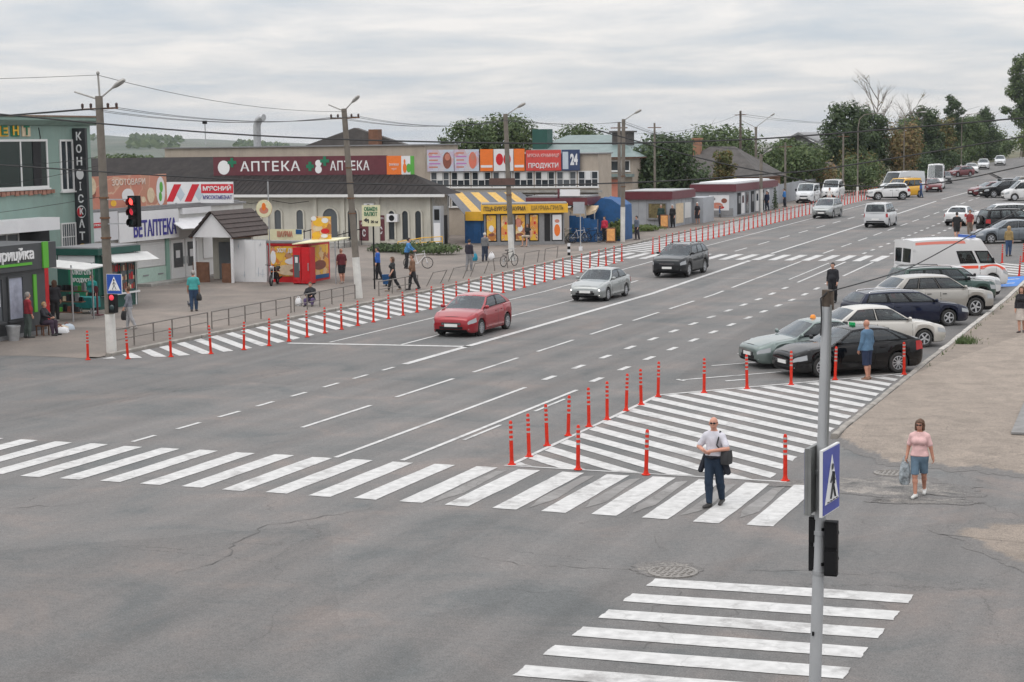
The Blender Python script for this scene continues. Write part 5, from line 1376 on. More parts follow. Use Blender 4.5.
b = Bld('vet_sign', 'white sign with blue lettering hung over the shuttered vet pharmacy', 'sign', -51.2, 78.5, 2.3)
b.fx('board', M_SIGNW, -51.15, 75.6, 81.15, 2.42, 3.93, .0, .08)
b.fx('side_panel', mat('pale_panel', (0.56, 0.56, 0.58), .6), -51.15, 72.7, 75.55, 2.6, 4.02, .0, .06)
b.tx('ВЕТАПТЕКА', -51.05, 78.85, 2.98, 4.0, .86, M_BLUEL, .022)
b.disc('emblem', M_WHITE, 'X', -51.15, 77.2, 4.15, .45, .5, .06); 
p = b.fx('red_arrow_sign', M_REDP, -51.09, 72.9, 74.6, 3.28, 3.52, .0, .03); b.tx('◄ ПОБУТ', -51.04, 73.7, 3.4, 1.1, .12, M_WHITE, .01)
b = Bld('pet_banner', 'salmon coloured pet goods banner with animal pictures above the vet sign', 'banner', -51.5, 77.3, 4.1)
b.fx('canvas', M_ZOO, -51.6, 73.7, 80.85, 4.16, 5.78, .0, .05)
b.tx('ЗООТОВАРИ', -51.53, 77.3, 5.42, 3.0, .32, mat('banner_cream_text', (0.72, 0.62, 0.55), .6), .0)
for (m, y, z, a, c) in ((M_BEIGEP, 74.1, 5.3, .35, .42), (M_BROWNP, 74.2, 5.0, .22, .3), (M_YELL, 75.9, 4.4, .25, .16), (M_SIGNW, 77.2, 4.75, .55, .36), (M_BEIGEP, 79.3, 4.7, .35, .4), (M_SIGNW, 80.25, 4.9, .42, .75), (M_GREENP, 80.3, 5.1, .16, .28), (M_GREENP, 80.2, 4.6, .14, .25), (M_BEIGEP, 78.6, 4.5, .2, .16)):
    b.disc('picture', m, 'X', -51.55, y, z, a, c, .008+random.random()*.01)
for y in (73.8, 77.3, 80.7): b.box('strut', M_METAL, -51.72, -51.62, y-.04, y+.04, 4.06, 5.7)

b = Bld('meat_sign', 'white butcher sign with red slashes and red lettering', 'sign', -51.4, 84, 4.05)
b.fy('board', M_SIGNW, 84, -53.6, -49.35, 4.13, 5.27, .0, .12)
for x0 in (-53.5, -52.35):
    mb = MB(); mb.slab([(x0-.02, 83.878, 4.2), (x0+.4, 83.878, 4.2), (x0+.95, 83.878, 5.15), (x0+.5, 83.878, 5.15)], (0, -1, 0), .012); b.put(mb, 'red_slash', M_REDL)
for x0 in (-52.62, -51.45):
    mb = MB(); mb.slab([(x0-.28, 83.879, 4.6), (x0, 83.879, 4.22), (x0+.28, 83.879, 4.6), (x0, 83.879, 5.0)], (0, -1, 0), .01); b.put(mb, 'grey_diamond', M_SKYP)
b.fy('red_strip', M_REDL, 83.88, -51.3, -49.3, 4.66, 5.15, .0, .012); b.ty("М'ЯСНИЙ", 83.86, -50.3, 4.9, 1.75, .32, M_WHITE, .02); b.ty("М'ЯСОКОМБІНАТ", 83.87, -50.3, 4.42, 1.8, .22, M_BLUEL, .0)
for x in (-53.0, -51.6): b.box('strut', M_METAL, x-.04, x+.04, 84.0, 84.06, 4.06, 5.1)
b.box('bracket', M_METAL, -53.5, -49.5, 84.0, 84.05, 4.5, 4.56)

# --- gabled entrance canopy
b = Bld('gabled_canopy', 'small entrance porch with a brown tiled gable roof', 'porch', -48.6, 82.3, PH)
M_TILE = M_ROOFTILE
for sd, x0 in ((-1, -49.85), (1, -47.35)):
    r_ = b.box('roof_batten', M_WOODB, min(x0, x0-.05*sd), max(x0, x0-.05*sd), 80.3, 84.4, 2.40, 2.46)
for sd in (-1, 1):
    root = None
    mb = MB(); mb.slab([(-48.6, 80.25, 3.80), (-48.6, 84.5, 3.80), (-48.6+sd*1.3, 84.5, 2.44), (-48.6+sd*1.3, 80.25, 2.44)], (sd*1.36, 0, 1.3), .04); root = b.put(mb, 'roof', M_TILE)
    for k in range(6):
        f0, f1 = k/6, (k+1)/6
        mb = MB(); nx, nz = sd*.72, .69
        def rp_(f, y, o): return (-48.6+sd*1.3*f+nx*o, y, 3.80-1.36*f+nz*o)
        mb.add([rp_(f0, 80.22, .045), rp_(f0, 84.52, .045), rp_(f1, 84.52, .085), rp_(f1, 80.22, .085), rp_(f1, 80.22, .04), rp_(f1, 84.52, .04)], [(0, 1, 2, 3), (3, 2, 5, 4)]); b.put(mb, 'shingle', M_TILE, root)
mb = MB(); mb.slab([(-49.8, 80.4, 2.46), (-47.4, 80.4, 2.46), (-48.6, 80.4, 3.72)], (0, 1, 0), .06); b.put(mb, 'gable', M_SIGNW)
for x in (-49.75, -47.5): b.box('post', M_SIGNW, x-.06, x+.06, 80.45, 80.57, PH, 2.44)
b.box('low_wall', M_WOODB, -49.9, -48.95, 80.5, 80.62, PH, 1.15); b.box('low_wall', M_WOODB, -48.15, -47.5, 80.5, 80.62, PH, 1.1)
b.box('back_wall', M_CREAM, -49.8, -47.42, 82.4, 82.6, PH, 2.42); d = b.fy('door', mat('grey_steel_door', (0.16, 0.17, 0.18), .5), 82.4, -49.4, -48.4, PH, 2.1, .0, .05); b.fy('handle', M_METAL, 82.35, -48.6, -48.5, 1.0, 1.15, .0, .06, d)
b = Bld('white_board_fence', 'white painted sheet metal screen with faded sketches beside the porch', 'screen', -46.85, 81.2, PH)
for k in range(3): b.fy('panel', M_SIGNW, 81.24, -47.82+k*.655, -47.82+k*.655+.645, .09, 2.28, .0, .06)
b.box('frame', M_METAL, -47.9, -45.8, 81.25, 81.32, PH, 2.32)
for (x, z, s) in ((-46.35, .55, .16), (-46.1, .5, .14), (-47.5, 1.95, .08), (-46.2, 2.05, .06), (-47.2, .45, .1)):
    mb = MB(); mb.bar((x, 81.172, z-s), (x+.02, 81.172, z+s*2), .03, .01); mb.bar((x-s, 81.172, z), (x+s, 81.172, z+.02), .025, .01); b.put(mb, 'faded_sketch', M_SKYP)

# --- yellow snack kiosk
b = Bld('snack_kiosk', 'yellow and red snack kiosk covered with food pictures', 'kiosk', -44.6, 82.5, PH)
b.box('wall', M_REDP, -45.8, -43.42, 81.3, 83.6, PH, 2.14); b.box('roof', M_GREY, -45.85, -43.35, 81.2, 83.7, 2.14, 2.24)
p = b.fy('poster', M_FOOD, 81.3, -45.72, -43.9, .42, 1.98, .0, .03)
for (m, x, z, a, c) in ((M_BEIGEP, -44.6, .75, .75, .28), (M_BROWNP, -44.65, .8, .4, .14), (M_ORNG, -44.75, .86, .22, .10), (M_SIGNW, -44.4, 1.2, .42, .16), (M_SKYP, -44.25, 1.3, .25, .16), (M_ORNG, -45.55, .75, .14, .3), (M_SIGNW, -45.5, 1.4, .16, .35), (M_PINK, -45.5, 1.75, .14, .13), (M_BROWNP, -44.3, .72, .25, .10)):
    b.disc('picture', m, 'Y', 81.27, x, z, a, c, .008+random.random()*.012, p)
b.ty('ХОТ ДОГ', 81.24, -44.65, 1.75, 1.2, .26, M_SIGNW, .03)
p = b.fx('poster', M_FOOD, -43.42, 81.5, 83.4, .45, 2.0, .0, .03); b.disc('picture', M_BROWNP, 'X', -43.39, 82.4, .95, .7, .25, .012, p); b.fx('blue_band', M_BLUE, -43.39, 81.5, 83.4, .25, .45, .0, .02, p)
b.fy('sign', M_CREAMB, 81.3, -45.75, -43.75, 2.3, 2.86, .0, .08); b.ty('ШАУРМА', 81.2, -44.75, 2.6, .9, .3, M_PINK, .02); b.fy('sign_end', M_BLUE, 81.3, -44.1, -43.75, 2.62, 2.86, .09, .1); b.fy('red_band', M_REDP, 81.3, -45.85, -43.4, 2.02, 2.22, .031, .06)
mb = MB(); mb.slab([(-43.9, 80.4, 2.12), (-41.6, 80.9, 2.3), (-41.7, 82.6, 2.36), (-43.5, 82.4, 2.3)], (0, 0, 1), .05); b.put(mb, 'awning', M_CREAMB); b.box('awning_pole', M_METAL, -41.75, -41.7, 80.95, 81, PH, 2.3)
b = Bld('hot_dog_sign', 'orange rooftop food sign above the snack kiosk', 'sign', -43, 82, 2.24)
b.fy('board', M_FOOD, 82, -43.55, -42.45, 2.3, 3.5, .0, .1)
for (m, x, z, a, c) in ((M_YELL, -43.1, 3.2, .35, .22), (M_BEIGEP, -43.2, 2.9, .3, .16), (M_SIGNW, -42.75, 3.3, .2, .14), (M_YELL, -43.3, 2.55, .22, .15), (M_REDP, -42.75, 2.75, .25, .14), (M_SIGNW, -42.8, 2.5, .2, .1), (M_SIGNW, -43.4, 3.4, .16, .12)):
    b.disc('picture', m, 'Y', 81.9, x, z, a, c, .008+random.random()*.015)
for x in (-43.4, -42.6): b.box('strut', M_METAL, x-.03, x+.03, 82.0, 82.08, 2.2, 3.3)
b.box('bracket', M_METAL, -43.5, -42.5, 82.08, 82.14, 2.2, 2.3)
for i, x in enumerate((-43.62, -43.12)):
    b = Bld('drinks_fridge', ['red drinks fridge with a glass door before the snack kiosk', 'plain red drinks fridge nearest the cream awning pole'][i], 'fridge', x, 80.6, PH, 'red fridges by the snack kiosk')
    b.box('cabinet', M_REDP, x-.24, x+.24, 80.35, 80.95, PH+.06, 1.98)
    for dx in (-.2, .2): b.box('foot', M_DARK, x+dx-.03, x+dx+.03, 80.4, 80.9, PH, PH+.06)
    d = b.fy('door', M_REDP, 80.35, x-.22, x+.22, .3, 1.75, .0, .03); 
    if i == 0: b.fy('pane', M_WINL, 80.32, x-.16, x+.16, .45, 1.6, .0, .008, d); b.fy('price_card', M_SIGNW, 80.31, x-.08, x+.08, 1.2, 1.5, .0, .008, d)
    b.fy('handle', M_METAL, 80.32, x+.15, x+.19, .8, 1.2, .0, .04, d)

# --- pharmacy hall
b = Bld('pharmacy_building', 'cream pharmacy hall with arched windows and a dark brown roof', 'building', -58, 111, .36)
YP = 107.3
b.box('wall', M_CREAM, -76, -48, YP, 109.4, .2, 3.78)
def rp2(x, v): return (x, 106.75+2.6*v, 3.84+1.28*v)
mb = MB(); mb.add([rp2(-77, 0), rp2(-46.95, 0), rp2(-50.2, 1), rp2(-77, 1), (-47.0, 109.9, 3.84), (-77, 109.9, 3.84)], [(0, 1, 2, 3), (1, 4, 2), (2, 4, 5, 3), (0, 3, 5), (0, 5, 4, 1)]); b.put(mb, 'roof', M_ROOFBR)
mb = MB(); mb.add([(-80, 110.2, 4.9), (-66.3, 110.2, 4.9), (-66.3, 113, 6.42), (-80, 113, 6.42), (-66.3, 113, 4.9), (-80, 113, 4.9)], [(0, 1, 2, 3), (1, 4, 2), (2, 4, 5, 3), (0, 3, 5), (0, 5, 4, 1)]); b.put(mb, 'upper_roof', M_ROOFBR)
mb = MB()
for k in range(73):
    x = -76.8+k*.4; v = 1.0 if x < -50.4 else max(.05, (-47.1-x)/3.3)
    mb.slab([rp2(x, 0), rp2(x+.03, 0), rp2(x+.03, v), rp2(x, v)], (0, -.44, .9), .022)
o = b.put(mb, 'roof_seams', M_ROOFBR); o['kind'] = 'stuff'
b.box('eave', M_FRAMEW, -77.05, -46.9, 106.62, 106.80, 3.68, 3.86)
def arch(face, Y, xc, w, z0, z1, frame=M_CREAM, glass=M_WIN, prefix='window'):
    mb = MB(); n = 10; zc = z1-w/2
    outer = [(xc-w/2-.12, z0-.05)]+[(xc-(w/2+.12)*math.cos(PI*k/n), zc+(w/2+.12)*math.sin(PI*k/n)) for k in range(n+1)]+[(xc+w/2+.12, z0-.05)]
    inner = [(xc-w/2, z0)]+[(xc-(w/2)*math.cos(PI*k/n), zc+(w/2)*math.sin(PI*k/n)) for k in range(n+1)]+[(xc+w/2, z0)]
    m_ = len(outer)
    vs_ = [(x, Y-.09, z) for x, z in outer]+[(x, Y-.09, z) for x, z in inner]+[(x, Y, z) for x, z in outer]+[(x, Y, z) for x, z in inner]
    fs = [(i, i+1, m_+i+1, m_+i) for i in range(m_-1)]+[(i, i+1, 2*m_+i+1, 2*m_+i) for i in range(m_-1)]+[(m_+i, m_+i+1, 3*m_+i+1, 3*m_+i) for i in range(m_-1)]
    mb.add(vs_, fs); w_ = b.put(mb, prefix, frame)
    mb = MB(); mb.slab([(x, Y-.008, z) for x, z in inner], (0, -1, 0), .012); b.put(mb, 'pane', glass, w_)
    return w_
for xc in (-51.0, -50.0, -49.05): arch('Y', YP, xc, .42, .85, 2.75, M_CREAM, M_WIN)
for xc in (-62.8, -61.2, -59.6, -57.9): arch('Y', YP, xc, .5, 1.5, 2.8, M_CREAM, M_WINL)
arch('Y', YP, -55.6, 1.1, .5, 2.9, M_CREAM, M_WINL, 'entrance_arch'); arch('Y', YP, -53.9, .7, .8, 2.9, M_CREAM, M_WIN)
for x in (-48.25, -52.0, -56.7, -54.6, -60.4): b.box('pilaster', M_CREAM, x-.14, x+.14, YP-.14, YP, .3, 3.66)
b.box('plinth', M_STONE, -76, -47.9, YP-.16, YP, .2, .62)
for (x0, x1, z0, z1) in ((-53.4, -52.75, .75, 2.1), (-52.1, -51.55, .75, 2.45)):
    p = b.fy('poster', M_BURG, YP, x0, x1, z0, z1, .0, .03); b.ty('С', YP-.035, (x0+x1)/2, (z0+z1)/2-.2, .24, .5, M_SIGNW, .03); b.ty('ЗНИЖКА', YP-.035, (x0+x1)/2, z1-.2, .45, .14, M_SIGNW, .0)
b.box('shade_toned_side_wall', M_STONE, -48.0, -47.8, YP-.1, 109.3, .2, 3.7); b.box('side_door', M_DARKIN, -47.8, -47.75, 108.4, 109.1, .4, 2.4)  # side wall grey, not cream: the building's shade side put into its colour
b.box('wall_panel', M_BEIGEP, -47.8, -47.74, 107.6, 108.3, .9, 3.0)
mb = MB(); mb.box(-56.6, -53.2, 104.6, YP-.17, .25, .75); mb.box(-56.6, -53.2, 104.1, 104.6, .25, .55); mb.box(-56.6, -53.2, 103.6, 104.1, .25, .42); b.put(mb, 'steps', M_STONE)
for x in (-56.6, -53.2):
    mb = MB()
    for k in range(5): mb.bar((x, 103.7+k*.85, .3), (x, 103.7+k*.85, 1.55), .04)
    mb.bar((x, 103.6, 1.3), (x, 107.2, 1.55), .05); b.put(mb, 'handrail', M_DARK)
for (x0, x1) in ((-50.95, -50.55), (-52.6, -52.3)):
    a = b.fy('air_conditioner', M_SIGNW, YP, x0-.3, x1+.1, 2.02 if x0 > -52 else 2.75, 2.55 if x0 > -52 else 3.25, .0, .32); b.disc('fan', M_DARK, 'Y', YP-.32, (x0+x1)/2-.12, 2.28 if x0 > -52 else 3.0, .2, .2, .008, a)
mb = MB()
for i in range(3): mb.tube([(-66+i*3.1, 106.9, 3.45), (-64.6+i*3.1, 106.95, 3.25), (-63.2+i*3.1, 106.9, 3.4)], .02, 5)
b.put(mb, 'wall_cable', M_DARK)

b = Bld('pharmacy_sign', 'long burgundy pharmacy roof sign with white letters and green crosses', 'sign', -58.5, 109.6, 5)
YS = 109.6
b.fy('board', M_BURG, YS, -66.3, -52.75, 5.0, 6.42, .0, .16)
b.fy('orange_panel', M_ORNG, YS, -52.75, -51.65, 5.02, 6.38, .0, .15); b.ty('знижки', YS-.155, -52.2, 5.8, .7, .16, M_SIGNW, .0); b.ty('тут', YS-.155, -52.2, 5.5, .4, .14, M_SIGNW, .0)
b.fy('white_panel', M_SIGNW, YS, -51.65, -50.98, 5.02, 6.36, .0, .15); b.fy('green_panel', M_GREENP, YS, -50.98, -50.75, 5.02, 6.36, .0, .15)
b.disc('bottle_print', M_ORNG, 'Y', YS-.15, -51.4, 5.55, .14, .33, .012); b.disc('bottle_print', M_ORNG, 'Y', YS-.15, -51.4, 6.0, .07, .15, .014); b.disc('bottle_print', M_GREENP, 'Y', YS-.15, -51.1, 5.55, .18, .3, .011)
b.ty('АПТЕКА', YS-.165, -61.75, 5.70, 4.75, .70, M_WHITE, .012)
b.ty('АПТЕКА', YS-.165, -55.55, 5.70, 3.0, .66, M_WHITE, .012)
for (x, z, r_, cx, m) in ((-65.45, 5.68, .48, -65.02, M_WHITE), (-57.95, 5.72, .0, -57.7, M_WHITE)):
    if r_: b.disc('emblem', M_WHITE, 'Y', YS-.16, x, z, .48, .5, .01)
    else:
        b.disc('emblem', M_WHITE, 'Y', YS-.16, x, z+.2, .24, .24, .01); b.disc('emblem', M_WHITE, 'Y', YS-.16, x, z-.22, .26, .27, .012)
        b.fy('green_cross', M_TEALP, YS-.16, x-.95, x-.35, z-.12, z+.12, .0, .02); b.fy('green_cross', M_TEALP, YS-.16, x-.77, x-.53, z-.32, z+.32, .0, .024)
    b.fy('green_cross', M_TEALP, YS-.17, cx-.1, cx+.6, z+.25, z+.47, .0, .02); b.fy('green_cross', M_TEALP, YS-.17, cx+.14, cx+.36, z+.02, z+.68, .0, .024)
b.t.location.x += .42
for k in range(8): b.box('strut', M_METAL, -66+k*2.0-.04, -66+k*2.0+.04, YS, YS+.9, 5.1, 5.2)
mb = MB(); mb.bar((-58.3, 108.0, 4.35), (-57.2, YS-.05, 5.05), .05); b.put(mb, 'stay', M_METAL)

b = Bld('exchange_sign', 'cream currency exchange board with an arrow on a dark post', 'sign', -38.3, 78.6, PH)
b.box('post', M_DARK, -38.42, -38.36, 78.6, 78.66, PH, 4.1)
b.fy('board', M_CREAMB, 78.6, -38.95, -37.98, 3.18, 4.22, .0, .06)
b.ty('ОБМІН', 78.53, -38.47, 4.02, .7, .2, M_TEALP, .015); b.ty('ВАЛЮТ', 78.53, -38.47, 3.77, .7, .2, M_TEALP, .015); b.ty('20 м', 78.53, -38.28, 3.4, .38, .13, M_SIGNK, .02)
mb = MB(); mb.slab([(-38.87, 78.54, 3.48), (-38.7, 78.54, 3.60), (-38.7, 78.54, 3.53), (-38.58, 78.54, 3.53), (-38.58, 78.54, 3.34), (-38.64, 78.54, 3.34), (-38.64, 78.54, 3.44), (-38.7, 78.54, 3.44), (-38.7, 78.54, 3.37)], (0, -1, 0), .01); b.put(mb, 'arrow', M_SIGNK)

# --- long brick market building
b = Bld('market_building', 'long beige brick market building with a row of upper windows', 'building', -60, 124)
b.box('wall', M_BRICKB, -75.3, -53.3, 118, 124, 0, 7.05); b.box('wall', M_BRICKB, -53.3, -40.1, 118.02, 121, 0, 6.3); b.box('coping', M_GREY, -75.5, -53.1, 117.85, 124.1, 7.05, 7.14); b.box('coping', M_GREY, -53.1, -40.0, 117.87, 121.1, 6.3, 6.38)
for i in range(8):
    x0 = -52.9+i*1.62; b.window('Y', 118.02, x0, x0+1.5, 4.0, 5.12, 3, 2, M_FRAMEW, M_WIN if i % 3 else M_WINL, .06)
    b.fy('white_panel', M_FRAMEW, 118.02, x0+.55, x0+.95, 4.5, 5.08, .072, .085)
for i in range(8): b.window('Y', 118.02, -52.9+i*1.62, -51.4+i*1.62, 2.6, 3.5, 2, 1, M_FRAMEW, M_WIN, .06)
b.box('ledge', M_STONE, -53.3, -39.8, 117.7, 118.02, 3.62, 3.78)
mb = MB(); mb.tube([(-68.0, 119.5, 6.6), (-68.0, 119.5, 8.7), (-67.85, 119.5, 9.1), (-67.5, 119.4, 9.3), (-67.3, 119.35, 9.3)], [.30, .30, .30, .30, .27], 12); b.put(mb, 'flue', M_METAL, smooth=40)
mb = MB(); mb.loft([[(-66, y, 7.1), (-61.6, y, 8.45), (-57.2, y, 7.1)] for y in (123.2, 123.9)], True, True); b.put(mb, 'rear_gable', M_ROOFGREY); b.box('roof_hut', M_WOODB, -60.0, -59.2, 122.4, 123.1, 7.1, 8.3)
b.box('antenna', M_METAL, -72.3, -72.24, 119, 119.06, 7.3, 9.1); b.box('antenna_box', M_DARK, -72.42, -72.12, 118.9, 119.1, 8.9, 9.15)
BX = [('ice cream banner of two pale blue pictures, nearest the brick corner', -53.05, -50.95, 'a'), ('pale blue banner with a pink cone picture', -50.9, -49.0, 'b'), ('orange banner left of the red emblem', -48.9, -47.9, 'c'), ('white banner with a red emblem between the orange ones', -47.85, -46.35, 'd'), ('orange banner right of the red emblem', -46.3, -45.5, 'c'), ('wide red banner with white lettering', -45.4, -42.75, 'e'), ('dark blue banner with white figures at the end of the row', -42.7, -41.35, 'f')]
for lab, x0, x1, k in BX:
    b = Bld('banner', lab+' on the market building', 'banner', (x0+x1)/2, 117.8, 5.1, 'banners on the market building')
    Yb = 117.8; z0, z1 = 5.16, 6.72-(.10 if k in 'ef' else 0)-.0*x0
    m = {'a': M_ICE, 'b': M_ICE, 'c': M_ORNG, 'd': M_SIGNW, 'e': mat('banner_red', (0.55, 0.06, 0.05), .6, var=.1), 'f': mat('banner_navy', (0.03, 0.05, 0.12), .6)}[k]
    b.fy('canvas', m, Yb, x0, x1, z0, z1, .0, .05)
    for xx in (x0+.15, x1-.15): b.box('bracket', M_METAL, xx-.03, xx+.03, Yb, 118.02, z0+.3, z0+.36)
    xc = (x0+x1)/2; w = x1-x0
    if k in 'ab':
        b.disc('picture', M_BROWNP if k == 'a' else mat('coral_print', (0.62, 0.16, 0.10), .6), 'Y', Yb-.05, xc+w*.25, (z0+z1)/2, w*.16, .6, .008); b.disc('picture', M_PINK, 'Y', Yb-.05, xc+w*.27, (z0+z1)/2+.25, w*.1, .25, .014)
        for q in range(5): b.fy('print_line', M_LILAC if q % 2 else M_PINK, Yb-.05, x0+.15, xc+(.0 if q % 2 else -.2), z1-.3-q*.25, z1-.2-q*.25, .0, .006)
    elif k == 'c': b.fy('white_band', M_SIGNW, Yb-.05, x0+.05, x1-.05, z0+.25, z0+.42, .0, .006)
    elif k == 'd':
        for dx in (-.3, .28): b.disc('picture', M_REDP, 'Y', Yb-.05, xc+dx, (z0+z1)/2+.05, .28, .42, .008)
    elif k == 'e':
        b.ty('М\'ЯСНА КРАМНИЦЯ', Yb-.056, xc, z1-.4, w*.9, .3, mat('pink_letters', (0.7, 0.42, 0.40), .6), .02); b.ty('ПРОДУКТИ', Yb-.056, xc, z0+.35, w*.85, .42, M_SIGNW, .02)
    else:
        b.fy('white_block', M_SKYP, Yb-.05, x0+.08, x0+.5, z0+.1, z1-.15, .0, .006); b.ty('24', Yb-.056, xc+.25, (z0+z1)/2, .55, .8, M_SIGNW, .05)

# --- striped passage awning, blue sheeting
b = Bld('striped_awning', 'yellow and grey striped canvas awning over the market passage', 'awning', -44.8, 110, .4)
NS = 9
for k in range(NS):
    f0, f1 = k/NS, (k+1)/NS
    def ap(f, v): return (-49.8+f*5.6+v*2.9, 113.6-3.3*v+1.9*f*v, 3.75-1.5*v)
    mb = MB(); mb.slab([ap(f0, 0), ap(f1, 0), ap(f1, 1), ap(f0, 1)], (0, -.45, .9), .03); b.put(mb, 'stripe', mat('yellow_canvas', (0.56, 0.36, 0.11), .8, var=.12) if k % 2 else mat('grey_canvas', (0.13, 0.135, 0.15), .8, var=.1))
for x, y in ((-46.8, 110.4), (-42.0, 112.1), (-49.6, 113.5), (-44.4, 113.5)): b.box('pole', M_METAL, x-.03, x+.03, y-.03, y+.03, .3, 2.25 if y < 113 else 3.7)
b = Bld('blue_stall', 'closed market stall of blue sheeting under the striped awning', 'stall', -45.4, 110.0, .4)
for k in range(4): b.fy('sheet', M_BLUE, 109.9-.03*(k % 2), -46.8+k*.62, -46.2+k*.62, .42, 2.3, .0, .05)
b.box('back', M_DARKIN, -46.85, -44.3, 109.95, 111, .4, 2.4); b.box('yellow_sign', M_YELL, -46.7, -45.4, 109.7, 109.78, 2.0, 2.6)
b = Bld('grey_cabinet', 'narrow grey street cabinet beside the pharmacy corner', 'cabinet', -47.2, 106.4, .4)
b.box('body', M_KGREY, -47.5, -46.95, 106.2, 106.7, .4, 3.1); b.fy('vent', M_DARK, 106.2, -47.4, -47.05, 2.2, 2.9, .0, .03); b.fy('door', M_SIGNW, 106.2, -47.45, -47.0, .6, 2.0, .0, .03)

# --- yellow shawarma kiosk, turned towards the road
kt = thing('shawarma_kiosk', 'yellow fast food kiosk with black lettering and poster windows', 'kiosk', (-44.5, 107.7, zp(108)+PH-.05), D(22))
def kb(name, m, x0, x1, y0, y1, z0, z1, parent=None):
    mb = MB(); mb.box(x0, x1, y0, y1, z0, z1); return mb.build(name, m, parent or kt)
kb('wall', M_GREY, 0, 5.25, 0, 2.4, 0, 2.15); kb('plinth', M_GREY, -.02, 5.27, -.04, 0, 0, .28); kb('roof', M_GREY, -.15, 5.45, -.2, 2.5, 2.72, 2.80)
kb('fascia', M_YELL, -.2, 2.85, -.22, 2.4, 2.13, 2.72); kb('fascia', M_YELL, 2.853, 5.5, -.22, 2.4, 2.15, 2.74)
text('ПІЦА-БУРГЕР-ШАУРМА', kt, (1.35, -.235, 2.44), 2.75, .34, 0, M_SIGNK, bold=.012); text('ШАУРМА-ГРИЛЬ', kt, (4.15, -.235, 2.46), 2.1, .30, 0, mat('dim_letters', (0.22, 0.15, 0.03), .6), bold=.005)
for k in range(5):
    x0 = .1+k*.95 if k < 4 else 4.42
    fr = kb('frame', M_DARK, x0, x0+.72 if k != 3 else x0+.62, -.05, 0, .3, 2.08)
    kb('poster', M_FOOD if k != 4 else M_SIGNW, x0+.06, x0+.66 if k != 3 else x0+.56, -.064, -.05, .36, 2.02, fr)
    for q, (m, z, a, c) in enumerate([(M_SIGNW, 1.15, .16, .22), (M_BROWNP, .75, .2, .1)] if k in (0, 2) else [(M_REDP, 1.5, .07, .1), (M_REDP, .85, .07, .1)] if k != 4 else [(M_ORNG, 1.0, .2, .4), (M_PINK, 1.6, .16, .12)]):
        mb = MB(); mb.slab([(x0+.36+a*math.cos(2*PI*j/14), -.066-.003*q, z+c*math.sin(2*PI*j/14)) for j in range(14)], (0, -1, 0), .003); mb.build('picture', m, fr)
kb('doorway', M_DARKIN, 3.95, 4.32, -.03, 0, .1, 2.08); kb('pink_notice', M_PINK, 2.1, 2.4, -.09, -.072, 1.25, 1.75)
kt2 = Bld('burgundy_canopy', 'low burgundy roof band behind the fast food kiosk', 'canopy', -40, 113.5)
kt2.box('band', M_BURG, -43.3, -38.9, 112.2, 115, 2.95, 3.45); kt2.box('top', M_GREY, -43.2, -39, 112.3, 114.9, 3.45, 3.55)
for x in (-43.1, -39.1):
    for y in (112.4, 114.8): kt2.box('post', M_METAL, x-.04, x+.04, y-.04, y+.04, .4, 2.95)
kt2.fy('sign', M_SIGNW, 112.2, -40.8, -39.4, 3.55, 4.0, .0, .06); kt2.box('sign_post', M_BURG, -41.0, -40.9, 112.2, 112.3, 3.4, 4.05)
b = Bld('blue_tent', 'bright blue tarpaulin market tent beside the fast food kiosk', 'tent', -38.6, 114.5)
z0 = zp(114)
mb = MB(); rings = []
for k in range(9):
    y_ = 113.4+k*.32; d_ = .10*math.sin(k*1.9); rings.append([(-39.5, y_, z0), (-39.45+d_*.3, y_, z0+1.9+d_*.5), (-38.9, y_, z0+2.45+d_), (-38.3, y_, z0+2.95-d_*.6), (-37.6, y_, z0+2.85+d_*.5), (-37.0, y_, z0+2.45), (-36.95, y_, z0)])
mb.loft(rings, True, True); b.put(mb, 'tarpaulin', M_BLUE, smooth=50)
mb = MB()
rings = []
for k in range(9):
    f = k/8; rings.append([(-40.3+1.9*f, 112.5+.15*math.sin(PI*f), z0+2.0-.22*math.sin(PI*f)+dz) for dz in (0, .2)]+[(-40.3+1.9*f, 113.1, z0+2.35+dz) for dz in (.1, 0)])
mb.loft(rings, True, True); b.put(mb, 'awning_roll', M_BEIGEP, smooth=50)
for x in (-40.2, -38.5): b.box('pole', M_METAL, x-.03, x+.03, 112.5, 112.56, z0, z0+2.05)
b = Bld('blue_screen', 'long low blue tarpaulin screen right of the fast food kiosk', 'screen', -39, 111.6)
for k in range(4): b.fy('sheet', M_BLUE, 112.0-.04*(k % 2), -40.1+k*.5, -39.62+k*.5, zp(111)+.1, zp(111)+1.85-.08*k, .0, .05)
b.box('frame', M_METAL, -40.1, -38.1, 112.02, 112.08, zp(111)+.05, zp(111)+1.6)

# --- grey kiosks with burgundy fascia
def grey_kiosk(label, x0, x1, y0, y1, hz, win, seed):
    z0 = zp((y0+y1)/2)+PH
    b = Bld('grey_kiosk', label, 'kiosk', (x0+x1)/2, (y0+y1)/2, z0, 'grey kiosks by the kerb')
    b.box('wall', M_KGREY, x0, x1, y0, y1, z0-.5, hz-.58); b.box('fascia', M_BURG, x0-.2, x1+.2, y0-.2, y1+.2, hz-.6, hz); b.box('roof', M_METAL, x0-.1, x1+.1, y0-.1, y1+.1, hz, hz+.06)
    n = int((x1-x0)/.62)
    for k in range(1, n): b.fy('panel_joint', M_GREY, y0, x0+(x1-x0)*k/n-.012, x0+(x1-x0)*k/n+.012, z0, hz-.62, .0, .012)
    n = int((y1-y0)/.9)
    for k in range(1, n): b.fx('panel_joint', M_GREY, x1, y0+(y1-y0)*k/n-.015, y0+(y1-y0)*k/n+.015, z0, hz-.62, .0, .012)
    return b, z0
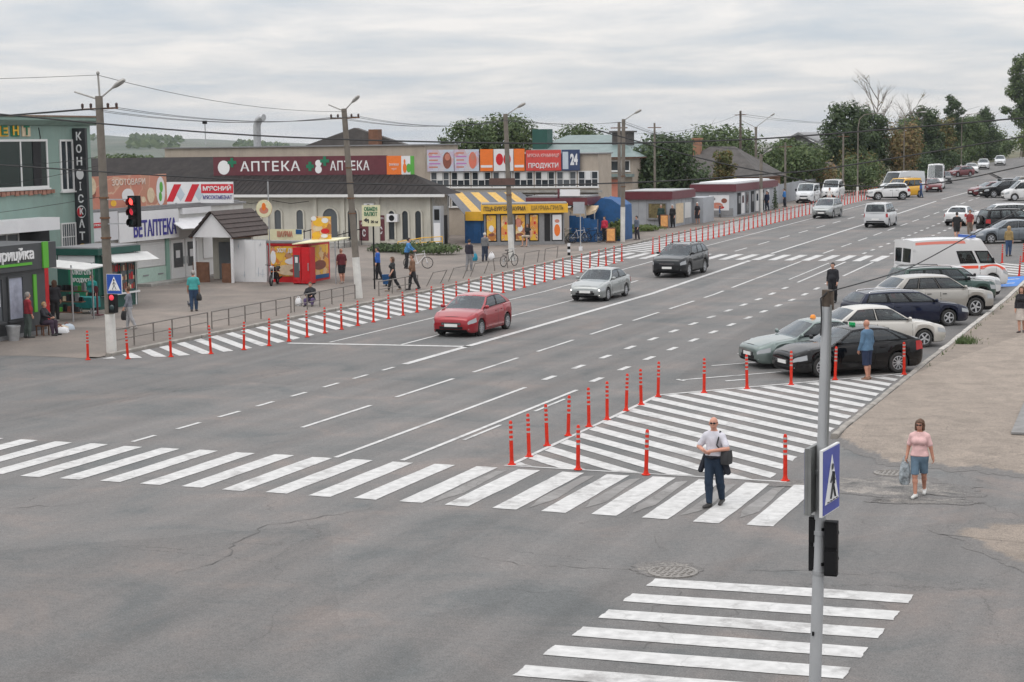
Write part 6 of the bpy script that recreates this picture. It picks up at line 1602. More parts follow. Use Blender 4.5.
b, z0 = grey_kiosk('grey panelled kiosk with a burgundy top behind the grass strip', -41.6, -37.85, 128.2, 134.2, 3.36, None, 1)
b.window('Y', 128.2, -39.6, -38.15, 1.32, 2.52, 1, 1, M_GREY, mat('stock_behind_glass', (0.16, 0.13, 0.06), .4, var=.6, scale=5), .06)
b.fx('poster', M_BEIGEP, -37.85, 129.6, 131.6, .9, 2.4, .0, .03); b.fx('window', M_FRAMEW, -37.85, 132, 133.6, 1.2, 2.4, .0, .05); b.box('annex', M_KGREY, -38.9, -37.0, 134.3, 137.5, z0-.2, 2.7)
b, z0 = grey_kiosk('longer grey kiosk with burgundy top, doors and a picture panel', -40.3, -36.75, 143, 157, 3.5, None, 2)
p = b.fy('picture_panel', M_SIGNW, 143, -38.9, -37.2, 1.35, 2.6, .0, .04)
for (m, x, z, a, c) in ((M_PINK, -38.2, 1.75, .5, .25), (M_BROWNP, -37.6, 2.15, .25, .2), (M_GREY, -38.6, 2.3, .25, .15), (M_REDP, -37.9, 1.6, .3, .12)): b.disc('picture', m, 'Y', 142.96, x, z, a, c, .008+random.random()*.008, p)
b.fy('lower_panel', M_GREY, 143, -40.2, -36.85, z0+.02, z0+.65, .012, .03)
for (y, m) in ((144.0, M_DARKIN), (145.2, M_SIGNW), (146.8, M_WINL), (148.6, M_DARKIN), (150.2, M_FRAMEW), (152.2, M_DARKIN), (154.2, M_SIGNW)):
    d = b.fx('door' if m is not M_WINL else 'shop_window', m, -36.75, y, y+1.0, z0+.1, 2.75, .0, .05); b.fx('pane', M_WIN if m is not M_DARKIN else M_GREY, -36.7, y+.2, y+.8, z0+1.0, 2.5, .0, .012, d)
b.box('roof_snow_guard', M_SIGNW, -39.8, -36.9, 143.3, 156, 3.56, 3.68)
for (x, y) in ((-36.9, 157.6), (-40, 157.6)): b.box('porch_post', M_SIGNW, x-.06, x+.06, y-.06, y+.06, z0, 2.9)
b.box('porch_roof', M_BURG, -40.2, -36.6, 157.25, 158.2, 2.92, 3.45)

# --- houses further up
def hip_house(name, label, x0, x1, y0, y1, zb, ze, zr, ridge, wallm, roofm, over=.5):
    b = Bld(name, label, 'house', (x0+x1)/2, (y0+y1)/2, zb)
    b.box('wall', wallm, x0, x1, y0, y1, zb-.5, ze); X0, X1, Y0, Y1 = x0-over, x1+over, y0-over, y1+over; ym = (y0+y1)/2
    a, c = (ridge[0], ym, zr), (ridge[1], ym, zr)
    mb = MB(); mb.add([(X0, Y0, ze-.1), (X1, Y0, ze-.1), (X1, Y1, ze-.1), (X0, Y1, ze-.1), a, c], [(0, 1, 5, 4), (1, 2, 5), (2, 3, 4, 5), (3, 0, 4), (3, 2, 1, 0)])
    rf_ = b.put(mb, 'roof', roofm); b.box('eaves', M_WOODB, X0+.05, X1-.05, Y0+.05, Y1-.05, ze-.22, ze-.11)
    return b, rf_
b, rf_ = hip_house('brick_house', 'brick house with a hipped grey roof and chimney behind the kiosks', -49.2, -39.6, 163, 172, .8, 3.75, 6.5, (-45.5, -43.0), M_BRICKR, M_ROOFGREY)
mb = MB(); mb.box(-46.8, -46.1, 166.2, 166.9, 5.4, 7.2); mb.box(-46.9, -46.0, 166.1, 167, 7.2, 7.35); b.put(mb, 'chimney', M_BRICKR, rf_)
for x in (-48.2, -46.2, -43.6, -41.6): b.window('Y', 163, x, x+1.0, 1.9, 3.2, 2, 1, M_FRAMEW, M_WIN, .07)
b.window('X', -39.6, 165, 166.2, 1.9, 3.2, 2, 1, M_FRAMEW, M_WIN, .07)
b, rf_ = hip_house('teal_roof_building', 'beige building with a large teal metal roof behind the market', -57.0, -46.5, 146, 158, .5, 5.9, 7.75, (-54.5, -49.8), M_BRICKB, M_ROOFTEAL)
mb = MB(); mb.box(-56.4, -55.0, 148, 149.4, 6.4, 8.3); b.put(mb, 'roof_vent', M_DKGREEN, rf_); mb = MB(); mb.box(-49.3, -47.9, 149, 151, 6.4, 7.9); mb.prism([(-49.5, 148.8), (-47.7, 148.8), (-47.7, 151.2), (-49.5, 151.2)], 7.9, 8.05); b.put(mb, 'dormer', M_ROOFGREY, rf_)
for k in range(4): b.window('Y', 146, -50.5+k*1.0, -49.7+k*1.0, 4.6, 5.5, 1, 1, M_FRAMEW, M_WIN, .06)
b.fy('lower_roof', M_ROOFTEAL, 146, -51.5, -46.3, 4.1, 4.35, .0, .8); b.fy('poster', M_PINK, 146, -49.6, -47.4, 2.2, 3.9, .0, .05)
b = Bld('gabled_house', 'pale gabled house with a small attic window up the hill', 'house', -47, 212, 1.2)
b.box('wall', M_WHITEWALL, -51, -41.5, 208, 218, .8, 5.3)
mb = MB(); mb.loft([[(x, y, z) for (x, z) in ((-51.6, 4.9), (-45.6, 7.9), (-39.8, 5.2), (-39.8, 5.0), (-45.6, 7.65), (-51.6, 4.65))] for y in (207.2, 218.6)], True, True); b.put(mb, 'roof', M_GREY)
mb = MB(); mb.slab([(-50.4, 208, 5.0), (-40.9, 208, 5.0), (-45.6, 208, 7.6)], (0, 1, 0), .3); b.put(mb, 'gable', M_GREY); b.window('Y', 208, -46.2, -45.2, 6.0, 6.9, 2, 1, M_FRAMEW, M_WIN, .12)
b = Bld('brick_outhouse', 'small brick outhouse with a tiled roof beyond the parked white vans', 'outhouse', -38.8, 190, 1.1)
b.box('wall', M_BRICKR, -40.5, -37.4, 188, 193, .9, 3.4); mb = MB(); mb.loft([[(-40.8, y, 3.35), (-38.95, y, 4.6), (-37.1, y, 3.35)] for y in (187.6, 193.4)], True, True); b.put(mb, 'roof', M_ROOFTILE)
b = Bld('yard_fence', 'grey sheet fence along the yard beyond the kiosks', 'fence', -38.3, 168)
for k in range(16): y = 160+k*1.5; b.fx('panel', M_KGREY, -38.3, y, y+1.46, zp(y)+.1, zp(y)+1.9, .0, .04)
for k in range(9): y = 160+k*3.0; b.box('post', M_METAL, -38.4, -38.31, y-.04, y+.04, zp(y), zp(y)+2.0)
# ------------------------------------------------------------------ poles, signals, signs, cables
M_CONC = mat('weathered_concrete', (0.165, 0.145, 0.122), .9, var=.25, scale=3, bump=.4, bscale=10, dirt=.5)
M_LIMEW = mat('whitewash', (0.60, 0.59, 0.56), .9, var=.15, scale=4, dirt=.4)
M_POLE = mat('painted_steel_pole', (0.40, 0.41, 0.42), .5, metal=.2, var=.1, scale=4, dirt=.2)
M_LAMPG = mat('lamp_housing', (0.34, 0.33, 0.31), .5, metal=.3, var=.15)
M_INSUL = mat('insulator', (0.06, 0.035, 0.03), .4)
M_SIGNBLUE = mat('traffic_sign_blue', (0.018, 0.075, 0.36), .4, var=.06)
M_SIGNBLUE2 = mat('faded_sign_blue', (0.055, 0.075, 0.33), .45, var=.1)
M_SIGNBACK = mat('sign_back', (0.20, 0.205, 0.20), .5, metal=.4, var=.12)
M_RUST = mat('rusty_metal', (0.15, 0.075, 0.04), .9, var=.4, scale=12)
M_REDON = emit_mat('red_signal_on', (1.0, 0.06, 0.05), 3.0)
M_REDDIM = emit_mat('red_countdown', (0.9, 0.05, 0.08), .45)
M_LENSD = glass_mat('unlit_lens', (0.03, 0.05, 0.05), .2)
M_CABLE = mat('black_cable', (0.02, 0.02, 0.021), .6)

def lamp_pole(name, label, x, y, h, dx, dy, r0, r1, arms, white=1.2, off=PH, insul=True, conc=M_CONC, steps=0):
    t = thing(name, label, 'lamp post', (x, y, zp(y)+off), 0, 'lamp posts along the street')
    def ax_(z): f = z/h; return Vector((dx*f, dy*f, z))
    mb = MB(); mb.tube([ax_(z) for z in (-.2, white)], [r0, r0*.97], 10); mb.build('whitewashed_foot', M_LIMEW, t, 40)
    n = 6; mb = MB(); mb.tube([ax_(white+(h-white)*k/n) for k in range(n+1)], [r0*.95+(r1-r0*.95)*(white+(h-white)*k/n)/h for k in range(n+1)], 10); mb.build('shaft', conc, t, 40)
    for (ex, ey, ez, lampon, sz) in arms:
        a = ax_(h-.15); e_ = a+Vector((ex, ey, ez))
        mb = MB(); mb.tube([a-Vector((0, 0, .35)), a+Vector((ex*.12, ey*.12, ez*.2)), e_], [.04, .035, .03], 6); arm = mb.build('arm', M_LAMPG, t, 40)
        if lampon:
            d = Vector((ex, ey, ez*.75)).normalized(); q = e_+d*sz*.5
            mb = MB(); s_ = Vector((-d.y, d.x, 0)).normalized(); u_ = s_.cross(d)
            rings = []
            for f, wv, hv in ((-.5, .3, .4), (-.2, .8, .9), (.2, 1, 1), (.45, .75, .7), (.5, .3, .3)):
                rings.append([q+d*sz*f+s_*.15*wv*math.cos(2*PI*k/10)*(sz/.7)+u_*.09*hv*math.sin(2*PI*k/10) for k in range(10)])
            mb.loft(rings, True, True); mb.build('lamp_head', M_LAMPG, arm, 40)
    if insul:
        a = ax_(h-.45); mb = MB(); mb.bar(a+Vector((-.75, 0, 0)), a+Vector((.75, 0, .03)), .06); cr = mb.build('crossarm', M_RUST, t)
        for ddx in (-.7, -.35, .35, .7):
            mb = MB(); mb.lathe([(.02, 0), (.05, .05), (.045, .1), (.055, .14), (.02, .18)], 8, o=a+Vector((ddx, 0, .03))); mb.build('insulator', M_INSUL, cr, 40)
    for k in range(steps):
        z = h*.45+k*.7; a = ax_(z); rr_ = r0*.95+(r1-r0*.95)*z/h+.012
        mb = MB(); mb.lathe([(rr_, -.03), (rr_+.015, -.03), (rr_+.015, .03), (rr_, .03)], 12, o=a); mb.build('strap', M_RUST, t, 40)
    return t
p1 = lamp_pole('corner_lamp_post', 'old concrete lamp post with whitewashed foot at the corner by the first bollards', -36.0, 52.55, 8.95, -.12, 0, .185, .13, [(.5, .1, .42, True, .55), (-1.0, 0, .32, False, 0)], 1.35, .03, True, steps=3)
mb = MB(); mb.tube([(-.08, 0, 8.8), (-.12, 0, 9.7)], .035, 6); mb.ball((-.12, 0, 9.74), .06, .06, .07); mb.build('spike', M_LAMPG, p1, 40)
lamp_pole('leaning_lamp_post', 'leaning concrete lamp post with cable coils behind the second railing end', -36.85, 73.8, 8.75, -.55, 0, .185, .13, [(.4, 0, .42, True, .5), (-.8, 0, .35, False, 0)], 1.9, PH, True, steps=4)
p3 = lamp_pole('lamp_post', 'concrete lamp post with a long lamp arm before the yellow fast food kiosk', -38.0, 96.1, 8.5, -.28, 0, .18, .13, [(.75, 0, .5, True, .55)], 2.1, PH, False, steps=2)
mb = MB(); mb.box(-1.25, .35, -.26, -.2, 4.4, 4.8); mb.build('name_board', mat('brown_board', (0.10, 0.055, 0.045), .7, var=.2), p3)
lamp_pole('lamp_post', 'slim concrete lamp post left of the grey kiosk', -36.6, 112.7, 8.1, .12, 0, .16, .12, [(.75, 0, .5, True, .55)], 2.3, PH, False, steps=2)
lamp_pole('lamp_post', 'lamp post with two bare arms above the brick house roof', -43.5, 178, 7.3, 0, 0, .15, .12, [(1.5, 0, 1.2, True, .5), (-1.5, 0, .8, False, 0)], 1.2, 0, False)
lamp_pole('lamp_post', 'short lamp post with a bracket by the long grey kiosk corner', -36.2, 150.0, 5.0, 0, 0, .16, .13, [(.5, 0, .35, True, .5)], 2.0, PH, False)
def steel_lamp(label, x, y, h, reach):
    t = thing('steel_lamp_post', label, 'lamp post', (x, y, zp(y)), 0, 'curved lamp posts uphill')
    mb = MB(); mb.tube([(0, 0, 0), (0, 0, 1.4)], .11, 8); mb.build('whitewashed_foot', M_LIMEW, t, 40)
    mb = MB(); mb.tube([(0, 0, 1.3), (0, 0, h*.85), (.15, 0, h*.95), (.6, 0, h), (reach, 0, h+.12)], [.07, .055, .05, .04, .035], 8); mb.build('curved_mast', M_CONC, t, 40)
    mb = MB(); mb.ball((reach+.3, 0, h+.1), .38, .14, .09); mb.build('lamp_head', M_LAMPG, t, 40)
steel_lamp('curved steel lamp post at the end of the uphill bollards', -32.5, 174.6, 8.3, 1.8)
steel_lamp('curved steel lamp post behind the long white van', -32.6, 203, 8.6, 1.8)
steel_lamp('curved steel lamp post beside the white hilltop cars', -33.4, 258, 8.4, 1.8)
def bare_pole(label, x, y, h, r=.12, m=M_CONC, foot=False):
    t = thing('utility_pole', label, 'utility pole', (x, y, zp(y)), 0, 'utility poles')
    mb = MB(); mb.tube([(0, 0, -.2), (0, 0, h*.5), (0, 0, h)], [r, r*.85, r*.7], 8); mb.build('shaft', m, t, 40)
    mb = MB(); mb.bar((-.6, 0, h-.4), (.6, 0, h-.4), .07); mb.build('crossarm', M_RUST, t)
    if foot:
        mb = MB(); mb.tube([(0, 0, 0), (0, 0, 1.5)], r*1.1, 8); mb.build('whitewashed_foot', M_LIMEW, t, 40)
bare_pole('tall wooden utility pole rising over the brick house', -44.3, 174.8, 8.9, .16, mat('old_timber', (0.10, 0.08, 0.065), .95, var=.3, scale=5))
bare_pole('grey utility pole by the white vans on the verge', -36.6, 161, 5.9)
bare_pole('utility pole with a white foot just uphill of the white vans', -34.6, 178, 6.6, foot=True)
bare_pole('dark utility pole behind the blue market tent', -38.3, 117.3, 8.0, .15)
bare_pole('utility pole between the teal roof and the trees', -44.8, 147, 7.9)
bare_pole('far utility pole on the hilltop by the last tree', -36.4, 372, 11)

# --- signal head and zebra sign at the corner post
tl = thing('traffic_light', 'three-lamp traffic light showing red on a bracket at the corner post', 'traffic light', (-34.8, 52.45, 4.45))
mb = MB(); mb.box(-.19, .19, -.08, .16, 0, 1.08); mb.build('housing', M_DARK, tl)
for k, m in enumerate((M_LENSD, M_REDDIM, M_REDON)):
    z = .19+.35*k; mb = MB()
    mb.lathe([(.135, 0), (.12, .02), (.001, .035)], 16, M=Matrix.Rotation(PI/2, 3, 'X'), o=(0, -.08, z)); mb.build('lamp', m, tl, 50)
    mb = MB(); n = 12; a0, a1 = -.25*PI, 1.25*PI
    mb.grid([[(.15*math.cos(a0+(a1-a0)*j/n), -.08-.2*i, z+.15*math.sin(a0+(a1-a0)*j/n)-.03*i) for j in range(n+1)] for i in (0, 1)]); mb.build('visor', M_DARK, tl, 60, fix=False)
mb = MB(); mb.bar((-1.1, .05, .1), (-.15, .05, .12), .04); mb.bar((-1.1, .05, .95), (-.15, .05, .95), .04); mb.build('bracket', M_METAL, tl)
def ped_sign(t, w, h, y, faded=M_SIGNBLUE, pm=None):
    """blue crossing sign in the local XZ plane facing -Y"""
    mb = MB(); mb.box(-w/2, w/2, y, y+.03, 0, h); pl = mb.build('plate', pm or M_FRAMEW, t)
    mb = MB(); mb.box(-w/2+.014, w/2-.014, y-.006, y-.001, .014, h-.014); mb.build('blue_field', faded, pl)
    mb = MB(); mb.slab([(-w*.40, y-.008, h*.17), (w*.40, y-.008, h*.17), (0, y-.008, h*.88)], (0, -1, 0), .004); mb.build('white_triangle', M_WHITE, pl)
    s = h/.7; k = Vector
    mb = MB(); yy = y-.016
    def P_(x, z): return (x*s, yy, z*s)
    for a, b_, wd in ((P_(0, .44), P_(.01, .31), .05*s), (P_(.0, .31), P_(-.07, .16), .03*s), (P_(.01, .31), P_(.09, .16), .03*s), (P_(0, .42), P_(-.07, .33), .022*s), (P_(0, .42), P_(.08, .34), .022*s)): mb.bar(a, b_, wd, .006)
    mb.add([(0.0+.032*s*math.cos(2*PI*j/10), yy-.003, .49*s+.035*s*math.sin(2*PI*j/10)) for j in range(10)], [tuple(range(10))])
    for j in range(4): mb.bar(P_(-.17+.1*j, .135), P_(-.12+.1*j, .135), .02*s, .006)
    mb.build('walking_figure', M_SIGNK, pl)
zs = thing('crossing_sign', 'blue pedestrian crossing sign on the corner post', 'road sign', (-35.55, 52.2, 2.12))
ped_sign(zs, .62, .70, 0)
mb = MB(); mb.bar((-.45, .3, .5), (-.0, .035, .5), .03); mb.bar((-.45, .3, .2), (0, .035, .2), .03); mb.build('bracket', M_METAL, zs)
ps = thing('pedestrian_signal', 'small pedestrian signal with a red lamp under the corner crossing sign', 'traffic light', (-35.72, 52.25, 1.45))
mb = MB(); mb.box(-.13, .13, 0, .2, 0, .72); mb.build('housing', M_DARK, ps)
for z, m in ((.54, M_REDDIM), (.19, M_LENSD)): mb = MB(); mb.lathe([(.10, 0), (.08, .02), (.001, .03)], 14, M=Matrix.Rotation(PI/2, 3, 'X'), o=(0, 0, z)); mb.build('lamp', m, ps, 50)

# --- near signal pole
np_ = thing('signal_pole', 'light grey steel pole in front with a rusty top', 'pole', (-3.60, 17, 0))
mb = MB(); mb.tube([(0, 0, 0), (.055, 0, 1.9), (.118, 0, 4.4), (.148, 0, 5.62)], [.066, .062, .052, .048], 16); mb.build('shaft', M_POLE, np_, 40)
mb = MB(); mb.tube([(.146, 0, 5.58), (.152, 0, 5.74)], [.050, .051], 12); mb.box(.19, .215, -.03, .02, 5.55, 5.73); mb.build('rusty_cap', mat('dark_weathered_cap', (0.085, 0.065, 0.05), .9, var=.4, scale=12), np_, 40)
mb = MB(); mb.tube([(.10, -.05, 5.3), (.11, -.06, 5.5), (.10, -.06, 5.66), (.16, -.05, 5.72)], .008, 6); mb.build('cable_tail', M_CABLE, np_, 40)
mb = MB(); mb.tube([(.173, -.052, 4.22), (.19, -.05, 5.0), (.198, -.05, 5.6)], .011, 6); mb.build('cable_conduit', M_SIGNBACK, np_, 40)
for z in (3.62, 3.95, 2.95, 3.35): 
    mb = MB(); mb.lathe([(.058, -.02), (.066, -.02), (.066, .02), (.058, .02)], 14, o=(.085+(z-3)*.025, 0, z)); mb.build('clamp', M_METAL, np_, 40)
mb = MB(); mb.box(.035, .055, -.072, -.06, 2.32, 2.36); mb.build('bolt_hole', M_DARK, np_)
s1 = thing('crossing_sign', 'large blue pedestrian crossing sign on the near pole, faded', 'road sign', (-3.42, 17, 3.555), D(84.5)); ped_sign(s1, .56, .655, -.02, M_SIGNBLUE2)
mb = MB(); mb.bar((0, .012, .18), (0, .05, .18), .03); mb.bar((0, .012, .5), (0, .05, .5), .03); mb.build('bracket', M_METAL, s1)
s2 = thing('crossing_sign', 'second crossing sign on the near pole, seen from its grey back', 'road sign', (-3.565, 17.04, 3.56), D(-95.5)); ped_sign(s2, .56, .655, -.02, M_SIGNBLUE2, M_SIGNBACK)
mb = MB(); mb.box(-.278, .278, .011, .02, .0, .655); mb.box(-.28, -.265, .02, .045, 0, .655); mb.box(.265, .28, .02, .045, 0, .655); mb.build('back', M_SIGNBACK, s2); mb = MB(); mb.box(-.04, .04, .021, .05, .05, .65); mb.build('channel', M_SIGNBACK, s2)
def ped_signal(label, loc, rz):
    t = thing('pedestrian_signal', label, 'traffic light', loc, rz)
    mb = MB(); mb.box(-.062, .062, 0, .1, 0, .54); mb.box(-.058, .058, .1, .12, .02, .25); mb.box(-.058, .058, .1, .12, .29, .52); mb.build('housing', M_DARK, t)
    for z, m in ((.40, M_LENSD), (.14, M_LENSD)):
        mb = MB(); mb.lathe([(.055, 0), (.045, .02), (.001, .03)], 14, M=Matrix.Rotation(PI/2, 3, 'X'), o=(0, 0, z)); mb.build('lamp', m, t, 50)
        mb = MB(); n = 10; mb.grid([[(.06*math.cos(PI*j/n), -.06*i, z+.06*math.sin(PI*j/n)) for j in range(n+1)] for i in (0, 1)]); mb.build('visor', M_DARK, t, 60, fix=False)
    mb = MB(); sx_ = 1 if 'footway' in label else -1; mb.bar((sx_*.08, .04, .1), (sx_*.14, .0, .1), .03); mb.bar((sx_*.08, .04, .45), (sx_*.14, .0, .45), .03); mb.build('bracket', M_DARK, t)
ped_signal('black pedestrian signal on the footway side of the near pole', (-3.385, 17.0, 2.94), D(182)); ped_signal('black pedestrian signal on the road side of the near pole', (-3.548, 17.08, 2.96), D(178))

# --- other signs by the market
b = Bld('round_sign', 'round cream sign with a red emblem on a tall thin post by the snack kiosk', 'sign', -45.1, 80, PH)
b.box('post', M_METAL, -45.05, -45.0, 80.05, 80.1, PH, 5.45)
mb = MB(); mb.lathe([(.46, 0), (.46, .05), (.001, .05)], 24, M=Matrix.Rotation(PI/2, 3, 'X'), o=(-45.25, 80.04, 3.98)); b.put(mb, 'disc', M_BEIGEP, smooth=40)
b.disc('emblem', M_PINK, 'Y', 79.99, -45.25, 3.9, .26, .18, .008); b.disc('emblem', M_ORNG, 'Y', 79.99, -45.25, 4.08, .12, .2, .012); b.disc('rim', M_CREAMB, 'Y', 79.99, -45.25, 3.98, .44, .44, .003)
b = Bld('bus_stop_sign', 'grey square sign on a thin post before the blue screen', 'road sign', -36.6, 104.2)
b.box('post', M_METAL, -36.62, -36.57, 104.2, 104.25, zp(104), 3.3); b.fy('plate', M_KGREY, 104.2, -37.05, -36.3, 2.72, 3.45, .0, .03); b.box('foot', M_SIGNW, -36.68, -36.5, 104.14, 104.31, zp(104)+PH, zp(104)+PH+.25)
for i, (x, y) in enumerate([(-36.95, 111.3), (-38.1, 127.4)]):
    t = thing('sandwich_board', ['orange folding price board beside the red jacket', 'orange folding price board before the grey kiosk'][i], 'board', (x, y, zp(y)+PH), .3)
    for sd in (-1, 1):
        mb = MB(); mb.slab([(-.3, sd*.28, .05), (.3, sd*.28, .05), (.3, sd*.06, 1.0), (-.3, sd*.06, 1.0)], (0, sd, .2), .03); pl = mb.build('panel', M_WOODB, t)
        mb = MB(); mb.slab([(-.25, sd*.29, .15), (.25, sd*.29, .15), (.25, sd*.10, .93), (-.25, sd*.10, .93)], (0, sd, .2), .022); mb.build('sheet', mat('orange_sheet', (0.55, 0.26, 0.08), .7, var=.25, scale=6), pl)
        for dx in (-.28, .28): mb = MB(); mb.bar((dx, sd*.29, 0), (dx, sd*.06, 1.0), .04); mb.build('leg', M_WOODB, t)
t = thing('striped_post', 'short white and black striped post at the pavement edge', 'post', (-36.0, 100.4, zp(100)+PH))
for k in range(4): mb = MB(); mb.lathe([(.09, .18*k), (.09, .18*k+.179)], 10); mb.build('band', M_SIGNW if k % 2 else M_DARK, t, 40)
t = thing('blue_bin', 'small blue litter bin on the pavement left of the leaning lamp post', 'bin', (-38.6, 80.4, PH))
mb = MB(); mb.lathe([(.16, .1), (.22, .55), (.23, .58), (.2, .58), (.15, .15)], 12); mb.build('bucket', M_BLUE, t, 40); mb = MB(); mb.box(-.03, .03, -.03, .03, 0, .1); mb.box(-.15, .15, -.12, .12, 0, .02); mb.build('stand', M_DARK, t)
t = thing('stone_slab', 'dark grey raised slab at the footway edge of the picture', 'slab', (-3.4, 46.5, .1))
mb = MB(); mb.add([(-.95, -3.2, 0), (1.6, -3.2, 0), (1.6, 3.6, 0), (-1.2, 3.4, 0), (-.95, -3.2, .05), (1.6, -3.2, .05), (1.6, 3.6, .05), (-1.2, 3.4, .05)], [(0, 3, 2, 1), (4, 5, 6, 7), (0, 1, 5, 4), (1, 2, 6, 5), (2, 3, 7, 6), (3, 0, 4, 7)]); mb.build('block', mat('slab_concrete', (0.20, 0.195, 0.19), .9, var=.2, scale=3, bump=.3), t)
# delineators are gone; low crate and bits by the shop
for i, (x, y, c, lab) in enumerate([(-41.9, 57.7, M_BEIGEP, 'low crate of goods on the ground by the seated woman'), (-41.5, 57.2, M_SIGNW, 'white sack on the ground by the seated woman'), (-42.0, 58.3, M_SKYP, 'pale blue bundle beside the red column')]):
    t = thing('goods_bundle', lab, 'goods', (x, y, PH), .4*i)
    mb = MB(); mb.loft([[(-.3, -.2, 0), (.3, -.2, 0), (.3, .2, 0), (-.3, .2, 0)], [(-.28, -.2, .12), (.26, -.18, .15), (.28, .2, .16), (-.3, .18, .13)], [(-.15, -.1, .2), (.12, -.1, .24), (.15, .1, .22), (-.12, .1, .2)]], True, True); mb.build('bundle', c, t, 60)
    mb = MB(); mb.tube([(-.1, -.1, .2), (0, 0, .28), (.12, .05, .2)], .02, 6); mb.build('tie', M_BROWNP, t)

# --- motorbike and bicycles
def spoke_wheel(r, w, parent, loc, rim_m=M_METAL):
    X = Matrix.Rotation(-PI/2, 3, 'X'); we = empty('wheel', loc); we.parent = parent
    mb = MB(); n = 20; mb.loft([[Vector(((r+w*math.cos(2*PI*k/8))*math.cos(2*PI*j/n), w*.9*math.sin(2*PI*k/8), (r+w*math.cos(2*PI*k/8))*math.sin(2*PI*j/n))) for k in range(8)] for j in range(n+1)]); mb.build('tyre', M_TYRE, we, 50)
    mb = MB()
    for k in range(10): a = 2*PI*k/10; mb.bar((0, 0, 0), (r*math.cos(a), 0, r*math.sin(a)), .008)
    mb.ball((0, 0, 0), .035, .05, .035); mb.build('spokes', rim_m, we)
def motorbike(loc, rz, label):
    t = thing('motorbike', label, 'motorbike', loc, rz); W_ = .29
    for x in (-.62, .68): spoke_wheel(W_-.05, .055, t, (x, 0, W_))
    mb = MB(); mb.loft([[(x, y*w, z+(h if k else 0)) for k, y in ((0, -1), (0, 1), (1, .7), (1, -.7))] for x, w, z, h in ((-.15, .1, .68, .14), (.05, .15, .70, .24), (.3, .15, .74, .22), (.42, .07, .78, .12))], True, True); mb.build('tank', C_BLACK, t, 50)
    mb = MB(); mb.loft([[(x, y*.12, z+(.1 if k else 0)) for k, y in ((0, -1), (0, 1), (1, .8), (1, -.8))] for x, z in ((-.85, .82), (-.5, .74), (-.12, .74))], True, True); mb.build('seat', M_RUBBER, t, 50)
    mb = MB(); mb.tube([(.68, .09, W_), (.5, .09, .85), (.45, .09, 1.0)], .022, 6); mb.tube([(.68, -.09, W_), (.5, -.09, .85), (.45, -.09, 1.0)], .022, 6); mb.build('fork', M_METAL, t, 40)
    mb = MB(); mb.tube([(.3, .38, 1.05), (.44, .15, 1.04), (.46, 0, 1.0), (.44, -.15, 1.04), (.3, -.38, 1.05)], .018, 6); mb.build('handlebar', M_DARK, t, 40)
    mb = MB(); mb.ball((.58, 0, .92), .09, .11, .11); mb.build('headlight', M_LENS, t, 50)
    mb = MB(); mb.box(-.2, .28, -.12, .12, .32, .66); mb.tube([(.2, .14, .4), (-.3, .17, .3), (-.8, .18, .36)], .045, 8); mb.build('engine', M_DARK, t)
    mb = MB(); mb.tube([(-.62, .08, W_), (-.1, .08, .45)], .03, 6); mb.tube([(-.62, -.08, W_), (-.1, -.08, .45)], .03, 6); mb.build('swingarm', M_DARK, t)
    mb = MB(); mb.slab([(-.95, -.08, .62), (-.6, -.09, .72), (-.6, .09, .72), (-.95, .08, .62)], (0, 0, 1), .03); mb.build('mudguard', C_BLACK, t)
motorbike((-44.7, 79.9, PH), D(285), 'black motorbike parked before the snack kiosk poster')
def bicycle(loc, rz, label, m):
    t = thing('bicycle', label, 'bicycle', loc, rz); R_ = .33
    for x in (-.52, .52): spoke_wheel(R_-.02, .022, t, (x, 0, R_))
    mb = MB()
    for a, c in (((-.52, 0, R_), (-.02, 0, .3)), ((-.52, 0, R_), (-.15, 0, .8)), ((-.02, 0, .3), (-.17, 0, .88)), ((-.15, 0, .78), (.36, 0, .82)), ((-.02, 0, .3), (.38, 0, .72)), ((.36, 0, .9), (.40, 0, .7)), ((.40, 0, .7), (.52, 0, R_))): mb.tube([a, c], .018, 6)
    mb.build('frame', m, t, 40)
    mb = MB(); mb.loft([[(x, y*w, .9+dz) for y, dz in ((-1, 0), (1, 0), (.6, .05), (-.6, .05))] for x, w in ((-.3, .08), (-.1, .03), (-.03, .02))], True, True); mb.build('saddle', M_RUBBER, t)
    mb = MB(); mb.tube([(.28, .28, .98), (.36, .1, .98), (.36, -.1, .98), (.28, -.28, .98)], .014, 6); mb.tube([(.36, 0, .88), (.36, 0, .98)], .014, 6); mb.build('handlebar', M_METAL, t, 40)
    mb = MB(); mb.bar((-.6, 0, .72), (-.2, 0, .74), .14, .015); mb.build('carrier', M_DARK, t)
bicycle((-36.7, 92.4, zp(92)+PH), D(75), 'dark bicycle leaning by the third lamp post', M_DARK)
bicycle((-41.3, 90.2, zp(90)+PH), D(15), 'pale bicycle beside the man in the blue cap', M_SIGNW)
for i, (x, y, a) in enumerate([(-39.2, 112.0, 20), (-38.3, 111.9, 5), (-39.9, 111.4, -10)]):
    bicycle((x, y-.7, zp(y)+PH), D(a), ['white bicycle in the middle before the blue screen', 'dark bicycle near the red jacket before the blue screen', 'dark bicycle next to the fast food kiosk'][i], [M_SIGNW, M_DARK, M_DKGREEN][i])
for i, (x, y, a) in enumerate([(-38.9, 142.2, 60), (-37.8, 142.3, 110)]):
    bicycle((x, y, zp(y)+PH), D(a), ['dark bicycle at the grey kiosk picture panel', 'blue bicycle at the corner of the long grey kiosk'][i], [M_DARK, M_BLUE][i])

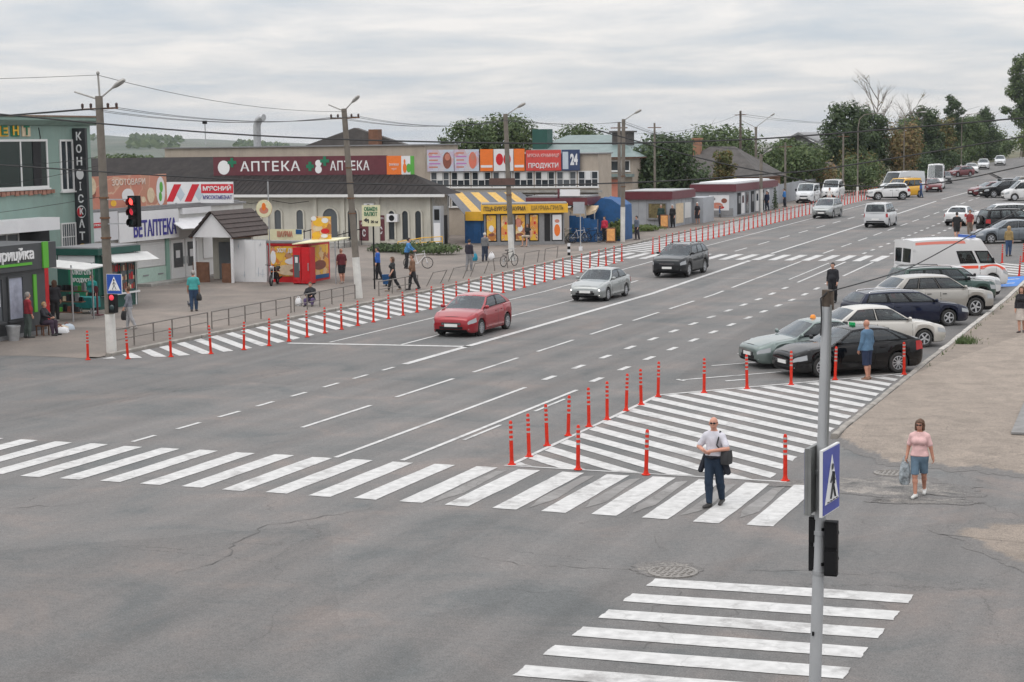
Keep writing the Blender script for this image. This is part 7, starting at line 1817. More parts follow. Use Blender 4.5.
# --- cables
def cable(label, pts, r, n=5, sm=True):
    P = [Vector(p) for p in pts]; out = []
    if sm and len(P) > 2:
        for i in range(len(P)-1):
            p0, p1_, p2, p3_ = P[max(i-1, 0)], P[i], P[i+1], P[min(i+2, len(P)-1)]
            for k in range(6):
                t_ = k/6; out.append(.5*((2*p1_)+(-p0+p2)*t_+(2*p0-5*p1_+4*p2-p3_)*t_*t_+(-p0+3*p1_-3*p2+p3_)*t_**3))
        out.append(P[-1])
    else: out = P
    o = out[0]; mb = MB(); mb.tube([q-o for q in out], r, n)
    ob = mb.build('overhead_cable', M_CABLE, None, 60, loc=o); return tag(ob, label, 'cable', 'overhead cables')
def sag(a, c, d, n=10):
    a, c = Vector(a), Vector(c); return [a.lerp(c, k/n)-Vector((0, 0, 4*d*(k/n)*(1-k/n))) for k in range(n+1)]
cable('thick overhead cable spanning the whole street, uppermost of the sagging ones', [[-39.5, 30.1, 9.9], [-28.57, 34.27, 8.26], [-26.8, 34.94, 8.02], [-22.38, 36.63, 7.54], [-18.85, 38.0, 7.3], [-14.44, 39.73, 7.15], [-10.92, 41.13, 7.17], [-8.54, 42.08, 7.29], [-4.24, 43.83, 7.61], [-2.35, 44.6, 7.81], [4, 47.2, 8.6]], .019)
cable('lower thick overhead cable crossing before the shop signs', [[-39, 34.4, 7.9], [-31.26, 37.38, 7.0], [-29.32, 38.13, 6.79], [-24.72, 39.9, 6.41], [-21.0, 41.35, 6.2], [-17.07, 42.89, 6.08], [-13.35, 44.37, 6.14], [-10.68, 45.45, 6.3], [-8.8, 46.21, 6.49], [-2, 49, 7.6]], .019)
cable('overhead cable dipping before the uphill parked cars', [[-16.5, 47.5, 7.6], [-13.51, 48.7, 6.68], [-11.61, 49.4, 6.22], [-10.24, 49.91, 5.92], [-8.5, 50.58, 5.81], [-6.93, 51.22, 5.94], [-5.5, 51.82, 6.23], [-3.02, 52.87, 6.81], [3, 55, 8.4]], .018)
cable('black cable rising from the rusty top of the near pole', [[-3.44, 17.0, 5.72], [-3.31, 16.92, 5.76], [-2.95, 17.61, 5.85], [-2.77, 18.23, 5.92], [-2.42, 19.04, 6.13], [-1.94, 20.24, 6.41], [-1.24, 21.66, 6.9], [2, 28, 9.5]], .0065)
P1, P2_, P3_, P4_ = Vector((-36.08, 52.55, 8.5)), Vector((-37.35, 73.8, 8.4)), Vector((-38.25, 96.1, 8.45)), Vector((-36.5, 112.7, 8.4))
P5_, P6_ = Vector((-36.6, 161, 6.5)), Vector((-34.6, 178, 7.4))
k = 0
for dx, dz in ((-.7, 0), (-.35, .0), (.35, .02), (.7, .02)):
    o_ = Vector((dx, 0, .05+dz))
    nm = ['outer left', 'inner left', 'inner right', 'outer right'][k]; k += 1
    cable('thin line on the '+nm+' insulators between the first and second lamp posts', sag(P1+o_, P2_+o_, .35), .011, 4, False)
    cable('thin line on the '+nm+' insulators from the second lamp post to the third', sag(P2_+o_, P3_+o_*.5, .4), .011, 4, False)
    cable('thin line running left from the '+nm+' insulators of the corner post', sag(P1+o_, Vector((-44+dx, 22, 8.2+dz)), .5), .011, 4, False)
    if k < 4: cable('thin line, '+nm+', between the third and fourth lamp posts', sag(P3_+o_*.5, P4_+o_*.4, .2), .011, 4, False)
    if k < 4: cable('thin line, '+nm+', from the fourth lamp post up past the kiosks', sag(P4_+o_*.4, P5_+o_*.5, .9), .012, 4, False)
    if k < 3: cable('thin line, '+nm+', between the utility poles by the white vans', sag(P5_+o_*.5, P6_+o_*.5, .2), .013, 4, False)
for i, (a, c) in enumerate([((-36.1, 52.5, 6.9), (-50, 60, 7.0)), ((-36.1, 52.5, 6.6), (-50, 56, 5.6)), ((-36.1, 52.5, 5.5), (-48, 45, 4.6)), ((-36.1, 52.5, 9.7), (-46, 28, 9.6)), ((-36.1, 52.5, 9.7), (-37.3, 73.8, 8.7))]):
    cable(['thin house line from the corner post to the mint building roof', 'second thin house line below it to the mint building', 'low line from the corner post past the corner shop', 'top line running left from the spike of the corner post', 'top line from the corner post spike to the leaning post'][i], sag(a, c, .35), .011, 4, False)
cable('high thin line from the third lamp post across the sky', sag(P3_+Vector((0, 0, .3)), Vector((-44.3, 174.8, 9.7)), 1.5), .013, 4, False)
cable('line from the tall timber pole to the hill trees', sag(Vector((-44.3, 174.8, 9.7)), Vector((-36, 300, 12)), 1.8), .02, 4, False)
cable('lower line from the tall timber pole to the curved lamp posts', sag(Vector((-44.3, 174.8, 9.5)), Vector((-32.6, 203, 8.9)), .5), .016, 4, False)
cable('line joining the first and second curved lamp posts', sag(Vector((-32.5, 174.6, 8.2)), Vector((-32.6, 203, 8.6)), .4), .015, 4, False)
cable('line joining the second and third curved lamp posts', sag(Vector((-32.6, 203, 8.6)), Vector((-33.4, 258, 10)), .7), .018, 4, False)
# ------------------------------------------------------------------ people: smooth bodies from blended limbs
class Field:
    def __init__(s, lo, hi, h):
        s.lo = np.array(lo, float); s.h = h
        s.n = np.ceil((np.array(hi)-s.lo)/h).astype(int)+1
        s.D = np.full(s.n, 9.0, np.float32)
        s.ax = [s.lo[i]+h*np.arange(s.n[i]) for i in range(3)]
    def _sl(s, lo, hi):
        i0 = np.maximum(0, np.floor((np.array(lo)-s.lo)/s.h).astype(int)); i1 = np.minimum(s.n, np.ceil((np.array(hi)-s.lo)/s.h).astype(int)+2)
        if np.any(i1 <= i0): return None, None
        sl = tuple(slice(a, b) for a, b in zip(i0, i1))
        return sl, np.meshgrid(*[s.ax[k][sl[k]] for k in range(3)], indexing='ij')
    def _mix(s, sl, d, k):
        a = s.D[sl]
        if k > 0:
            hh = np.maximum(k-np.abs(a-d), 0)/k; s.D[sl] = np.minimum(a, d)-hh*hh*k*.25
        else: s.D[sl] = np.minimum(a, d)
    def cone(s, a, b, r1, r2, k=.03, flat=1.0):
        """tapered limb; flat > 1 squashes it front to back"""
        a, b = np.array(a, float), np.array(b, float); m = max(r1, r2)+k+.04
        sl, G = s._sl(np.minimum(a, b)-m, np.maximum(a, b)+m)
        if sl is None: return s
        P = [G[0]-a[0], (G[1]-a[1])*flat, G[2]-a[2]]; v = b-a; v = np.array([v[0], v[1]*flat, v[2]])
        L2 = max(1e-9, v@v); t = np.clip((P[0]*v[0]+P[1]*v[1]+P[2]*v[2])/L2, 0, 1)
        d = np.sqrt((P[0]-t*v[0])**2+(P[1]-t*v[1])**2+(P[2]-t*v[2])**2)-(r1+(r2-r1)*t)
        s._mix(sl, (d/(flat**.5)).astype(np.float32), k); return s
    def ell(s, c, r, k=.03):
        c, r = np.array(c, float), np.array(r, float); m = k+.04
        sl, G = s._sl(c-r-m, c+r+m)
        if sl is None: return s
        q = np.sqrt(sum(((G[i]-c[i])/r[i])**2 for i in range(3)))
        s._mix(sl, ((q-1)*r.min()).astype(np.float32), k); return s
    def cut(s, fn):
        G = np.meshgrid(*s.ax, indexing='ij'); s.D = np.maximum(s.D, fn(*G).astype(np.float32)); return s
    def mesh(s, name, m):
        D = s.D; ins = D < 0; n = D.shape
        c = np.zeros(np.array(n)-1, np.int8)
        for i in (0, 1):
            for j in (0, 1):
                for k in (0, 1): c += ins[i:n[0]-1+i, j:n[1]-1+j, k:n[2]-1+k]
        act = (c > 0) & (c < 8); idx = np.full(act.shape, -1, np.int64); cells = np.argwhere(act); idx[act] = np.arange(len(cells))
        pos = np.zeros((len(cells), 3)); cnt = np.zeros(len(cells))
        for a in range(3):
            o = [q for q in range(3) if q != a]
            for u in (0, 1):
                for w in (0, 1):
                    off = np.zeros(3, int); off[o[0]] = u; off[o[1]] = w; p0 = cells+off; p1 = p0.copy(); p1[:, a] += 1
                    d0 = D[p0[:, 0], p0[:, 1], p0[:, 2]]; d1 = D[p1[:, 0], p1[:, 1], p1[:, 2]]; x = (d0 < 0) != (d1 < 0)
                    t = np.where(x, d0/(d0-d1+1e-12), 0); q = p0+0.0; q[:, a] += t
                    pos[x] += q[x]; cnt[x] += 1
        V = s.lo+s.h*pos/cnt[:, None]
        faces = []
        for a in range(3):
            o = [(a+1) % 3, (a+2) % 3]
            s0 = [slice(None)]*3; s1 = [slice(None)]*3; s0[a] = slice(0, n[a]-1); s1[a] = slice(1, n[a])
            x = ins[tuple(s0)] != ins[tuple(s1)]; e = np.argwhere(x)
            ok = (e[:, o[0]] > 0) & (e[:, o[1]] > 0) & (e[:, o[0]] < n[o[0]]-1) & (e[:, o[1]] < n[o[1]]-1); e = e[ok]
            flip = ins[e[:, 0], e[:, 1], e[:, 2]]
            q = []
            for du, dv in ((-1, -1), (0, -1), (0, 0), (-1, 0)):
                p = e.copy(); p[:, o[0]] += du; p[:, o[1]] += dv; q.append(idx[p[:, 0], p[:, 1], p[:, 2]])
            q = np.stack(q, 1); q[~flip] = q[~flip][:, ::-1]; faces.append(q)
        F = np.concatenate(faces); F = F[(F >= 0).all(1)]
        me = bpy.data.meshes.new(name); me.from_pydata(V.tolist(), [], F.tolist()); me.materials.append(m)
        me.polygons.foreach_set('use_smooth', [True]*len(me.polygons)); me.update()
        return me
def V3(*a): return np.array(a, float)
M_SKIN = mat('skin', (0.50, 0.27, 0.19), .55, var=.08, scale=9)
M_SKIN2 = mat('skin_tanned', (0.42, 0.20, 0.135), .55, var=.08, scale=9)
M_SHADES = glass_mat('sunglasses', (0.01, 0.01, 0.012), .1)
CLOTH = {}
def cloth(n, c):
    if n not in CLOTH: CLOTH[n] = mat('cloth_'+n, c, .9, var=.16, scale=7, bump=.35, bscale=18)
    return CLOTH[n]
HAIR = {'grey': (0.28, 0.26, 0.24), 'brown': (0.09, 0.045, 0.025), 'dark': (0.025, 0.02, 0.018), 'blond': (0.34, 0.22, 0.11), 'white': (0.5, 0.48, 0.45)}

def person(label, x, y, heading, h=1.74, build=1.0, top=('white', (0.6, 0.6, 0.62)), sleeve='short', bottom=('jeans', (0.03, 0.045, 0.09)), legs='trousers', shoes=(0.04, 0.035, 0.03), hair='dark', style='short',
           stride=.0, arms=None, vox=.02, off=0.0, lean=0.0, seat=None, skin=None, female=False, headturn=0.0, shades=False, z=None, hem=.93, group=None):
    s = h/1.75; skin = skin or M_SKIN; bw = build
    t = thing('person', label, 'person', (x, y, (zp(y) if z is None else z)+off), D(heading-90), group)
    t.scale = (s, s, s)
    # joints
    hz = .92 if seat is None else seat/s+.10
    sh = V3(0, lean*.5, hz+.51); P = {}
    pel = V3(0, 0, hz)
    for sd, nm, ph in ((1, 'R', 1), (-1, 'L', -1)):
        hip = V3(sd*.092*bw, 0, hz-.02)
        if seat is None:
            a = stride*ph; kn = hip+.43*V3(0, math.sin(a), -math.cos(a)); b = a-(.12+.5*max(0, -a)); an = kn+.41*V3(0, math.sin(b), -math.cos(b)); kn[0] = sd*.082*bw if abs(stride) > .1 else kn[0]; an[0] = sd*.055 if abs(stride) > .1 else an[0]; tip = an+V3(sd*.03, .17, -.045 if a >= 0 else -.075)
        else:
            kn = hip+V3(sd*.07, .42, .02); an = kn+V3(0, .04, -(hz-.08-.0)); tip = an+V3(sd*.02, .17, -.04)
        P['hip'+nm], P['kn'+nm], P['an'+nm], P['tip'+nm] = hip, kn, an, tip
        so = sh+V3(sd*.168*bw, 0, -.055)
        if arms and nm in arms: el, wr = [V3(*q) for q in arms[nm]]
        else:
            sw = -stride*ph*.8; el = so+.28*V3(sd*.22, math.sin(sw), -math.cos(sw)); wr = el+.25*V3(sd*.02, math.sin(sw+.35), -math.cos(sw+.35))
        P['so'+nm], P['el'+nm], P['wr'+nm] = so, el, wr
    allp = np.array(list(P.values())); lo = allp.min(0)-.22; hi = allp.max(0)+.22; hi[2] = max(hi[2], hz+.92); lo[1] = min(lo[1], -.3); hi[1] = max(hi[1], .32); lo[2] = min(lo[2], -.05)
    nk = sh+V3(0, .01, .05); hd = sh+V3(0, .035, .205); ht = math.radians(headturn); hf = V3(math.sin(ht), math.cos(ht), 0)
    def torso(F, inf=0.0):
        F.cone(pel+V3(0, 0, .0), pel+V3(0, 0, .14), .135*bw+inf, .125*bw+inf, .05, 1.35)
        F.cone(pel+V3(0, lean*.12, .14), sh+V3(0, -.0, -.10), .125*bw+inf, .148*bw+inf, .06, 1.35)
        [F.cone(sh+V3(q*.02, 0, .02), sh+V3(q*.145*bw, 0, -.055), .052+inf, .056+inf, .05, 1.05) for q in (-1, 1)]
        if female:
            for q in (-1, 1): F.ell(sh+V3(q*.075*bw, .085*bw, -.15), (.075*bw+inf, .075*bw+inf, .075*bw+inf), .04)
            F.cone(pel+V3(-.05, -.02, -.02), pel+V3(.05, -.02, -.02), .13*bw+inf, .13*bw+inf, .06, 1.15)
        elif bw > 1.03: F.ell(pel+V3(0, .07, .17), (.13*bw+inf, .10*bw+inf, .14+inf), .06)
    def legs_(F, inf=0.0, upto=2.0, flare=0.0):
        for nm in 'RL':
            F.cone(P['hip'+nm], P['kn'+nm], .092*bw+inf, .058*bw+inf+flare, .04)
            if upto > 1:
                mid = P['kn'+nm]+(P['an'+nm]-P['kn'+nm])*.3+V3(0, -.012, 0); f = min(1, upto-1)
                F.cone(P['kn'+nm], mid, .055*bw+inf+flare, .057*bw+inf+flare, .03); F.cone(mid, P['kn'+nm]+(P['an'+nm]-P['kn'+nm])*f, .056*bw+inf+flare, .038+inf+flare*1.2, .03)
    def arm(F, inf, frac):
        for nm in 'RL':
            so, el, wr = P['so'+nm], P['el'+nm], P['wr'+nm]
            if frac <= 1: F.cone(so, so+(el-so)*frac, .054*bw+inf, .047*bw+inf*1.5, .04)
            else:
                F.cone(so, el, .055*bw+inf, .043+inf, .05); F.cone(el, el+(wr-el)*(frac-1), .042+inf, .032+inf, .02)
    # --- body
    F = Field(lo, hi, vox); torso(F); legs_(F); arm(F, 0, 2)
    F.cone(sh+V3(0, 0, -.02), hd+V3(0, -.02, -.08), .056, .05, .04)
    F.ell(hd+V3(0, -.012, .02), (.077, .095, .10), .02); F.ell(hd+hf*.022+V3(0, 0, -.055), (.056, .066, .066), .03)
    fr = max(.0085, vox*.52)
    rt = V3(hf[1], -hf[0], 0)
    F.cone(hd+hf*.088+V3(0, 0, .012), hd+hf*.106+V3(0, 0, -.022), fr*.9, fr*1.5, .015)
    for q in (-1, 1):
        F.ell(hd+rt*q*.080+V3(0, 0, -.005), (max(.012, vox*.55), .02, .032), .01)
    F.cone(hd+hf*.088+rt*-.02+V3(0, 0, -.058), hd+hf*.088+rt*.02+V3(0, 0, -.058), fr*.7, fr*.7, .008)
    for nm, sd in (('R', 1), ('L', -1)):
        F.cone(P['an'+nm]+V3(0, -.03, -.02), P['tip'+nm], .038, .03, .02)
        el, wr = P['el'+nm], P['wr'+nm]; d = (wr-el)/np.linalg.norm(wr-el)
        side = np.cross(d, V3(0, 1, .3)); side = side/max(1e-6, np.linalg.norm(side)); 
        if side@V3(-sd, 0, 0) < 0: side = -side
        palm = np.cross(side, d); 
        pc = wr+d*.085
        F.cone(wr, wr+d*.03, .028, .03, .02)
        for f in (-.026, .0, .026): F.cone(wr+d*.02+palm*f*.6, pc+palm*f, .018, .017, .012)
        for i, (f, ln) in enumerate(((-.033, .066), (-.011, .078), (.011, .074), (.033, .058))):
            b0 = pc+palm*f; b1 = b0+(d*.85+side*.5)*ln*.55; b2 = b1+(d*.35+side*.95)*ln*.5
            F.cone(b0, b1, fr, fr*.95, .004); F.cone(b1, b2, fr*.95, fr*.85, .004)
        tb = wr+d*.03+palm*-.03; F.cone(tb, tb+(d*.6-palm*.7+side*.3)*.035, fr*1.2, fr*1.1, .008); F.cone(tb+(d*.6-palm*.7+side*.3)*.035, tb+(d*1.0-palm*.55+side*.5)*.062, fr*1.1, fr*.9, .004)
    link_mesh('body', F.mesh('body', skin), t)
    # --- clothes
    if legs != 'none':
        F = Field(lo, hi, vox)
        torso(F, .014); legs_(F, .016, {'trousers': 1.93, 'shorts': .92, 'knee': 1.06, 'skirt': .9}[legs], {'trousers': .006, 'shorts': .016, 'knee': .014, 'skirt': .04}[legs])
        if legs == 'skirt': F.cone(pel, pel+V3(0, .02, -.42), .14*bw, .2*bw, .05, 1.15)
        wz = hz+.10
        zc = {'trousers': .07, 'shorts': P['knR'][2]+.04, 'knee': P['knR'][2]-.05, 'skirt': hz-.45}[legs]
        if seat is None: F.cut(lambda X, Y, Z: np.maximum(Z-wz, min(zc, P['knL'][2]+.04 if legs == 'shorts' else zc)-Z))
        else: F.cut(lambda X, Y, Z: Z-wz)
        link_mesh('trousers' if legs == 'trousers' else ('skirt' if legs == 'skirt' else 'shorts'), F.mesh('trousers', cloth(*bottom)), t)
    F = Field(lo, hi, vox)
    torso(F, .024); arm(F, .014, {'short': .72, 'long': 1.93, 'none': .12}[sleeve])
    F.cone(sh+V3(0, -.01, -.01), sh+V3(0, 0, .035), .066, .060, .03)
    F.cone(pel+V3(0, 0, -.05), pel+V3(0, 0, .14), .14*bw+.03, .128*bw+.026, .05, 1.35)
    for nm in 'RL': F.cone(P['hip'+nm]+V3(0, 0, -.04), P['hip'+nm]+V3(0, 0, .05), .092*bw+.032, .085*bw+.026, .04)
    hemz = hz+(hem-.92)
    F.cut(lambda X, Y, Z: np.maximum(hemz-Z, np.where((np.abs(X) < .11) , Z-(sh[2]+.055), -1)) if seat is None else np.maximum(hemz-.06-Z, -1+0*Z))
    link_mesh('shirt', F.mesh('shirt', cloth(*top)), t)
    sm = mat('shoe_%d' % int(sum(shoes)*1000), shoes, .6)
    for nm in 'RL':
        a_, b_ = np.minimum(P['an'+nm], P['tip'+nm])-.14, np.maximum(P['an'+nm], P['tip'+nm])+.14
        F = Field(a_, b_, min(vox, .018)); F.cone(P['an'+nm]+V3(0, -.035, -.03), P['tip'+nm]+V3(0, .01, 0), .048, .038, .02); F.cone(P['an'+nm]+V3(0, -.01, -.0), P['an'+nm]+V3(0, -.02, -.03), .045, .05, .02)
        link_mesh('shoe', F.mesh('shoe', sm), t)
    # --- hair
    hm = mat('hair_'+hair, HAIR[hair], .75, var=.25, scale=25, bump=.6, bscale=30)
    if style != 'bald':
        F = Field(hd-.24, hd+.22, min(vox, .014)); inf = .014
        F.ell(hd+V3(0, -.016, .026), (.077+inf, .095+inf, .10+inf), .0)
        if style in ('long', 'bob'):
            F.cone(hd+V3(0, -.05, .0)-hf*.02, hd+V3(0, -.06, -.12 if style == 'bob' else -.2), .085, .07, .03)
            for q in (-1, 1): F.cone(hd+rt*q*.075+V3(0, -.01, .03), hd+rt*q*.085+V3(0, -.01, -.10 if style == 'bob' else -.18), .035, .03, .03)
        if style in ('long', 'bob') or style == 'short':
            rr_ = random.Random(int(x*100)); nb = 26 if style != 'short' else 14
            for _ in range(nb):
                u = V3(rr_.gauss(0, 1), rr_.gauss(-.5, .8), rr_.gauss(.35, .8)); u = u/np.linalg.norm(u); bl = .022 if style == 'short' else .034; F.ell(hd+V3(0, -.016, .01)+u*V3(.083, .10, .105), (bl, bl, bl), .02)
        ff = hf
        def face(X, Y, Z):
            fy = (X-hd[0])*ff[0]+(Y-hd[1])*ff[1]; lz = Z-hd[2]
            front = fy-np.where(lz > .055, .085, .02 if style not in ('long', 'bob') else .035)
            below = -(lz+.055) if style in ('short', 'cap') else -(lz+.3)
            return np.maximum(np.maximum(front, -9), below if style in ('short', 'cap') else -9)
        F.cut(face); me = F.mesh('hair', hm)
        if len(me.polygons): link_mesh('cap' if style == 'cap' else 'hair', me, t)
        if style == 'cap':
            mb = MB(); mb.slab([tuple(hd+hf*.07+rt*-.07+V3(0, 0, .06)), tuple(hd+hf*.07+rt*.07+V3(0, 0, .06)), tuple(hd+hf*.16+rt*.05+V3(0, 0, .04)), tuple(hd+hf*.16+rt*-.05+V3(0, 0, .04))], (0, 0, 1), .012); mb.build('cap_brim', hm, t)
    # --- eyes or glasses
    for q in (-1, 1):
        e_ = hd+hf*.082+rt*q*.031+V3(0, 0, .016); mb = MB()
        if shades:
            mb.ball(tuple(e_+hf*.016), .028, .014, .020); mb.bar(tuple(e_+hf*.014+rt*q*.02), tuple(hd+rt*q*.085+V3(0, -.01, .02)), .008); mb.bar(tuple(e_+hf*.02), tuple(e_+hf*.02-rt*q*.031), .008); mb.build('sunglass_lens', M_SHADES, t, 60)
        else:
            mb.ball(tuple(e_), .011, .009, .008, 8, 6); mb.build('eye', M_SHADES, t, 60)
    return t, P

def bag(label, loc, size, m, rz=0, handles=True, group=None, sagf=.8):
    t = thing('bag', label, 'bag', loc, rz, group); a, b_, c = size
    mb = MB(); rings = []
    for f, w in ((0, .75), (.12, 1.0), (.5, 1.05), (.85, .9*sagf+.1), (1, .62)):
        n = 14; rings.append([(a/2*w*math.copysign(abs(math.cos(2*PI*k/n))**.6, math.cos(2*PI*k/n)), b_/2*w*math.copysign(abs(math.sin(2*PI*k/n))**.7, math.sin(2*PI*k/n)), c*f) for k in range(n)])
    mb.loft(rings, True, True); mb.build('sack', m, t, 50)
    if handles:
        for sd in (-1, 1): mb = MB(); mb.tube([(-a*.22, sd*b_*.2, c*.97), (-a*.12, sd*b_*.1, c*1.18), (0, 0, c*1.28), (a*.12, sd*b_*.1, c*1.18), (a*.22, sd*b_*.2, c*.97)], .010, 6); mb.build('handle', m, t, 50)
    return t
M_BAGB = mat('black_bag', (0.02, 0.02, 0.022), .6, var=.2); M_BAGP = mat('printed_plastic_bag', (0.26, 0.29, 0.31), .4, var=.8, scale=9)

# the walking man on the zebra
man, P = person('bald man in a white short-sleeved shirt and jeans walking over the zebra', -9.0, 33.45, 262, 1.77, .99, ('white_shirt', (0.56, 0.55, 0.60)), 'short', ('dark_jeans', (0.012, 0.026, 0.05)), 'trousers', (0.03, 0.028, 0.027), 'grey', 'bald', .20,
    {'R': ((.30, .05, 1.16), (.06, .27, 1.10)), 'L': ((-.30, .06, 1.16), (-.04, .29, 1.13))}, .0115, .01, skin=mat('skin_pink', (0.53, 0.26, 0.185), .5, var=.1, scale=9), shades=True, headturn=-14, hem=.97)
mb = MB(); mb.tube([(-.11, .14, 1.24), (-.13, .10, 1.36), (-.135, .02, 1.505), (-.14, -.08, 1.45), (-.20, -.12, 1.2), (-.22, -.1, 1.08)], .016, 6)
sb = thing('shoulder_bag', 'black shoulder bag on the walking man', 'bag', man.location, man.rotation_euler.z); mb.tube([(-.11, .14, 1.24), (-.2, .10, 1.13), (-.25, .02, 1.05)], .014, 6); mb.build('strap', M_BAGB, sb, 40)
mb = MB(); mb.loft([[(-.27+dx, yy, zz) for yy, zz in ((-.13*w, .86), (.13*w, .86), (.15*w, 1.0), (.10*w, 1.13), (-.10*w, 1.13), (-.15*w, 1.0))] for dx, w in ((-.07, .8), (-.03, 1), (.05, 1), (.09, .8))], True, True); mb.build('pouch', M_BAGB, sb, 50)
jk = thing('tied_jacket', 'dark jacket tied round the hips of the walking man', 'jacket', man.location, man.rotation_euler.z)
F = Field((-.4, -.35, .6), (.4, .3, 1.1), .014)
F.cone((-.18, -.02, .99), (-.29, .0, .70), .065, .06, .04, 1.0); F.cone((.18, -.02, .99), (.29, .0, .70), .065, .055, .04, 1.0); F.cone((-.15, -.11, .95), (.15, -.11, .95), .07, .07, .05); F.cone((-.12, -.13, .9), (-.14, -.13, .66), .07, .06, .05); F.cone((.12, -.13, .9), (.14, -.13, .66), .07, .06, .05); F.cone((-.17, .05, 1.0), (0, .16, .99), .03, .03, .03); F.cone((.17, .05, 1.0), (0, .16, .99), .03, .03, .03)
link_mesh('cloth', F.mesh('cloth', cloth('navy_jacket', (0.012, 0.014, 0.022))), jk)
# the woman on the footway
wm, P = person('woman in a pink top, denim shorts and sunglasses walking on the footway', -5.34, 35.6, 268, 1.56, .98, ('pink_top', (0.64, 0.41, 0.40)), 'short', ('denim', (0.10, 0.155, 0.21)), 'shorts', (0.55, 0.55, 0.53), 'brown', 'bob', .26,
    {'R': ((.25, -.03, 1.14), (.28, .05, .90)), 'L': ((-.24, -.02, 1.14), (-.29, -.03, .90))}, .0115, .008, skin=M_SKIN2, female=True, shades=True, hem=.93)
bag('patterned grey plastic bag carried by the woman in pink', (-5.62, 35.55, .25), (.22, .14, .46), M_BAGP, .3)
# others on the right
person('man in a blue shirt and dark shorts standing at the black car', -9.5, 52.75, 150, 1.78, .98, ('blue_shirt', (0.085, 0.16, 0.25)), 'long', ('dark_blue_shorts', (0.015, 0.025, 0.06)), 'knee', (0.2, 0.1, 0.06), 'grey', 'bald', .05, None, .017, .01, skin=M_SKIN2, hem=.86)
person('man in a black jumper and white collar walking between the lanes', -15.4, 77.1, 262, 1.76, 1.08, ('black_jumper', (0.014, 0.014, 0.018)), 'long', ('black_trousers', (0.013, 0.013, 0.016)), 'trousers', (0.02, 0.02, 0.02), 'dark', 'short', .16, None, .017, .01)
person('young woman in a black jacket and pale skirt at the edge of the footway', -6.35, 66.1, 262, 1.66, .92, ('black_jacket', (0.018, 0.016, 0.02)), 'long', ('pale_skirt', (0.45, 0.40, 0.36)), 'skirt', (0.05, 0.03, 0.03), 'brown', 'long', .12, None, .017, .105, female=True, hem=.92)
person('man in black shorts and tee walking beyond the far zebra', -15.5, 118, 95, 1.78, 1.1, ('black_tee', (0.018, 0.018, 0.02)), 'short', ('black_shorts', (0.02, 0.02, 0.022)), 'shorts', (0.03, 0.03, 0.03), 'dark', 'short', .15, None, .024, .01)
person('man in a dark red tee walking beside the one in black', -15.1, 121.5, 260, 1.76, 1.0, ('dark_red_tee', (0.22, 0.03, 0.03)), 'short', ('khaki_trousers', (0.16, 0.12, 0.09)), 'trousers', (0.03, 0.03, 0.03), 'brown', 'short', .15, None, .024, .01)
person('person in a khaki jacket and jeans near the dark grey sedan', -10.8, 104.4, 80, 1.70, 1.0, ('khaki_jacket', (0.27, 0.19, 0.08)), 'long', ('blue_jeans', (0.03, 0.06, 0.13)), 'trousers', (0.03, 0.03, 0.03), 'blond', 'long', .14, None, .024, .01)
person('tiny figure in blue beside the long white van', -27.2, 180, 200, 1.7, 1.0, ('blue_top', (0.05, 0.12, 0.35)), 'long', ('blue_jeans', (0.03, 0.06, 0.13)), 'trousers', (0.03, 0.03, 0.03), 'dark', 'short', .14, None, .03, .01)
# market side
person('man in a turquoise tee and jeans walking away over the pavement', -41.1, 66.3, 120, 1.76, 1.05, ('turquoise_tee', (0.06, 0.33, 0.32)), 'short', ('blue_jeans2', (0.025, 0.05, 0.10)), 'trousers', (0.04, 0.03, 0.03), 'grey', 'short', .06, None, .018, PH, skin=M_SKIN2)
bag('black bag held by the man in turquoise', (-40.8, 66.25, .55), (.24, .14, .28), M_BAGB)
person('person in a grey jacket and light trousers walking behind the corner post', -39.6, 59.1, 200, 1.66, .92, ('grey_jacket', (0.16, 0.17, 0.20)), 'long', ('light_trousers', (0.33, 0.33, 0.34)), 'trousers', (0.4, 0.38, 0.36), 'brown', 'short', .2, None, .018, PH, female=True)
bag('black bag carried by the person in the grey jacket', (-39.85, 59.15, .42), (.3, .18, .36), M_BAGB)
person('man in a red jacket standing against the corner shop', -41.6, 55.35, 60, 1.72, 1.05, ('red_jacket', (0.27, 0.02, 0.03)), 'long', ('green_trousers', (0.07, 0.09, 0.08)), 'trousers', (0.03, 0.03, 0.03), 'grey', 'short', .04, None, .018, PH)
person('woman with pale hair seated by the corner shop wall', -41.5, 56.2, 10, 1.62, 1.1, ('dark_cardigan', (0.02, 0.02, 0.025)), 'long', ('dark_skirt', (0.05, 0.03, 0.05)), 'trousers', (0.03, 0.03, 0.03), 'blond', 'short', 0, {'R': ((.25, .12, .85), (.12, .34, .75)), 'L': ((-.25, .12, .85), (-.12, .34, .75))}, .018, PH, seat=.42, female=True)
st_ = thing('low_stool', 'low stool under the seated woman by the corner shop', 'stool', (-41.55, 56.15, PH))
mb = MB(); mb.box(-.2, .2, -.2, .2, .36, .40); mb.build('seat', M_WOODB, st_)
for q in (-.16, .16):
    for w in (-.16, .16): mb = MB(); mb.box(q-.02, q+.02, w-.02, w+.02, 0, .36); mb.build('leg', M_WOODB, st_)
person('shopper in dark clothes before the street stall shelves', -44.4, 60.9, 120, 1.70, 1.0, ('dark_top', (0.03, 0.03, 0.035)), 'long', ('dark_trousers', (0.02, 0.02, 0.022)), 'trousers', (0.3, 0.28, 0.26), 'brown', 'long', .1, None, .02, PH, female=True)
person('seller in a teal top behind the teal table', -45.3, 64.85, 270, 1.62, 1.1, ('teal_top', (0.01, 0.18, 0.17)), 'long', ('black_slacks', (0.015, 0.015, 0.017)), 'trousers', (0.4, 0.4, 0.4), 'brown', 'short', .0, None, .02, PH, female=True)
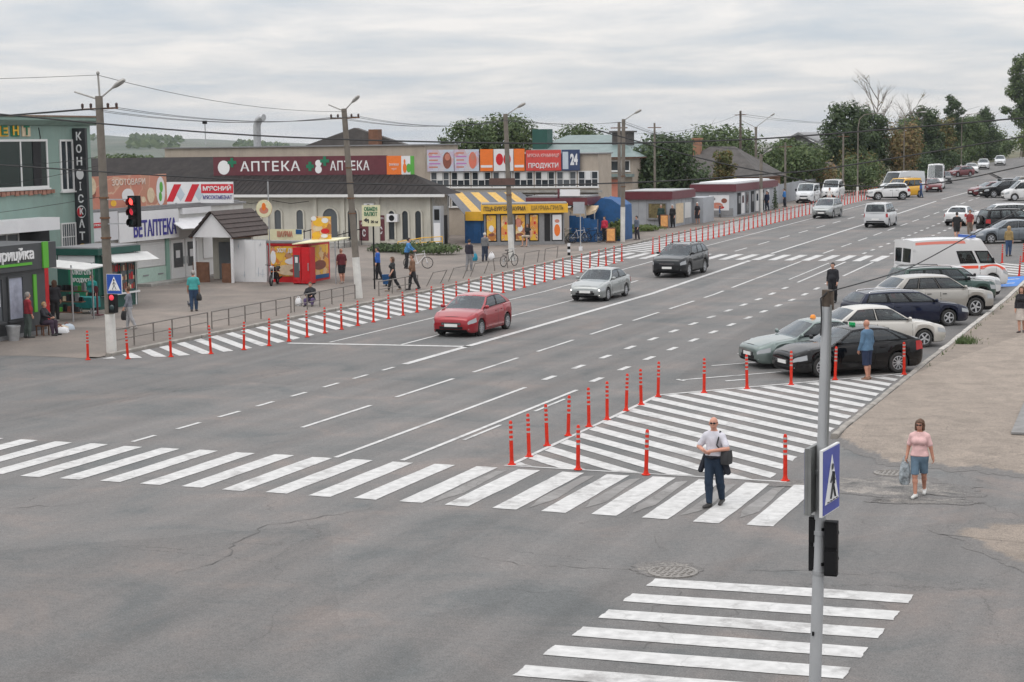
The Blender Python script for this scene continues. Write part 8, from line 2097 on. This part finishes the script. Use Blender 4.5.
person('man in a dark red tee and black shorts by the snack kiosk awning', -41.6, 81.4, 150, 1.78, 1.12, ('dark_red_tee2', (0.11, 0.015, 0.02)), 'short', ('black_shorts2', (0.015, 0.015, 0.018)), 'shorts', (0.3, 0.25, 0.22), 'dark', 'bald', .08, None, .018, PH, skin=M_SKIN2)
person('street seller sitting on the ground behind the railing', -37.3, 69.9, 285, 1.62, 1.1, ('black_coat', (0.018, 0.018, 0.022)), 'long', ('purple_skirt', (0.09, 0.06, 0.14)), 'trousers', (0.05, 0.04, 0.04), 'brown', 'short', 0, {'R': ((.25, .12, .60), (.14, .34, .5)), 'L': ((-.25, .12, .60), (-.14, .34, .5))}, .018, PH, seat=.18, female=True)
bag('white bag beside the street seller', (-37.75, 69.6, PH), (.3, .2, .34), M_SIGNW)
person('person in a bright blue jacket at the plant bed', -40.6, 83.6, 215, 1.68, 1.05, ('bright_blue', (0.015, 0.09, 0.38)), 'long', ('black_pants3', (0.015, 0.015, 0.02)), 'trousers', (0.03, 0.03, 0.03), 'dark', 'short', .14, None, .02, PH)
person('woman in a black top walking with the one in brown', -36.9, 77.6, 225, 1.66, 1.0, ('black_top4', (0.02, 0.022, 0.024)), 'short', ('black_leggings', (0.015, 0.015, 0.018)), 'trousers', (0.25, 0.2, 0.16), 'brown', 'long', .32, None, .02, PH, female=True)
person('person in a brown jacket walking just before the leaning lamp post', -36.3, 78.6, 225, 1.72, 1.05, ('brown_jacket', (0.16, 0.085, 0.05)), 'long', ('dark_slacks5', (0.03, 0.028, 0.03)), 'trousers', (0.04, 0.03, 0.03), 'brown', 'short', .26, None, .02, PH)
person('man in a blue cap and jacket bending over the pale bicycle', -41.9, 90.0, 10, 1.72, 1.05, ('mid_blue_jacket', (0.05, 0.19, 0.42)), 'long', ('black_pants6', (0.018, 0.018, 0.02)), 'trousers', (0.04, 0.03, 0.03), 'dark', 'short', .08, {'R': ((.26, .2, 1.2), (.2, .42, 1.05)), 'L': ((-.26, .2, 1.2), (-.2, .42, 1.05))}, .02, PH, lean=.22)
person('person in a dark jumper before the blue stall', -37.9, 89.5, 80, 1.70, 1.05, ('dark_jumper7', (0.025, 0.022, 0.035)), 'long', ('grey_pants7', (0.2, 0.2, 0.21)), 'trousers', (0.2, 0.2, 0.2), 'dark', 'short', .1, None, .02, PH)
person('elderly person in a grey coat carrying bags to the market', -39.4, 95.4, 80, 1.66, 1.1, ('grey_coat', (0.15, 0.15, 0.155)), 'long', ('dark_blue_pants8', (0.025, 0.035, 0.06)), 'trousers', (0.04, 0.03, 0.03), 'white', 'short', .12, None, .02, PH)
bag('turquoise bag of the person in the grey coat', (-39.95, 95.1, zp(95)+PH+.05), (.38, .22, .42), mat('turquoise_bag', (0.01, 0.22, 0.33), .6)); bag('white bag of the person in the grey coat', (-38.95, 95.3, zp(95)+PH+.12), (.36, .2, .36), M_SIGNW)
person('person in a dark vest sitting at the fast food kiosk window', -41.4, 107.6, 260, 1.70, 1.0, ('black_vest9', (0.015, 0.014, 0.016)), 'none', ('beige_shorts9', (0.4, 0.33, 0.26)), 'shorts', (0.3, 0.2, 0.15), 'brown', 'long', 0, None, .022, PH, seat=.55, female=True)
st_ = thing('bar_stool', 'bar stool under the person at the fast food kiosk', 'stool', (-41.4, 107.6, zp(107)+PH))
mb = MB(); mb.lathe([(.17, .47), (.17, .52), (.001, .53)], 12); mb.build('seat', M_DARK, st_, 40); mb = MB(); mb.lathe([(.03, .02), (.03, .47)], 8); mb.build('leg', M_METAL, st_, 40); mb = MB(); mb.lathe([(.2, 0), (.18, .02), (.03, .04)], 12); mb.build('base', M_METAL, st_, 40)
person('person in a red jacket beside the orange price board', -37.75, 112.4, 250, 1.68, 1.1, ('red_jacket10', (0.42, 0.02, 0.05)), 'long', ('black_pants10', (0.02, 0.02, 0.025)), 'trousers', (0.04, 0.03, 0.03), 'dark', 'short', .05, None, .024, PH)
person('person in dark clothes at the whitewashed lamp post foot', -36.2, 114.6, 240, 1.6, 1.0, ('grey_blue11', (0.13, 0.15, 0.19)), 'long', ('dark_pants11', (0.03, 0.03, 0.04)), 'trousers', (0.04, 0.03, 0.03), 'dark', 'short', .12, None, .024, PH)
person('man in a dark green jacket behind the kiosk price board', -38.5, 128.0-.1, 270, 1.74, 1.08, ('dark_green12', (0.02, 0.045, 0.04)), 'long', ('dark_pants12', (0.02, 0.02, 0.022)), 'trousers', (0.04, 0.03, 0.03), 'grey', 'short', .04, None, .024, PH)
person('man in black next to the dark green jacket at the kiosk', -37.6, 127.9, 250, 1.72, 1.05, ('black13', (0.014, 0.014, 0.016)), 'long', ('black_pants13', (0.014, 0.014, 0.016)), 'trousers', (0.04, 0.03, 0.03), 'white', 'short', .04, None, .024, PH)
person('woman in a black dress walking between the grey kiosks', -37.0, 132.6, 250, 1.68, 1.0, ('black14', (0.018, 0.016, 0.02)), 'short', ('black_skirt14', (0.018, 0.016, 0.02)), 'skirt', (0.2, 0.15, 0.12), 'white', 'short', .12, None, .024, PH, female=True)
person('person in navy at the door of the long grey kiosk', -36.3, 152.6, 250, 1.72, 1.0, ('navy15', (0.02, 0.03, 0.07)), 'long', ('navy_pants15', (0.02, 0.025, 0.045)), 'trousers', (0.04, 0.03, 0.03), 'dark', 'short', .08, None, .028, PH)
person('person in a bright blue coat at the first white van', -36.3, 159.4, 200, 1.68, 1.15, ('blue16', (0.03, 0.16, 0.42)), 'long', ('dark_pants16', (0.02, 0.025, 0.04)), 'trousers', (0.04, 0.03, 0.03), 'dark', 'short', .08, None, .028, PH)
person('person in a white top and red trousers among the uphill bollards', -32.6, 161.5, 250, 1.72, 1.1, ('white17', (0.6, 0.58, 0.56)), 'short', ('red_pants17', (0.2, 0.03, 0.04)), 'trousers', (0.04, 0.03, 0.03), 'dark', 'short', .12, None, .028, .01)
# pigeon on the pavement
pg = thing('pigeon', 'dark pigeon on the market pavement near the man in turquoise', 'pigeon', (-42.4, 68.0, PH), 1.0)
F = Field((-.14, -.25, -.02), (.14, .22, .32), .008)
F.ell((0, 0, .12), (.06, .12, .065), .02); F.cone((0, .08, .14), (0, .12, .22), .035, .025, .02); F.ell((0, .125, .235), (.026, .032, .028), .01); F.cone((0, .15, .232), (0, .175, .225), .008, .005, .004); F.cone((0, -.1, .11), (0, -.22, .09), .03, .02, .02, .6)
for q in (-.025, .025): F.cone((q, .0, .07), (q, .005, .01), .011, .009, .01); F.cone((q, .0, .008), (q, .035, .006), .009, .008, .004)
link_mesh('body', F.mesh('body', mat('pigeon_grey', (0.06, 0.062, 0.075), .7, var=.4, scale=20)), pg)
# ------------------------------------------------------------------ trees and plants
def leaf_mat(name, cols, rough=.6):
    m, nt, b = _nt(name); N = nt.nodes.new; L = nt.links.new
    g = N('ShaderNodeNewGeometry'); r = N('ShaderNodeValToRGB'); els = r.color_ramp.elements
    els[0].position = 0; els[0].color = (*cols[0], 1); els[1].position = 1; els[1].color = (*cols[-1], 1)
    for i in range(1, len(cols)-1): e_ = els.new(i/(len(cols)-1)); e_.color = (*cols[i], 1)
    L(g.outputs['Random Per Island'], r.inputs['Fac']); L(r.outputs['Color'], b.inputs['Base Color'])
    b.inputs['Roughness'].default_value = rough; b.inputs['Specular IOR Level'].default_value = .25
    tr = N('ShaderNodeBsdfTranslucent'); L(r.outputs['Color'], tr.inputs['Color'])
    mx = N('ShaderNodeMixShader'); mx.inputs['Fac'].default_value = .22
    L(b.outputs[0], mx.inputs[1]); L(tr.outputs[0], mx.inputs[2]); L(mx.outputs[0], nt.nodes['Material Output'].inputs['Surface'])
    MATS[name] = m; return m
L_DARK = leaf_mat('leaves_dark', [(0.037, 0.060, 0.029), (0.060, 0.093, 0.039), (0.089, 0.122, 0.053)])
L_MID = leaf_mat('leaves_mid', [(0.055, 0.087, 0.034), (0.087, 0.127, 0.048), (0.125, 0.161, 0.066)])
L_LIGHT = leaf_mat('leaves_light', [(0.075, 0.112, 0.031), (0.125, 0.169, 0.050), (0.175, 0.206, 0.069)])
L_RUST = leaf_mat('leaves_rusty', [(0.132, 0.116, 0.043), (0.217, 0.147, 0.062), (0.186, 0.171, 0.070), (0.264, 0.155, 0.078)])
L_MIX = leaf_mat('leaves_turning', [(0.070, 0.101, 0.034), (0.124, 0.124, 0.043), (0.202, 0.132, 0.046), (0.085, 0.124, 0.043)])
M_BARK = mat('bark', (0.085, 0.068, 0.052), .95, var=.35, scale=6, bump=.5, bscale=12)
M_BARKG = mat('grey_bark', (0.20, 0.18, 0.16), .95, var=.3, scale=6)

def foliage(clumps, n, size, rnd, flat=.0):
    """leaf-sized faces spread through the clumps, thicker towards each clump's shell"""
    V, Fc = [], []
    vol = [c[1]*c[2] for c in clumps]; tot = sum(vol)
    for (c, rx, rz), vv in zip(clumps, vol):
        for _ in range(max(6, int(n*vv/tot))):
            u = Vector((rnd.gauss(0, 1), rnd.gauss(0, 1), rnd.gauss(0, 1))); u.normalize()
            k = rnd.random()**.42*(1+.12*rnd.gauss(0, 1))
            p = Vector((c[0]+u.x*rx*k, c[1]+u.y*rx*k, c[2]+u.z*rz*k))
            nrm = (u+Vector((rnd.uniform(-1, 1), rnd.uniform(-1, 1), rnd.uniform(-.3, 1.2)))*.9).normalized()
            a = nrm.orthogonal().normalized(); a = Matrix.Rotation(rnd.uniform(0, 6.28), 3, nrm) @ a; b_ = nrm.cross(a)
            s_ = size*rnd.uniform(.55, 1.35); w_ = s_*rnd.uniform(.35, .6)
            o = len(V); V += [tuple(p-a*s_*.5), tuple(p+b_*w_*.5-nrm*s_*.08), tuple(p+a*s_*.5), tuple(p-b_*w_*.5-nrm*s_*.08)]; Fc.append((o, o+1, o+2, o+3))
    return V, Fc
def tree(name, label, x, y, ztop, wid, lm, k=1.0, base=.28, n=3600, seed=0, cone=False, slim=False, group='trees up the hill', leaf=.42, bark=M_BARK, bare=False):
    x, y, ztop = x*k, y*k, 7.2+(ztop-7.2)*k; wid *= k
    z0 = zp(y); h = ztop-z0; r = random.Random(seed)
    t = thing(name, label, 'tree', (x, y, z0), r.uniform(0, 6), group)
    th = h*(.93 if cone or slim or bare else .72); tr_ = max(.09, h*.022)*(.62 if bare else 1)
    path = [Vector((0, 0, -.2))]
    for i in range(1, 7): path.append(Vector((r.gauss(0, .03)*h*.25, r.gauss(0, .03)*h*.25, th*i/6)))
    mb = MB(); mb.tube(path, [tr_*(1.25 if i == 0 else 1-.13*i) for i in range(7)], 8); tk = mb.build('trunk', bark, t, 50)
    tips = []
    nl = 9 if not bare else 16
    mb = MB()
    for i in range(nl):
        f = base+(1-base)*(i+.5)/nl*.85; zz = f*th; j = min(5, int(f*6)); p0 = path[j].lerp(path[j+1], f*6-j)
        a = i*2.4+r.uniform(-.4, .4); ln = wid*.5*(1.0-(f-base)*.6 if not cone else (1.15-f))*r.uniform(.7, 1.05)
        up_ = (.55 if not bare else 1.15)*r.uniform(.6, 1.3)
        d = Vector((math.cos(a), math.sin(a), up_)); mid_ = p0+d*ln*.5+Vector((0, 0, -.05*ln)); end = p0+d*ln+Vector((r.gauss(0, .1), r.gauss(0, .1), .1*ln))
        mb.tube([p0, mid_, end], [tr_*.42, tr_*.27, tr_*.1], 5); tips.append((end, ln)); tips.append((mid_, ln))
        for q in range(3 if not bare else 6):
            s0 = p0.lerp(end, r.uniform(.4, .95)); dd = (d+Vector((r.gauss(0, .6), r.gauss(0, .6), r.gauss(.2, .4))))*ln*r.uniform(.25, .5)
            mb.tube([s0, s0+dd*.5+Vector((0, 0, .05)), s0+dd], [tr_*.16, tr_*.1, tr_*.04], 4)
            if bare:
                for _ in range(3):
                    s1 = s0+dd*r.uniform(.4, 1); mb.tube([s1, s1+(d*.4+Vector((r.gauss(0, .5), r.gauss(0, .5), .5)))*ln*.22], [tr_*.05, tr_*.02], 3)
    mb.build('limbs', bark, t, 50)
    if bare:
        V, Fc = foliage([((e_.x, e_.y, e_.z), .5, .5) for e_, _ in tips[::3]], 160, .25, r)
    else:
        cl = []
        for e_, ln in tips: cl.append(((e_.x, e_.y, min(e_.z, h*.9)), max(.5, ln*.36)*r.uniform(.8, 1.2), max(.45, ln*.30)*r.uniform(.8, 1.2)))
        zc_, hh_ = h*(base+1)/2, h*(1-base)/2
        m_ = 26 if not slim else 16
        for i in range(m_):
            f = (i+.5)/m_; zz = zc_+hh_*(2*f-1)*.86
            if cone: w_ = wid*.5*(1.05-f)
            elif slim: w_ = wid*.5*(.35+.65*math.sin(PI*min(1, .2+.8*f)))
            else: w_ = wid*.5*math.sqrt(max(.1, 1-(2*f-1)**2*.85))
            a = i*2.4+r.uniform(-.5, .5); q = w_*r.uniform(.35, .78); cr_ = wid*(.19 if not slim else .22)*r.uniform(.75, 1.25)*(1 if not cone else (1.15-.6*f))
            cl.append(((q*math.cos(a), q*math.sin(a), min(zz, h-cr_*.7)), cr_, cr_*.85))
        V, Fc = foliage(cl, int(n*1.7), leaf*1.05, r)
        V = [(a, b_, min(c, h*1.02)) for a, b_, c in V]
    mb = MB(); mb.add(V, Fc); mb.build('crown', lm, t, fix=False)
    return t
def bush(name, label, x, y, w, d, h, lm, n=700, leaf=.22, seed=0, off=0.0, cat='shrub', group=None):
    r = random.Random(seed); t = thing(name, label, cat, (x, y, zp(y)+off), 0, group)
    cl = [((r.uniform(-.5, .5)*w*.75, r.uniform(-.5, .5)*d*.75, h*r.uniform(.3, .65)), max(.15, min(w, d)*r.uniform(.2, .36)), h*r.uniform(.28, .42)) for _ in range(9)]
    V, Fc = foliage(cl, int(n*1.7), leaf*1.05, r); mb = MB(); mb.add([(a, b_, max(.01, c)) for a, b_, c in V], Fc); mb.build('foliage', lm, t, fix=False)
    mb = MB()
    for i in range(5): c = cl[i][0]; mb.tube([(c[0]*.4, c[1]*.4, -.05), (c[0]*.8, c[1]*.8, c[2]*.7), c], [.03, .02, .01], 5)
    mb.build('stems', M_BARK, t)
tree('broad_tree', 'broad green tree left part of the pair above the market building', -63.2, 150, 9.3, 6.0, L_MID, 1.1, .25, 3600, 1, group='trees behind the market', leaf=.40)
tree('broad_tree', 'taller green tree right part of the pair above the market building', -60.4, 152, 9.8, 6.5, L_MID, 1.12, .25, 4200, 2, group='trees behind the market', leaf=.40)
tree('broad_tree', 'rounded tree rising behind the teal roof', -62.4, 178, 9.0, 6.5, L_MID, 1.1, .3, 2600, 3, group='trees behind the market')
tree('broad_tree', 'dark tree right behind the teal roofed building', -52.4, 166, 6.6, 5.5, L_DARK, .9, .15, 3600, 4, group='trees behind the kiosks')
tree('broad_tree', 'dark tree in the middle of the clump above the first grey kiosk', -51.2, 172, 7.9, 8, L_DARK, .9, .15, 4000, 5, group='trees behind the kiosks')
tree('broad_tree', 'lighter tree on the uphill end of the clump by the brick house', -50.0, 180, 7.6, 8, L_MID, 1.08, .15, 3400, 6, group='trees behind the kiosks')
tree('broad_tree', 'green tree rising over the brick house roof', -48.3, 184, 8.7, 10, L_MID, 1.05, .2, 3800, 7, group='trees behind the kiosks')
tree('broad_tree', 'green tree at the uphill gable of the brick house', -44.4, 196, 7.2, 6, L_MID, 1.0, .15, 3000, 37, group='trees behind the kiosks')
tree('slim_tree', 'slim yellow-green tree standing before the brick house', -42.0, 160, 6.3, 2.6, L_MIX, 1, .2, 1700, 8, slim=True, group='trees behind the kiosks', leaf=.32)
bush('garden_bush', 'light green garden bush left of the brick house', -47.2, 159, 3.5, 2.5, 2.4, L_LIGHT, 1100, .32, 9)
bush('garden_bush', 'light green bush before the trees behind the first grey kiosk', -47.5, 150, 4.5, 3, 3.6, L_LIGHT, 1200, .32, 10)
tree('broad_tree', 'green tree before the pale gabled house', -41.4, 188, 6.7, 8.0, L_MID, .97, .12, 2600, 11)
bush('rusty_bush', 'rusty brown bush between the gabled house and the dark tree', -38.5, 183, 6, 3.5, 4.0, L_RUST, 1300, .34, 12)
tree('dark_tree', 'large dark tree with two rounded tops at the uphill bollards', -36.7, 190, 11.0, 6.2, L_DARK, 1.09, .12, 5200, 13)
tree('dark_tree', 'dark tree forming the uphill half of the large dark pair', -35.4, 196, 10.2, 5.6, L_DARK, 1.12, .12, 4600, 14)
tree('bare_tree', 'bare leafless tree towering over the rusty bushes', -37.7, 215, 13.8, 6.5, L_RUST, 1.12, .3, 200, 15, bare=True, bark=M_BARKG)
tree('bare_tree', 'smaller bare tree between the two dark crowns', -36.8, 235, 12.0, 5.0, L_RUST, 1.1, .3, 200, 16, bare=True, bark=M_BARKG)
bush('rusty_bush', 'large rusty orange bush behind the yellow minibus', -37.6, 221, 10, 6, 8.0, L_RUST, 3600, .4, 17)
bush('rusty_bush', 'rusty bush below the bare tree, second of the pair', -38.4, 206, 6, 5, 5.2, L_MIX, 1700, .36, 18)
bush('roadside_bush', 'tall green bush behind the white crossover', -36.8, 194, 6, 4.5, 4.6, L_MID, 1800, .34, 19)
bush('roadside_bush', 'green bush left of the white crossover behind the bollards', -37.4, 187, 5, 3.5, 3.4, L_MID, 1300, .34, 20)
tree('dark_tree', 'dark rounded tree behind the tall white delivery van', -34.1, 228, 11.1, 5.4, L_DARK, 1.14, .08, 4600, 21)
tree('turning_tree', 'tree with yellow-brown leaves uphill of the tall white van', -32.7, 232, 9.6, 5.0, L_MIX, 1.17, .08, 3600, 22)
tree('slim_tree', 'slender tall tree with drooping top by the hilltop cars', -33.2, 247, 13.2, 3.6, L_DARK, 1.16, .15, 2400, 23, slim=True)
tree('dark_tree', 'dark tree between the slender tree and the dense cone', -31.8, 252, 9.8, 5.2, L_MID, 1.2, .08, 3400, 24)
tree('dark_tree', 'green tree filling the gap before the dense cone tree', -32.6, 262, 10.2, 5.0, L_MID, 1.2, .06, 3000, 61)
tree('dark_tree', 'green tree between the dark rounded tree and the rusty bush', -34.6, 218, 9.6, 4.6, L_MID, 1.16, .06, 2800, 62)
tree('cone_tree', 'dense cone shaped dark tree above the white hilltop cars', -32.2, 275, 11.8, 7.4, L_DARK, 1.16, .05, 4800, 25, cone=True)
tree('tall_tree', 'very tall tree cut by the picture edge on the hilltop', -31.7, 330, 22.4, 6.5, L_MID, 1.1, .35, 5200, 26, leaf=.6)
bush('hill_bush', 'pale green bush under the tall hilltop tree', -34.6, 345, 11, 6, 6.5, L_LIGHT, 1600, .5, 27)
bush('hill_bush', 'low hedge closing the view at the hilltop', -37.5, 330, 9, 6, 4.2, L_MID, 1500, .5, 28)
bush('hill_bush', 'green bush at the foot of the dense cone tree', -37.5, 300, 7, 6, 4.0, L_MID, 1500, .45, 29)
bush('roadside_bush', 'dark bush at the foot of the slender tree', -37.0, 262, 6, 8, 4.0, L_DARK, 1800, .4, 30)
bush('roadside_bush', 'dark bush behind the dark sedan uphill', -36.6, 240, 5, 8, 4.2, L_DARK, 1800, .4, 31)
# far tree belt on the left horizon
r_ = random.Random(77)
for i in range(16):
    az_ = math.radians(-21.6-16.5+i*.42+r_.uniform(-.1, .1)); d_ = r_.uniform(255, 330)
    tree('far_tree', 'far green tree, '+ordinal(i+1)+' along the belt over the brown roof', d_*math.sin(az_), d_*math.cos(az_), 5.2+r_.uniform(-.6, .9), 8, L_MID, 1, .1, 500, 200+i, group='far tree belt', leaf=.9)
# wooded ridge: too far to count
V, Fc = [], []
for i in range(5200):
    az_ = math.radians(r_.uniform(-46, -22.5)); d_ = r_.choice([1650, 2050, 2300])*r_.uniform(.97, 1.03); ad = math.degrees(-az_); f_ = min(1, max(0, (ad-21.5)/14.0)); f_ = f_*f_*(3-2*f_)
    if math.sin(ad*2.1+d_*.001)+.6*math.sin(ad*5.3) < .15: continue
    hb = -8+{True: 16, False: 25}[d_ < 1850]*f_
    p = Vector((d_*math.sin(az_), d_*math.cos(az_), hb+r_.random()**1.6*7*f_)); s_ = r_.uniform(1.6, 3.6)
    o = len(V); V += [tuple(p+Vector((-s_, 0, r_.uniform(-1, 1)))), tuple(p+Vector((0, r_.uniform(-2, 2), s_*.8))), tuple(p+Vector((s_, 0, r_.uniform(-1, 1)))), tuple(p+Vector((0, 0, -s_*.8)))]; Fc.append((o, o+1, o+2, o+3))
mb = MB(); mb.add(V, Fc); tag(mb.build('ridge_forest', L_MID, fix=False), 'far wooded ridge on the horizon', 'forest', kind='stuff')
# market greenery
bush('plant_bed', 'low green plant bed before the pharmacy wall', -45.3, 100.5, 4.6, 3.0, .75, L_MID, 1500, .2, 40, PH)
bush('plant_bed', 'smaller plant bed beside the pharmacy steps', -48.6, 101.5, 2.6, 2.2, .6, L_DARK, 800, .2, 41, PH)
bush('grass_patch', 'overgrown grass patch in front of the first grey kiosk', -39.4, 123.0, 4.0, 6.0, .55, L_LIGHT, 1800, .2, 42, PH)
bush('corner_bush', 'leafy bush between the blue tent and the slim lamp post', -37.25, 112.9, 1.5, .8, 1.6, L_LIGHT, 800, .2, 43, PH)
t = thing('small_conifer', 'small dark conifer at the door of the long grey kiosk', 'shrub', (-36.15, 155, zp(155)+PH))
mb = MB(); V, Fc = foliage([((0, 0, .3+.3*i), .34-.05*i, .3) for i in range(6)], 420, .16, r_); mb.add(V, Fc); mb.build('foliage', L_DARK, t, fix=False); mb = MB(); mb.tube([(0, 0, 0), (0, 0, 1.6)], [.04, .015], 6); mb.build('stem', M_BARK, t)
# ramp rails and shrubs by the pharmacy
t = thing('ramp_rail', 'yellow ramp handrail beside the plant bed', 'handrail', (-48.8, 103.5, zp(103)+PH))
mb = MB(); mb.tube([(0, 0, .5), (1.6, .2, .75), (3.0, .3, .85)], .03, 6); mb.build('top_rail', M_YELL, t, 40); mb = MB(); mb.tube([(0, 0, .25), (1.6, .2, .45), (3.0, .3, .55)], .03, 6); mb.build('mid_rail', M_YELL, t, 40)
for f in (0, 1.5, 3.0): mb = MB(); mb.tube([(f, f*.1, 0), (f, f*.1, .5+f*.12)], .03, 6); mb.build('post', M_YELL, t, 40)
# weeds along the right kerb
V, Fc = [], []
for i in range(640):
    y_ = 61.8+abs(r_.gauss(0, .7)) if i < 560 else r_.uniform(55, 95); x_ = -8.1+abs(r_.gauss(0, .28 if i < 560 else .06)); h_ = r_.uniform(.05, .22); a = r_.uniform(0, 6.28); w_ = .02; z_ = zp(y_)+.1
    o = len(V); V += [(x_-w_*math.cos(a), y_-w_*math.sin(a), z_), (x_+w_*math.cos(a), y_+w_*math.sin(a), z_), (x_+r_.gauss(0, .06), y_+r_.gauss(0, .06), z_+h_)]; Fc.append((o, o+1, o+2))
mb = MB(); mb.add(V, Fc); tag(mb.build('kerb_weeds', L_MID, fix=False), 'thin weeds growing along the footway kerb', 'weeds', kind='stuff')

fit_texts()

# ------------------------------------------------------------------ air
m = bpy.data.materials.new('haze'); m.use_nodes = True; nt = m.node_tree; nt.nodes.clear()
o_ = nt.nodes.new('ShaderNodeOutputMaterial'); v_ = nt.nodes.new('ShaderNodeVolumePrincipled'); v_.inputs['Color'].default_value = (0.80, 0.87, 0.95, 1); v_.inputs['Density'].default_value = 0.0001; v_.inputs['Anisotropy'].default_value = 0.2
nt.links.new(v_.outputs[0], o_.inputs['Volume'])
mb = MB(); mb.box(-4100, 4100, -300, 5100, -9, 55); tag(mb.build('haze', m), 'thin haze in the air over the street', 'haze', kind='stuff')
